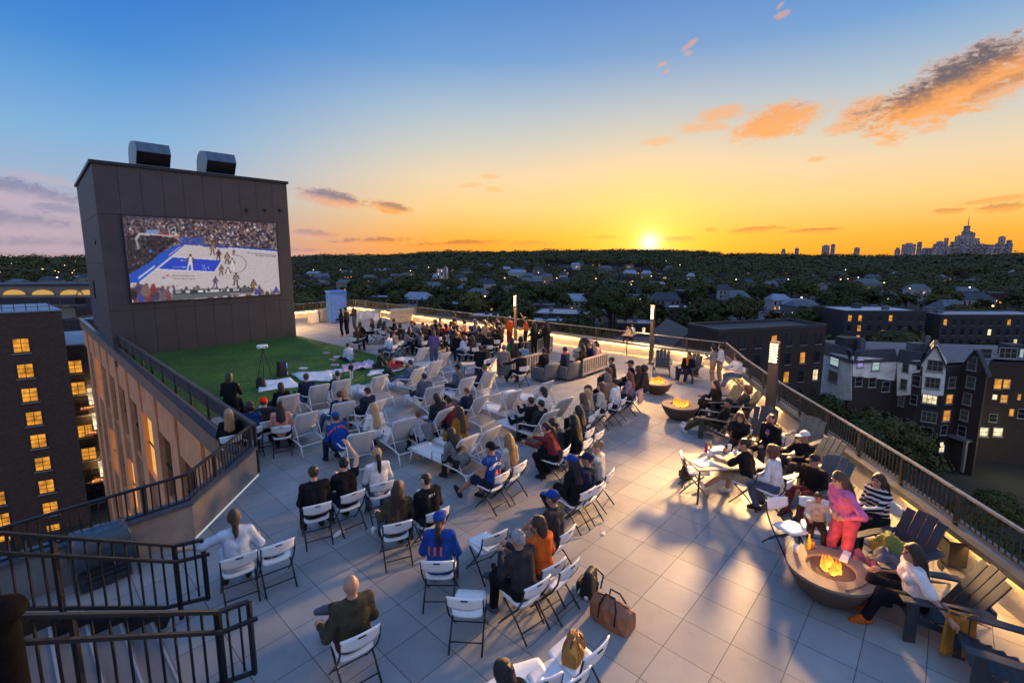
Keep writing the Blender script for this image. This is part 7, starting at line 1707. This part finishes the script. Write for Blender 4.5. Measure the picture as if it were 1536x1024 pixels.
        z0 = lambda X_, Y_, Z_: -(M[0, 2] * (X_ - Hd[0]) + M[1, 2] * (Y_ - Hd[1]) + M[2, 2] * (Z_ - Hd[2]) - .018)
        V, Fq = surface_net([('e', hv(0, -.018, .035), (.096, .112, .122), M)], .017, .01, [z0], .002); net_object('beanie', V, Fq, [Cc(hatc)], o)
    elif hood:
        V, Fq = surface_net([('e', hv(0, -.018, .02), (.102, .118, .128), M), ('c', hv(0, -.05, -.06), J['N'] - fw * .03 - up * .03, .09, .10)], .02, .03, [fac()], .003); net_object('hood', V, Fq, [Cc(hatc)], o)
    elif hat == 'scarf':
        V, Fq = surface_net([('e', hv(0, -.016, .03), (.092, .108, .110), M)], .017, .02, [fac()], .002); net_object('headscarf', V, Fq, [Cc(hatc)], o)
    RIGHTN[label] = (o, sh, J); return o
import bmesh
from mathutils.bvhtree import BVHTree
def back_text(pr, lines, cols):
    """lettering laid on the back of a shirt: (text, size, height along the back, arch)"""
    o, sh, J = pr; bv = BVHTree.FromPolygons([v.co.copy() for v in sh.data.vertices], [tuple(p.vertices) for p in sh.data.polygons]); up, fw, rt = (Vector(J[k]) for k in ('up', 'fw', 'rt'))
    for (txt, size, hgt, arch, col, dx) in lines:
        cu = bpy.data.curves.new('lettering', 'FONT'); cu.body = txt; cu.size = size; cu.align_x = 'CENTER'; cu.extrude = 0; cu.offset = size * .03; cu.resolution_u = 3
        t_ = bpy.data.objects.new('lettering_tmp', cu); COL.objects.link(t_); bpy.context.view_layer.update(); dg = bpy.context.evaluated_depsgraph_get(); me = bpy.data.meshes.new_from_object(t_.evaluated_get(dg)); bpy.data.objects.remove(t_); me.name = 'lettering'
        bm = bmesh.new(); bm.from_mesh(me); bmesh.ops.triangulate(bm, faces=bm.faces[:])
        for _ in range(2): bmesh.ops.subdivide_edges(bm, edges=[e for e in bm.edges if e.calc_length() > .02], cuts=1, use_grid_fill=False); bmesh.ops.triangulate(bm, faces=bm.faces[:])
        bm.to_mesh(me); bm.free()
        for v in me.vertices:
            x = v.co.x + dx; y = v.co.y + hgt - arch * x * x; P0 = Vector(J['P']) + rt * x + up * y - fw * .5; hit = bv.ray_cast(P0, fw)
            v.co = (hit[0] - fw * .008) if hit[0] else P0 + fw * .36
        me.materials.append(cols[col]); me.update(); q = bpy.data.objects.new('lettering', me); COL.objects.link(q); q.parent = sh
def dist_h(p):
    d = hypot(p[0], p[1]); return .016 if d < 10.5 else .022 if d < 17.5 else .032
def on(key, label, pose='sit', dz=0, dx=0, dy=0, turn=0, **k):
    p, a = S[key]; x, y = rot(dx, dy, a); loc = Vector((p.x + x, p.y + y, dz)); return person(label, loc, a + R(turn), pose, dist_h(loc), **k)
HEADZ = dict(sit=1.21, edge=1.14, recline=1.05, ground=.77, stand=1.58, adir=1.02, bar=1.5)
HEADY = dict(sit=0.0, edge=.17, recline=-.28, ground=.08, stand=.04, adir=-.2, bar=.1)
def hd(px, py, label, pose='sit', face=None, dz=0, turn=0, sc=1.0, ground=0.0, **k):
    """a person whose head is seen at a photo pixel, standing, sitting or lying on what is below"""
    p = at(px, py, ground + dz + HEADZ[pose] * sc); tgt = SCREEN if face is None else (at(*face) if len(face) == 2 else Vector(face)); rz = yaw_to(p, tgt) + R(turn)
    x, y = rot(0, HEADY[pose] * sc, rz); loc = Vector((p.x - x, p.y - y, ground + dz)); return person(label, loc, rz, pose, dist_h(loc), sc=sc, **k)
J41 = [mat('print_white', (.75, .74, .72), .7, .04), mat('print_orange', (.75, .13, .03), .7, .04)]

# ---------------- nearest rows, backs to the viewer
on('c1', 'man with short brown hair and a black jacket, seated leftmost of three, seen from behind', skin='l', hair='short', hc='b', top='blk', bot='chr', armL='lap', armR='lap', lean=6, turn=4)
on('c2', 'man in a black tee raising his bare right arm, seen from behind', skin='l', hair='short', hc='k', top='blk', sl=.4, bot='nvy', armR='up', armL='phone', lean=8, hy=-12)
on('c3', 'woman with a tan head covering and dark ponytail in a white cardigan, seen from behind', sex='f', skin='m', hair='pony', hc='k', hat='scarf', hatc='tan', top='wht', bot='dnm', legs='tuck')
on('c4', 'woman with very long brown hair in a dark grey top leaning to her right', sex='f', skin='l', hair='vlong', hc='b', top='olv', bot='dnm', side=9, hy=-25, armL='rest', legL='ext')
o = on('c5', 'man with short dark hair in a black hoodie with small white back print', skin='l', hair='buzz', hc='k', top='blk', bot='chr', side=-4, hy=18)
back_text(RIGHTN['man with short dark hair in a black hoodie with small white back print'], [('EST 7', .05, .40, 0, 0, 0.02)], J41)
on('c6', 'woman in a blue cap and blue jersey with orange stripes, brown ponytail down her back', sex='f', skin='m', hair='pony', hc='b', hat='cap', hatc='blu', top='blu', bot='blu', armL='lap', sl=.6)
back_text(RIGHTN['woman in a blue cap and blue jersey with orange stripes, brown ponytail down her back'], [('111', .17, .20, 0, 1, -.05)], J41)
on('c7', 'woman with brown tied hair in a pale blue tee, pointing to her left', sex='f', skin='l', hair='lowpony', hc='b', top='lbl', sl=.6, bot='lbl', armL='out', armR='rest', lean=3)
on('c9', 'bald man in a dark olive jacket with one ankle crossed, nearest the viewer', skin='m', hair='bald', top='olv', bot='brn', shoe='slt', legR='cross', legL='ext', armL='rest', armR='lap', lean=-2, hp=4)
on('c12', 'grey-haired man in a dark jacket with crossed legs and a napkin in his hand', skin='m', hair='short', hc='s', top='chr', bot='blk', legR='over', armL='phone', armR='fwd', lean=12, hp=-14, shoe='slt')
on('c43', 'woman with dark bobbed hair in an orange sweater', sex='f', skin='m', hair='bob', hc='b', top='org', bot='brn', hy=25, legs='ext', lean=6)
hd(755, 1008, 'dark-haired person whose head alone rises over the lower picture edge', sex='f', skin='l', hair='bob', hc='k', top='blk')
on('c17', 'man in a black cap and blue jersey number 41, dark shorts and sandals', skin='m', hair='buzz', hc='k', hat='backcap', hatc='blk', top='blu', sl=.0, bot='nvy', ll=.5, armL='lap', legL='ext', lean=4)
back_text(RIGHTN['man in a black cap and blue jersey number 41, dark shorts and sandals'], [('41', .17, .13, 0, 1, .03), ('GERMOND', .075, .335, 2.2, 0, .02), ('7', .06, .43, 0, 0, .03)], J41)
on('c18', 'woman with long golden hair in a cream top, beside the man in jersey 41', sex='f', skin='l', hair='vlong', hc='g', top='crm', bot='dnm', hy=-10)
on('c19', 'person with dark tied hair in a dark red vest, hunched forward', sex='f', skin='m', hair='pony', hc='k', top='dre', bot='blk', lean=26, armL='fwd', armR='fwd', legs='tuck')
on('c20', 'person with straight dark hair in a black coat, above the fringed bag', sex='f', skin='m', hair='vlong', hc='k', top='blk', bot='blk', lean=8)
hd(836, 634, 'person with black hair bending forward beside the one in the dark red vest', 'edge', sex='f', skin='m', hair='curly', hc='k', top='chr', bot='chr', lean=30)
on('c44', 'person in a bright blue cap with long black hair, one leg stretched out', sex='f', skin='t', hair='long', hc='k', hat='cap', hatc='blu', top='blk', bot='blk', ll=.5, legL='over', legR='ext', lean=10)
on('c24', 'person in a bright blue cap and black jacket, bare legs crossed, behind the orange sweater', skin='m', hair='short', hc='b', hat='cap', hatc='blu', top='chr', bot='kha', ll=.5, legL='ext', legR='over', shoe='tau', lean=2)
on('c22', 'bearded man in a navy cap and navy jacket, turned to the left', skin='m', hair='short', hc='k', hat='cap', hatc='nvy', top='nvy', bot='nvy', hy=35, legL='ext', lean=-4)
on('c23', 'woman with a blonde bun in a grey hoodie at the end of the row', sex='f', skin='l', hair='bun', hc='g', top='lgr', bot='chr', hy=30, lean=2)
# ---------------- cream row by the fire bowls
on('c48', 'person with light brown hair in slate blue at the near end of the cream row', sex='f', skin='l', hair='long', hc='a', top='slt', bot='blk')
on('c25', 'woman with long blonde hair in a cream hoodie, first of the two in cream', sex='f', skin='l', hair='vlong', hc='y', top='crm', bot='lbl')
on('c26', 'woman with long brown hair in a cream hoodie, second of the two in cream', sex='f', skin='l', hair='long', hc='a', top='crm', bot='chr', hy=20)
on('c27', 'man with short dark hair in a white tee, near the fire bowls', skin='m', hair='short', hc='k', top='wht', sl=.5, bot='nvy', legs='ext')
on('c28', 'woman with loose brown hair sitting in front of the mauve jacket', sex='f', skin='l', hair='long', hc='r', top='mau', bot='chr')
on('c50', 'person with long black hair in black, behind the dark red vest', sex='f', skin='t', hair='long', hc='k', top='blk', bot='blk', lean=6)
hd(911, 566, 'person in a taupe hood in front of the woman with long blonde hair', skin='m', hat='hood', hatc='tau', top='tau', bot='chr')
hd(886, 583, 'person with black curls in slate blue, bent over in front of the cream row', 'edge', skin='t', hair='curly', hc='k', top='slt', bot='nvy', lean=24)
hd(917, 540, 'man in a dark jacket standing out against the lit paving, right of the lamp-lit sofa', skin='m', hair='short', hc='k', top='chr', bot='chr')
hd(913, 556, 'person with a dark red headband beside the man in the dark jacket', sex='f', skin='m', hair='bob', hc='r', top='blk', bot='blk')
hd(946, 545, 'man in a dark cap seen in profile, facing the sofas', skin='m', hair='short', hc='k', hat='cap', hatc='chr', top='blk', bot='chr', turn=20)
hd(957, 553, 'person with long dark hair just right of the man in the dark cap', sex='f', skin='m', hair='long', hc='b', top='chr', bot='chr')
hd(966, 553, 'person with short curly hair at the outer end of the group behind the mauve jacket', skin='t', hair='curly', hc='k', top='chr', bot='nvy')
# ---------------- lounger field
on('l1', 'person with dark hair in black on the lounger nearest the left railing', 'recline', sex='f', hair='bob', hc='b', top='blk', bot='chr', dy=.12, lean=-8)
on('l2', 'person with short dark hair in a navy top on the lounger by the pale blanket', 'recline', hair='short', hc='b', top='nvy', bot='dnm', dy=.12, lean=0, dx=-.18, hy=20)
on('l3', 'person mostly hidden by the lounger at the lawn edge, dark hair only', 'recline', hair='short', hc='k', top='chr', bot='chr', dy=.0, lean=-20)
on('l5', 'person in dark jeans lying back behind the lounger of the dark pair', 'recline', hair='short', hc='b', top='nvy', bot='dnm', lean=-22, legs='down')
on('l6', 'person with short dark hair on the shared lounger, right-hand one of the pair', 'recline', hair='short', hc='k', top='nvy', bot='nvy', dx=.16, dy=.1, lean=-6)
on('l6', 'person with a light brown hood on the shared lounger, left-hand one of the pair', 'edge', sex='f', hat='hood', hatc='tan', top='gry', bot='dnm', dx=-.22, dy=.35, lean=10, hy=-60)
o = on('l8', 'man in a blue cap and blue-orange lettered jersey, perched on a lounger', 'edge', skin='m', hair='short', hc='b', hat='cap', hatc='blu', top='blu', sl=1, bot='nvy', dx=-.26, dy=.25, lean=14, turn=12)
back_text(RIGHTN['man in a blue cap and blue-orange lettered jersey, perched on a lounger'], [('CITY WOOD', .088, .40, 2.0, 1, 0)], J41)
on('l9', 'woman with long straight blonde hair in white and blue, on the edge of a lounger', 'edge', sex='f', hair='vlong', hc='y', top='wht', bot='dnm', dx=-.34, dy=.25, lean=6)
hd(627, 622, 'boy in a grey top sitting by the lounger of the blonde woman', 'edge', sc=.85, hair='short', hc='r', top='lgr', bot='chr')
hd(638, 628, 'child in a light blue cap next to the boy in grey', 'edge', sc=.75, hair='short', hc='b', hat='cap', hatc='lbl', top='gry', bot='nvy')
on('l10', 'person in denim lying on the lounger at the lawn corner', 'recline', hair='short', hc='k', top='dnm', bot='dnm', lean=-14)
on('l12', 'man with short dark hair in a denim jacket, sitting up on a lounger', 'recline', hair='short', hc='k', top='slt', bot='chr', lean=-2, dy=.22)
hd(683, 551, 'man in a dark cap and grey shirt sitting upright beside a lounger', 'edge', skin='t', hair='buzz', hc='k', hat='cap', hatc='chr', top='slt', bot='chr', lean=2)
on('l14', 'person with brown hair low on the lounger before the slatted sofa', 'recline', hair='short', hc='r', top='nvy', bot='nvy', lean=-30)
on('l15', 'boy with short hair in a dark blue top on a lounger in the middle', 'recline', sc=.92, hair='short', hc='r', top='nvy', bot='chr', lean=-10, dy=.1)
hd(656, 596, 'person with black hair in a dark striped top between the loungers in the middle', 'edge', skin='m', hair='bob', hc='k', top='chr', bot='dnm', lean=18)
hd(686, 616, 'woman with long brown hair in a mustard jacket between the loungers', 'edge', sex='f', hair='vlong', hc='b', top='mst', bot='mst', lean=6)
hd(673, 600, 'person holding a drink, in a dark red and black top, behind the woman in mustard', 'edge', skin='m', hair='short', hc='k', top='dre', bot='nvy', armR='phone')
hd(686, 645, 'woman with dark hair leaning over the side of a lounger', 'edge', sex='f', hair='long', hc='b', top='gry', bot='chr', lean=22, side=-14)
hd(797, 601, 'man with short dark hair in a black tee, hunched, seen from behind', 'edge', skin='l', hair='short', hc='b', top='blk', sl=.5, bot='chr', lean=16)
on('l22', 'woman with black hair in a white top on the lounger nearest the cream row', 'recline', sex='f', hair='bob', hc='k', top='wht', bot='chr', dx=-.22, dy=.1, lean=-4, hy=20)
on('l21', 'person with raised knees on the lounger beside the man in black tee', 'recline', hair='short', hc='k', top='chr', bot='blk', lean=-24)
# ---------------- left railing
hd(344, 566, 'woman with dark hair in black standing at the left railing by the lawn', 'stand', sex='f', hair='bob', hc='b', top='blk', bot='blk', armR='phone', turn=-30)
hd(349, 588, 'person in black crouching under the standing woman at the left railing', 'edge', sex='f', hair='long', hc='k', top='blk', bot='blk', lean=20, turn=-30)
on('c45', 'person with blonde hair and a beige knit hat behind the corner railing', sex='f', hair='long', hc='g', hat='beanie', hatc='tan', top='blk', bot='chr')
on('c46', 'person with black curls in a blue jacket near the corner railing', skin='m', hair='curly', hc='k', top=(.012, .04, .13), bot='nvy', lean=8)
on('c47', 'person in a bright orange beanie and dark coat', hat='beanie', hatc=(.75, .05, .01), hair='short', hc='b', top='chr', bot='chr', hy=-20)
on('c29', 'woman with long dark hair in a peach top at the left railing', sex='f', hair='long', hc='k', top='pch', bot='blk')
# ---------------- on the lawn
hd(521, 518, 'person with black hair in a pale striped shirt sitting on the lawn edge', 'ground', hair='short', hc='k', top='lbl', bot='chr', turn=-10)
hd(569, 527, 'person in a dark green top sitting on the white blanket', 'ground', skin='m', hair='short', hc='k', top='dgr', bot='chr', dz=.03, turn=20)
hd(582, 541, 'person in dark clothes lying beside the red jacket', 'ground', hair='bob', hc='k', top='dgr', bot='nvy', dz=-.12, turn=50, lean=30)
hd(526, 545, 'small child in black and white standing on the pink blanket', 'stand', sc=.42, hair='short', hc='k', top='chr', bot='wht')
# ---------------- right-hand table and fire bowls
on('c32', 'man in a black tee and khaki shorts turned to the food table, pale shoes', skin='m', hair='short', hc='k', top='blk', sl=.55, bot='kha', ll=.55, shoe='wht', armL='fwd', armR='lap', lean=12, hy=20, legL='ext')
on('c33', 'woman with auburn curls in a white sweater at the food table, seen from behind', sex='f', skin='l', hair='curly', hc='r', top='wht', bot='dnm', lean=10, legs='tuck')
on('c35', 'woman with auburn hair in black looking down at the far side of the food table', sex='f', skin='l', hair='long', hc='r', top='blk', bot='brn', lean=14, hp=-24, armL='fwd', armR='fwd')
o = on('c40', 'bearded man in an open black jacket over a purple jersey behind the food table', skin='m', hair='buzz', hc='k', top='blk', bot='chr', lean=2, turn=-14, hp=0)
Vb, Fb = surface_net([('e', RIGHTN['bearded man in an open black jacket over a purple jersey behind the food table'][2]['H'] + np.array([0, .05, -.075]), (.062, .058, .05))], .016, .01); net_object('beard', Vb, Fb, [HAIRC['k']], o)
Jb = RIGHTN['bearded man in an open black jacket over a purple jersey behind the food table'][2]; pc = Jb['C'] + Jb['fw'] * .05 + Jb['up'] * .04
Vb, Fb = surface_net([('e', pc, (.075, .085, .15))], .016, .01); net_object('jersey', Vb, Fb, [cloth((.12, .05, .30))], o); Vb, Fb = surface_net([('c', pc + Jb['fw'] * .075 + Jb['up'] * .02 - Jb['rt'] * .03, pc + Jb['fw'] * .075 + Jb['up'] * .02 + Jb['rt'] * .03, .022, .022)], .012, .01); net_object('jersey_emblem', Vb, Fb, [cloth((.6, .3, .03))], o)
on('b2', 'man in a white cap and black sweatshirt in profile at the food table', 'adir', skin='m', hair='short', hc='k', hat='cap', hatc='wht', top='blk', bot='chr', lean=4, armL='fwd', armR='fwd', dy=.2, dz=.05)
on('b3', 'person in a black jacket and dark cap, half hidden behind the woman in pink', 'adir', skin='m', hair='short', hc='k', hat='cap', hatc='chr', top='blk', bot='dre', lean=6, dy=.15)
hd(1274, 716, 'woman in a pink sweater and coral trousers standing bent over the fire bowl', 'stand', face=(-4.0, 6.6, 0), sex='f', skin='l', hair='long', hc='a', top='pnk', bot='crl', shoe='red', lean=18, armL='hip', armR='hip', hp=-22, dz=-.03, legR='step')
on('c41', 'small child in a patterned brown and white top sitting by the nearest fire bowl', dz=.14, sc=.68, skin='m', hair='short', hc='b', top='crm', bot='brn', armL='fwd', armR='fwd', turn=-5)
on('c34', 'woman with long dark hair in a striped black and white top, facing the fire bowl', sex='f', skin='m', hair='long', hc='b', top='str', bot='blk', armL='fwd', lean=4, hy=15)
on('a8', 'woman in a white tee and orange shoes by the nearest fire bowl', 'adir', sex='f', skin='m', hair='long', hc='b', top='wht', sl=.5, bot='blk', shoe='org', lean=8, dy=.24, armR='rest', armL=((-.16, -.10, -.20), (-.10, -.13, -.15)), hy=10)
on('a4', 'woman with dark hair and fire-lit face beside the open fire bowl', 'adir', sex='f', skin='l', hair='long', hc='k', top='blk', bot='blk', lean=6, dy=.12, armR='phone')
on('a5', 'person in a white collar and black jacket leaning far back with stretched legs', 'adir', skin='m', hair='short', hc='k', hat='cap', hatc='chr', top='blk', bot='olv', shoe='wht', legs='ext', lean=-24)
on('a3', 'person with round brown hair sunk into the charcoal chair by the nearest lamp', 'adir', sex='f', skin='l', hair='curly', hc='r', top='chr', bot='blk', lean=-26)
on('a2', 'person in a dark jacket with an orange scarf at the farther fire bowl', 'adir', skin='m', hair='short', hc='k', top='blk', bot='nvy', lean=0, dy=.1)
Jo = RIGHTN['person in a dark jacket with an orange scarf at the farther fire bowl']; Vb, Fb = surface_net([('c', Jo[2]['N'] + Jo[2]['fw'] * .06, Jo[2]['C'] + Jo[2]['fw'] * .115, .045, .04), ('c', Jo[2]['N'] - Jo[2]['rt'] * .05, Jo[2]['N'] + Jo[2]['rt'] * .05 + Jo[2]['fw'] * .05, .05, .05)], .018, .02); net_object('scarf', Vb, Fb, [cloth((.6, .13, .02))], Jo[0])
on('c42', 'person with curly dark hair in a white sweater and jeans by the right parapet', skin='m', hair='curly', hc='k', top='wht', bot='dnm', legL='ext', armL='fwd', armR='fwd', lean=10)
hd(1070, 521, 'person in a black and white striped top at the far right corner of the parapet', 'stand', face=(1000, 560), sc=.9, hair='bob', hc='k', top='str', bot='tan', armL='phone', dz=-.1)
hd(1081, 521, 'person in a white top behind the one in stripes at the parapet corner', 'stand', face=(1010, 560), sc=.9, hair='short', hc='k', top='wht', bot='tau', dz=-.1)
# ---------------- sofas and armchairs
k_ = dict(face=(770, 500))
hd(756, 522, 'person in a fur-edged grey coat and hat on the slatted sofa', hat='beanie', hatc='tau', hair='short', top='tau', bot='chr', dz=-.03, **k_)
hd(768, 510, 'person in green with dark hair behind the slatted sofa', 'stand', sc=.9, hair='long', hc='k', top='grn', bot='chr', dz=-.15, **k_)
hd(774, 518, 'person with dark hair in a brown jacket in the middle of the slatted sofa', hair='bob', hc='b', top='brn', bot='chr', dz=-.03, **k_)
hd(784, 518, 'person in a light blue shirt at the right end of the slatted sofa', skin='m', hair='short', hc='k', top=(.10, .22, .36), bot='nvy', dz=-.03, **k_)
hd(781, 509, 'person with black hair behind the one in light blue', hair='curly', skin='t', hc='k', top='blk', bot='chr', **k_)
on('c36', 'man in black on a folding chair in front of the slatted sofa', skin='t', hair='short', hc='k', top='blk', bot='blk', legL='ext', armL='out')
on('c37', 'man in black turned towards the sofa beside the low table with a blue tray', skin='t', hair='short', hc='k', top='blk', bot='chr', turn=-60, armR='fwd')
on('ar1', 'man with a round dark head in the rounded grey armchair', skin='t', hair='buzz', hc='k', top='blk', bot='chr', dz=-.04, dy=.1)
on('ar2', 'man in a dark top with a red scarf in the armchair beside the lamp-lit sofa', skin='t', hair='short', hc='k', top='nvy', bot='chr', dz=-.04, dy=.1)
Jo = RIGHTN['man in a dark top with a red scarf in the armchair beside the lamp-lit sofa']; Vb, Fb = surface_net([('c', Jo[2]['N'] - Jo[2]['rt'] * .1 - Jo[2]['up'] * .02, Jo[2]['N'] + Jo[2]['rt'] * .1 - Jo[2]['up'] * .02, .07, .07)], .022, .02); net_object('scarf', Vb, Fb, [cloth((.5, .02, .02))], Jo[0])
on('s2', 'person in a black coat with pale piping on the left half of the lamp-lit sofa', skin='m', hair='bob', hc='k', top='blk', bot='blk', dx=-.45, dz=-.03, armL='back')
on('s2', 'bright-faced person with curly hair on the lamp-lit sofa, turned aside', skin='l', hair='short', hc='r', top='nvy', bot='chr', dx=.1, dz=-.03, turn=70)
on('s2', 'person in a pink and white coat at the right end of the lamp-lit sofa', sex='f', skin='l', hair='bob', hc='b', top=(.5, .3, .28), bot='chr', dx=.6, dz=-.03, turn=30)
on('s3', 'person in black lying back on the farthest slatted sofa', skin='t', hair='curly', hc='k', top='blk', bot='blk', dz=-.03, lean=-14, dx=-.3)
on('s3', 'person in black sitting at the right end of the farthest slatted sofa', skin='m', hair='bob', hc='k', top='blk', bot='blk', dz=-.03, dx=.4)
# ---------------- far crowd: standing
for px, py, lab, kw in ((510.5, 466, 'person in a long black coat, leftmost of the three standing by the blue cabinet', dict(hair='long', hc='k', top='blk', bot='blk', sex='f')),
                        (518.5, 464.5, 'person in dark clothes, middle of the three standing by the blue cabinet', dict(hair='short', hc='k', top='chr', bot='blk')),
                        (530, 460, 'tall person in an olive jacket standing in front of the glowing corner', dict(hair='short', hc='b', top='olv', bot='slt')),
                        (650, 499, 'person with red-brown hair in a purple top and jeans standing behind the upright lounger', dict(hair='bob', hc='r', top='prp', bot='dnm', sex='f')),
                        (681, 474, 'tall person in black standing in the crowd, straight left of the flower-bright table', dict(hair='short', hc='k', top='blk', bot='blk')),
                        (801, 487, 'tall person in black with lowered head, right of the farthest lamp', dict(hair='long', hc='k', top='blk', bot='blk', sex='f')),
                        (820, 485, 'tall person in black against the parapet, farthest right of the far crowd', dict(hair='long', hc='b', top='blk', bot='chr', sex='f')),
                        (788, 479, 'person in an orange jacket with a raised arm, right of the farthest lamp', dict(hair='short', hc='b', top='org', bot='chr', armR='up')),
                        (747, 479, 'person in dark clothes with a pale scarf standing left of the farthest lamp', dict(hair='short', hc='r', top='chr', bot='chr')),
                        (764, 478, 'person in a patterned beanie and orange jacket at the farthest lamp', dict(hat='beanie', hatc='lgr', top='org', bot='dre')),
                        (727, 484, 'person with brown hair standing left of the farthest lamp, in a tan coat', dict(hair='bob', hc='r', top='tan', bot='chr', sex='f')),
                        (712, 482, 'person in a grey hood standing in the middle of the far crowd', dict(hat='hood', hatc='gry', top='gry', bot='chr'))):
    hd(px, py, lab, 'stand', turn=rnd.uniform(-50, 50), **kw)
# ---------------- far crowd: sitting round the tables on white chairs
far_seats = [(557, 481, 'person with brown hair behind the dark patio table, first from the left', 'bob', 'r', 'brn'), (570, 481, 'person with black hair behind the dark patio table, second from the left', 'long', 'k', 'chr'), (577, 484, 'person with dark long hair behind the dark patio table, third from the left', 'long', 'k', 'tau'),
             (590, 481, 'tall person in black at the right end of the dark patio table', 'short', 'k', 'blk'), (540, 486, 'person in black at the left end of the dark patio table', 'long', 'k', 'blk'), (534, 493, 'person in a brown coat, round back to the viewer, at the dark patio table', 'bob', 'b', 'brn'),
             (593, 499, 'person with a shaved head in a dusty pink shirt, seen from behind', 'buzz', 'r', 'tau'), (606, 497, 'person in lilac and white leaning over a tray near the red cone', 'long', 'k', 'mau'), (614, 493, 'person with long black hair in front of the red cone', 'long', 'k', 'blk'),
             (630, 498, 'woman with black hair in a slate blue tee, seen from behind', 'bob', 'k', 'slt'), (640, 489, 'person with dark hair left of the standing one in purple', 'short', 'k', 'chr'), (657, 492, 'person with a pale face right of the standing one in purple', 'long', 'b', 'blk'), (652, 482, 'person in black behind the bluish patio table', 'curly', 'k', 'blk'),
             (661, 480, 'person with dark hair and bare arms behind the bluish patio table', 'short', 'k', 'pch'), (669, 488, 'person in a dark red vest left of the tall standing person in black', 'bob', 'k', 'red'), (695, 506, 'woman with brown hair in a light blue vest on a white chair', 'bob', 'r', 'lbl'),
             (709, 506, 'person in a dark coat with a lit outline, right of the light blue vest', 'long', 'b', 'brn'), (705, 492, 'person with black hair in the thick of the far crowd', 'short', 'k', 'blk'), (697, 482, 'person in a wide pinkish hat in the far crowd', 'bob', 'b', 'pch'), (719, 491, 'person in a white top lit by the lamp, left of the farthest lamp', 'bob', 'b', 'wht'),
             (726, 492, 'person with an orange-lit face beside the white top', 'short', 'b', 'crm'), (735, 489, 'person in cream near the farthest lamp', 'long', 'g', 'crm'), (742, 496, 'person in black seated before the one in cream', 'short', 'k', 'blk'), (677, 497, 'person in a patterned dark dress in the far crowd', 'long', 'k', 'lgr'), (688, 493, 'person in a gold-lit jacket in the far crowd', 'bob', 'k', 'mst'),
             (601, 489, 'person in black at the stacked cushions', 'curly', 'k', 'blk'), (622, 486, 'person in grey behind the woman in slate blue', 'short', 'b', 'gry'), (584, 503, 'person in pale grey with a bowed head left of the dusty pink shirt', 'short', 's', 'lbl'), (715, 500, 'person in a dark jacket in front of the white top', 'long', 'k', 'chr'), (733, 503, 'person leaning forward in black, left of the fur-edged coat', 'short', 'k', 'blk'), (728, 521, 'person in black with a lime scarf beside the low table', 'short', 'k', 'chr')]
for i, (px, py, lab, hr, hc, tp) in enumerate(far_seats):
    p = at(px, py, 1.21); tgt = at(650, 495) if i % 3 else SCREEN; rz = yaw_to(p, tgt) + rnd.uniform(-.5, .5); loc = Vector((p.x, p.y, 0))
    person(lab, loc, rz, 'sit', .032, rnd.choice('lmtm'), hr, hc, tp, 1.0, rnd.choice(('chr', 'blk', 'dnm', 'nvy')), lean=rnd.choice((2, 8, 14)), arm=rnd.choice(('lap', 'fwd', 'phone')), sex='f' if hr in ('long', 'bob') else 'm')
    place('fold', loc, rz, 'white chair of the ' + ' '.join(lab.split()[:12]))
gx = random.Random(77)
for k in range(22):
    p = at(gx.uniform(672, 752), gx.uniform(484, 506), 1.21) if k < 15 else at(gx.uniform(590, 660), gx.uniform(482, 494), 1.21); tgt = SCREEN if k % 2 else at(700, 495); rz = yaw_to(p, tgt) + gx.uniform(-.6, .6); loc = Vector((p.x, p.y, 0))
    o = person('person in dark clothes packed into the lamp-lit far crowd, one of many', loc, rz, 'sit', .034, gx.choice('lmtm'), gx.choice(('short', 'bob', 'long', 'curly')), gx.choice('kkbr'), gx.choice(('blk', 'chr', 'nvy', 'brn')), 1.0, 'blk', lean=gx.choice((2, 10, 16)), arm=gx.choice(('lap', 'fwd', 'phone'))); o['group'] = 'packed far crowd'
q = item(lambda mb: mb.hexa([(-.09, -.06, 0), (.09, -.06, 0), (.09, .06, 0), (-.09, .06, 0), (-.03, -.03, .26), (.03, -.03, .26), (.03, .03, .26), (-.03, .03, .26)]), 'bright green bottle on the end of the farthest slatted sofa', 'bottle', at(815, 512, .66), 'green_bottle', mat('green_plastic', (.05, .5, .05), .3, .05))
q = item(lambda mb: mb.ball((0, 0, .16), .14, .12, .18, 10, 8), 'lime bag on the paving beside the person with a lime scarf', 'bag', at(722, 531), 'lime_bag', mat('lime_cloth', (.25, .55, .02), .7, .1))
print('people', sum(1 for o in bpy.data.objects if o.name.startswith('person')))
def spot(name, loc, target, power, color, size=150, radius=.09):
    d = bpy.data.lights.new(name, 'SPOT'); d.energy = power; d.color = color; d.spot_size = R(size); d.spot_blend = 1; d.shadow_soft_size = radius
    o = bpy.data.objects.new(name, d); COL.objects.link(o); o.location = loc; o.rotation_euler = (Vector(target) - Vector(loc)).to_track_quat('-Z', 'Y').to_euler(); return o
for p, tg, e1, e2 in zip(LAMPS, ((1.5, 2.2, .3), (.5, 13.5, .9), (-2.5, 22, .9)), (10000, 3300, 4600), (150, 520, 1300)):
    spot('lamp_beam', p, tg, e1, (1, .55, .2), 100, .34); point('lamp_spill', p, e2, (1, .55, .2), .1)
for o in bpy.data.objects:
    if 'label' in o and not 4 <= len(o['label'].split()) <= 16: print('LABEL', len(o['label'].split()), o['label'])
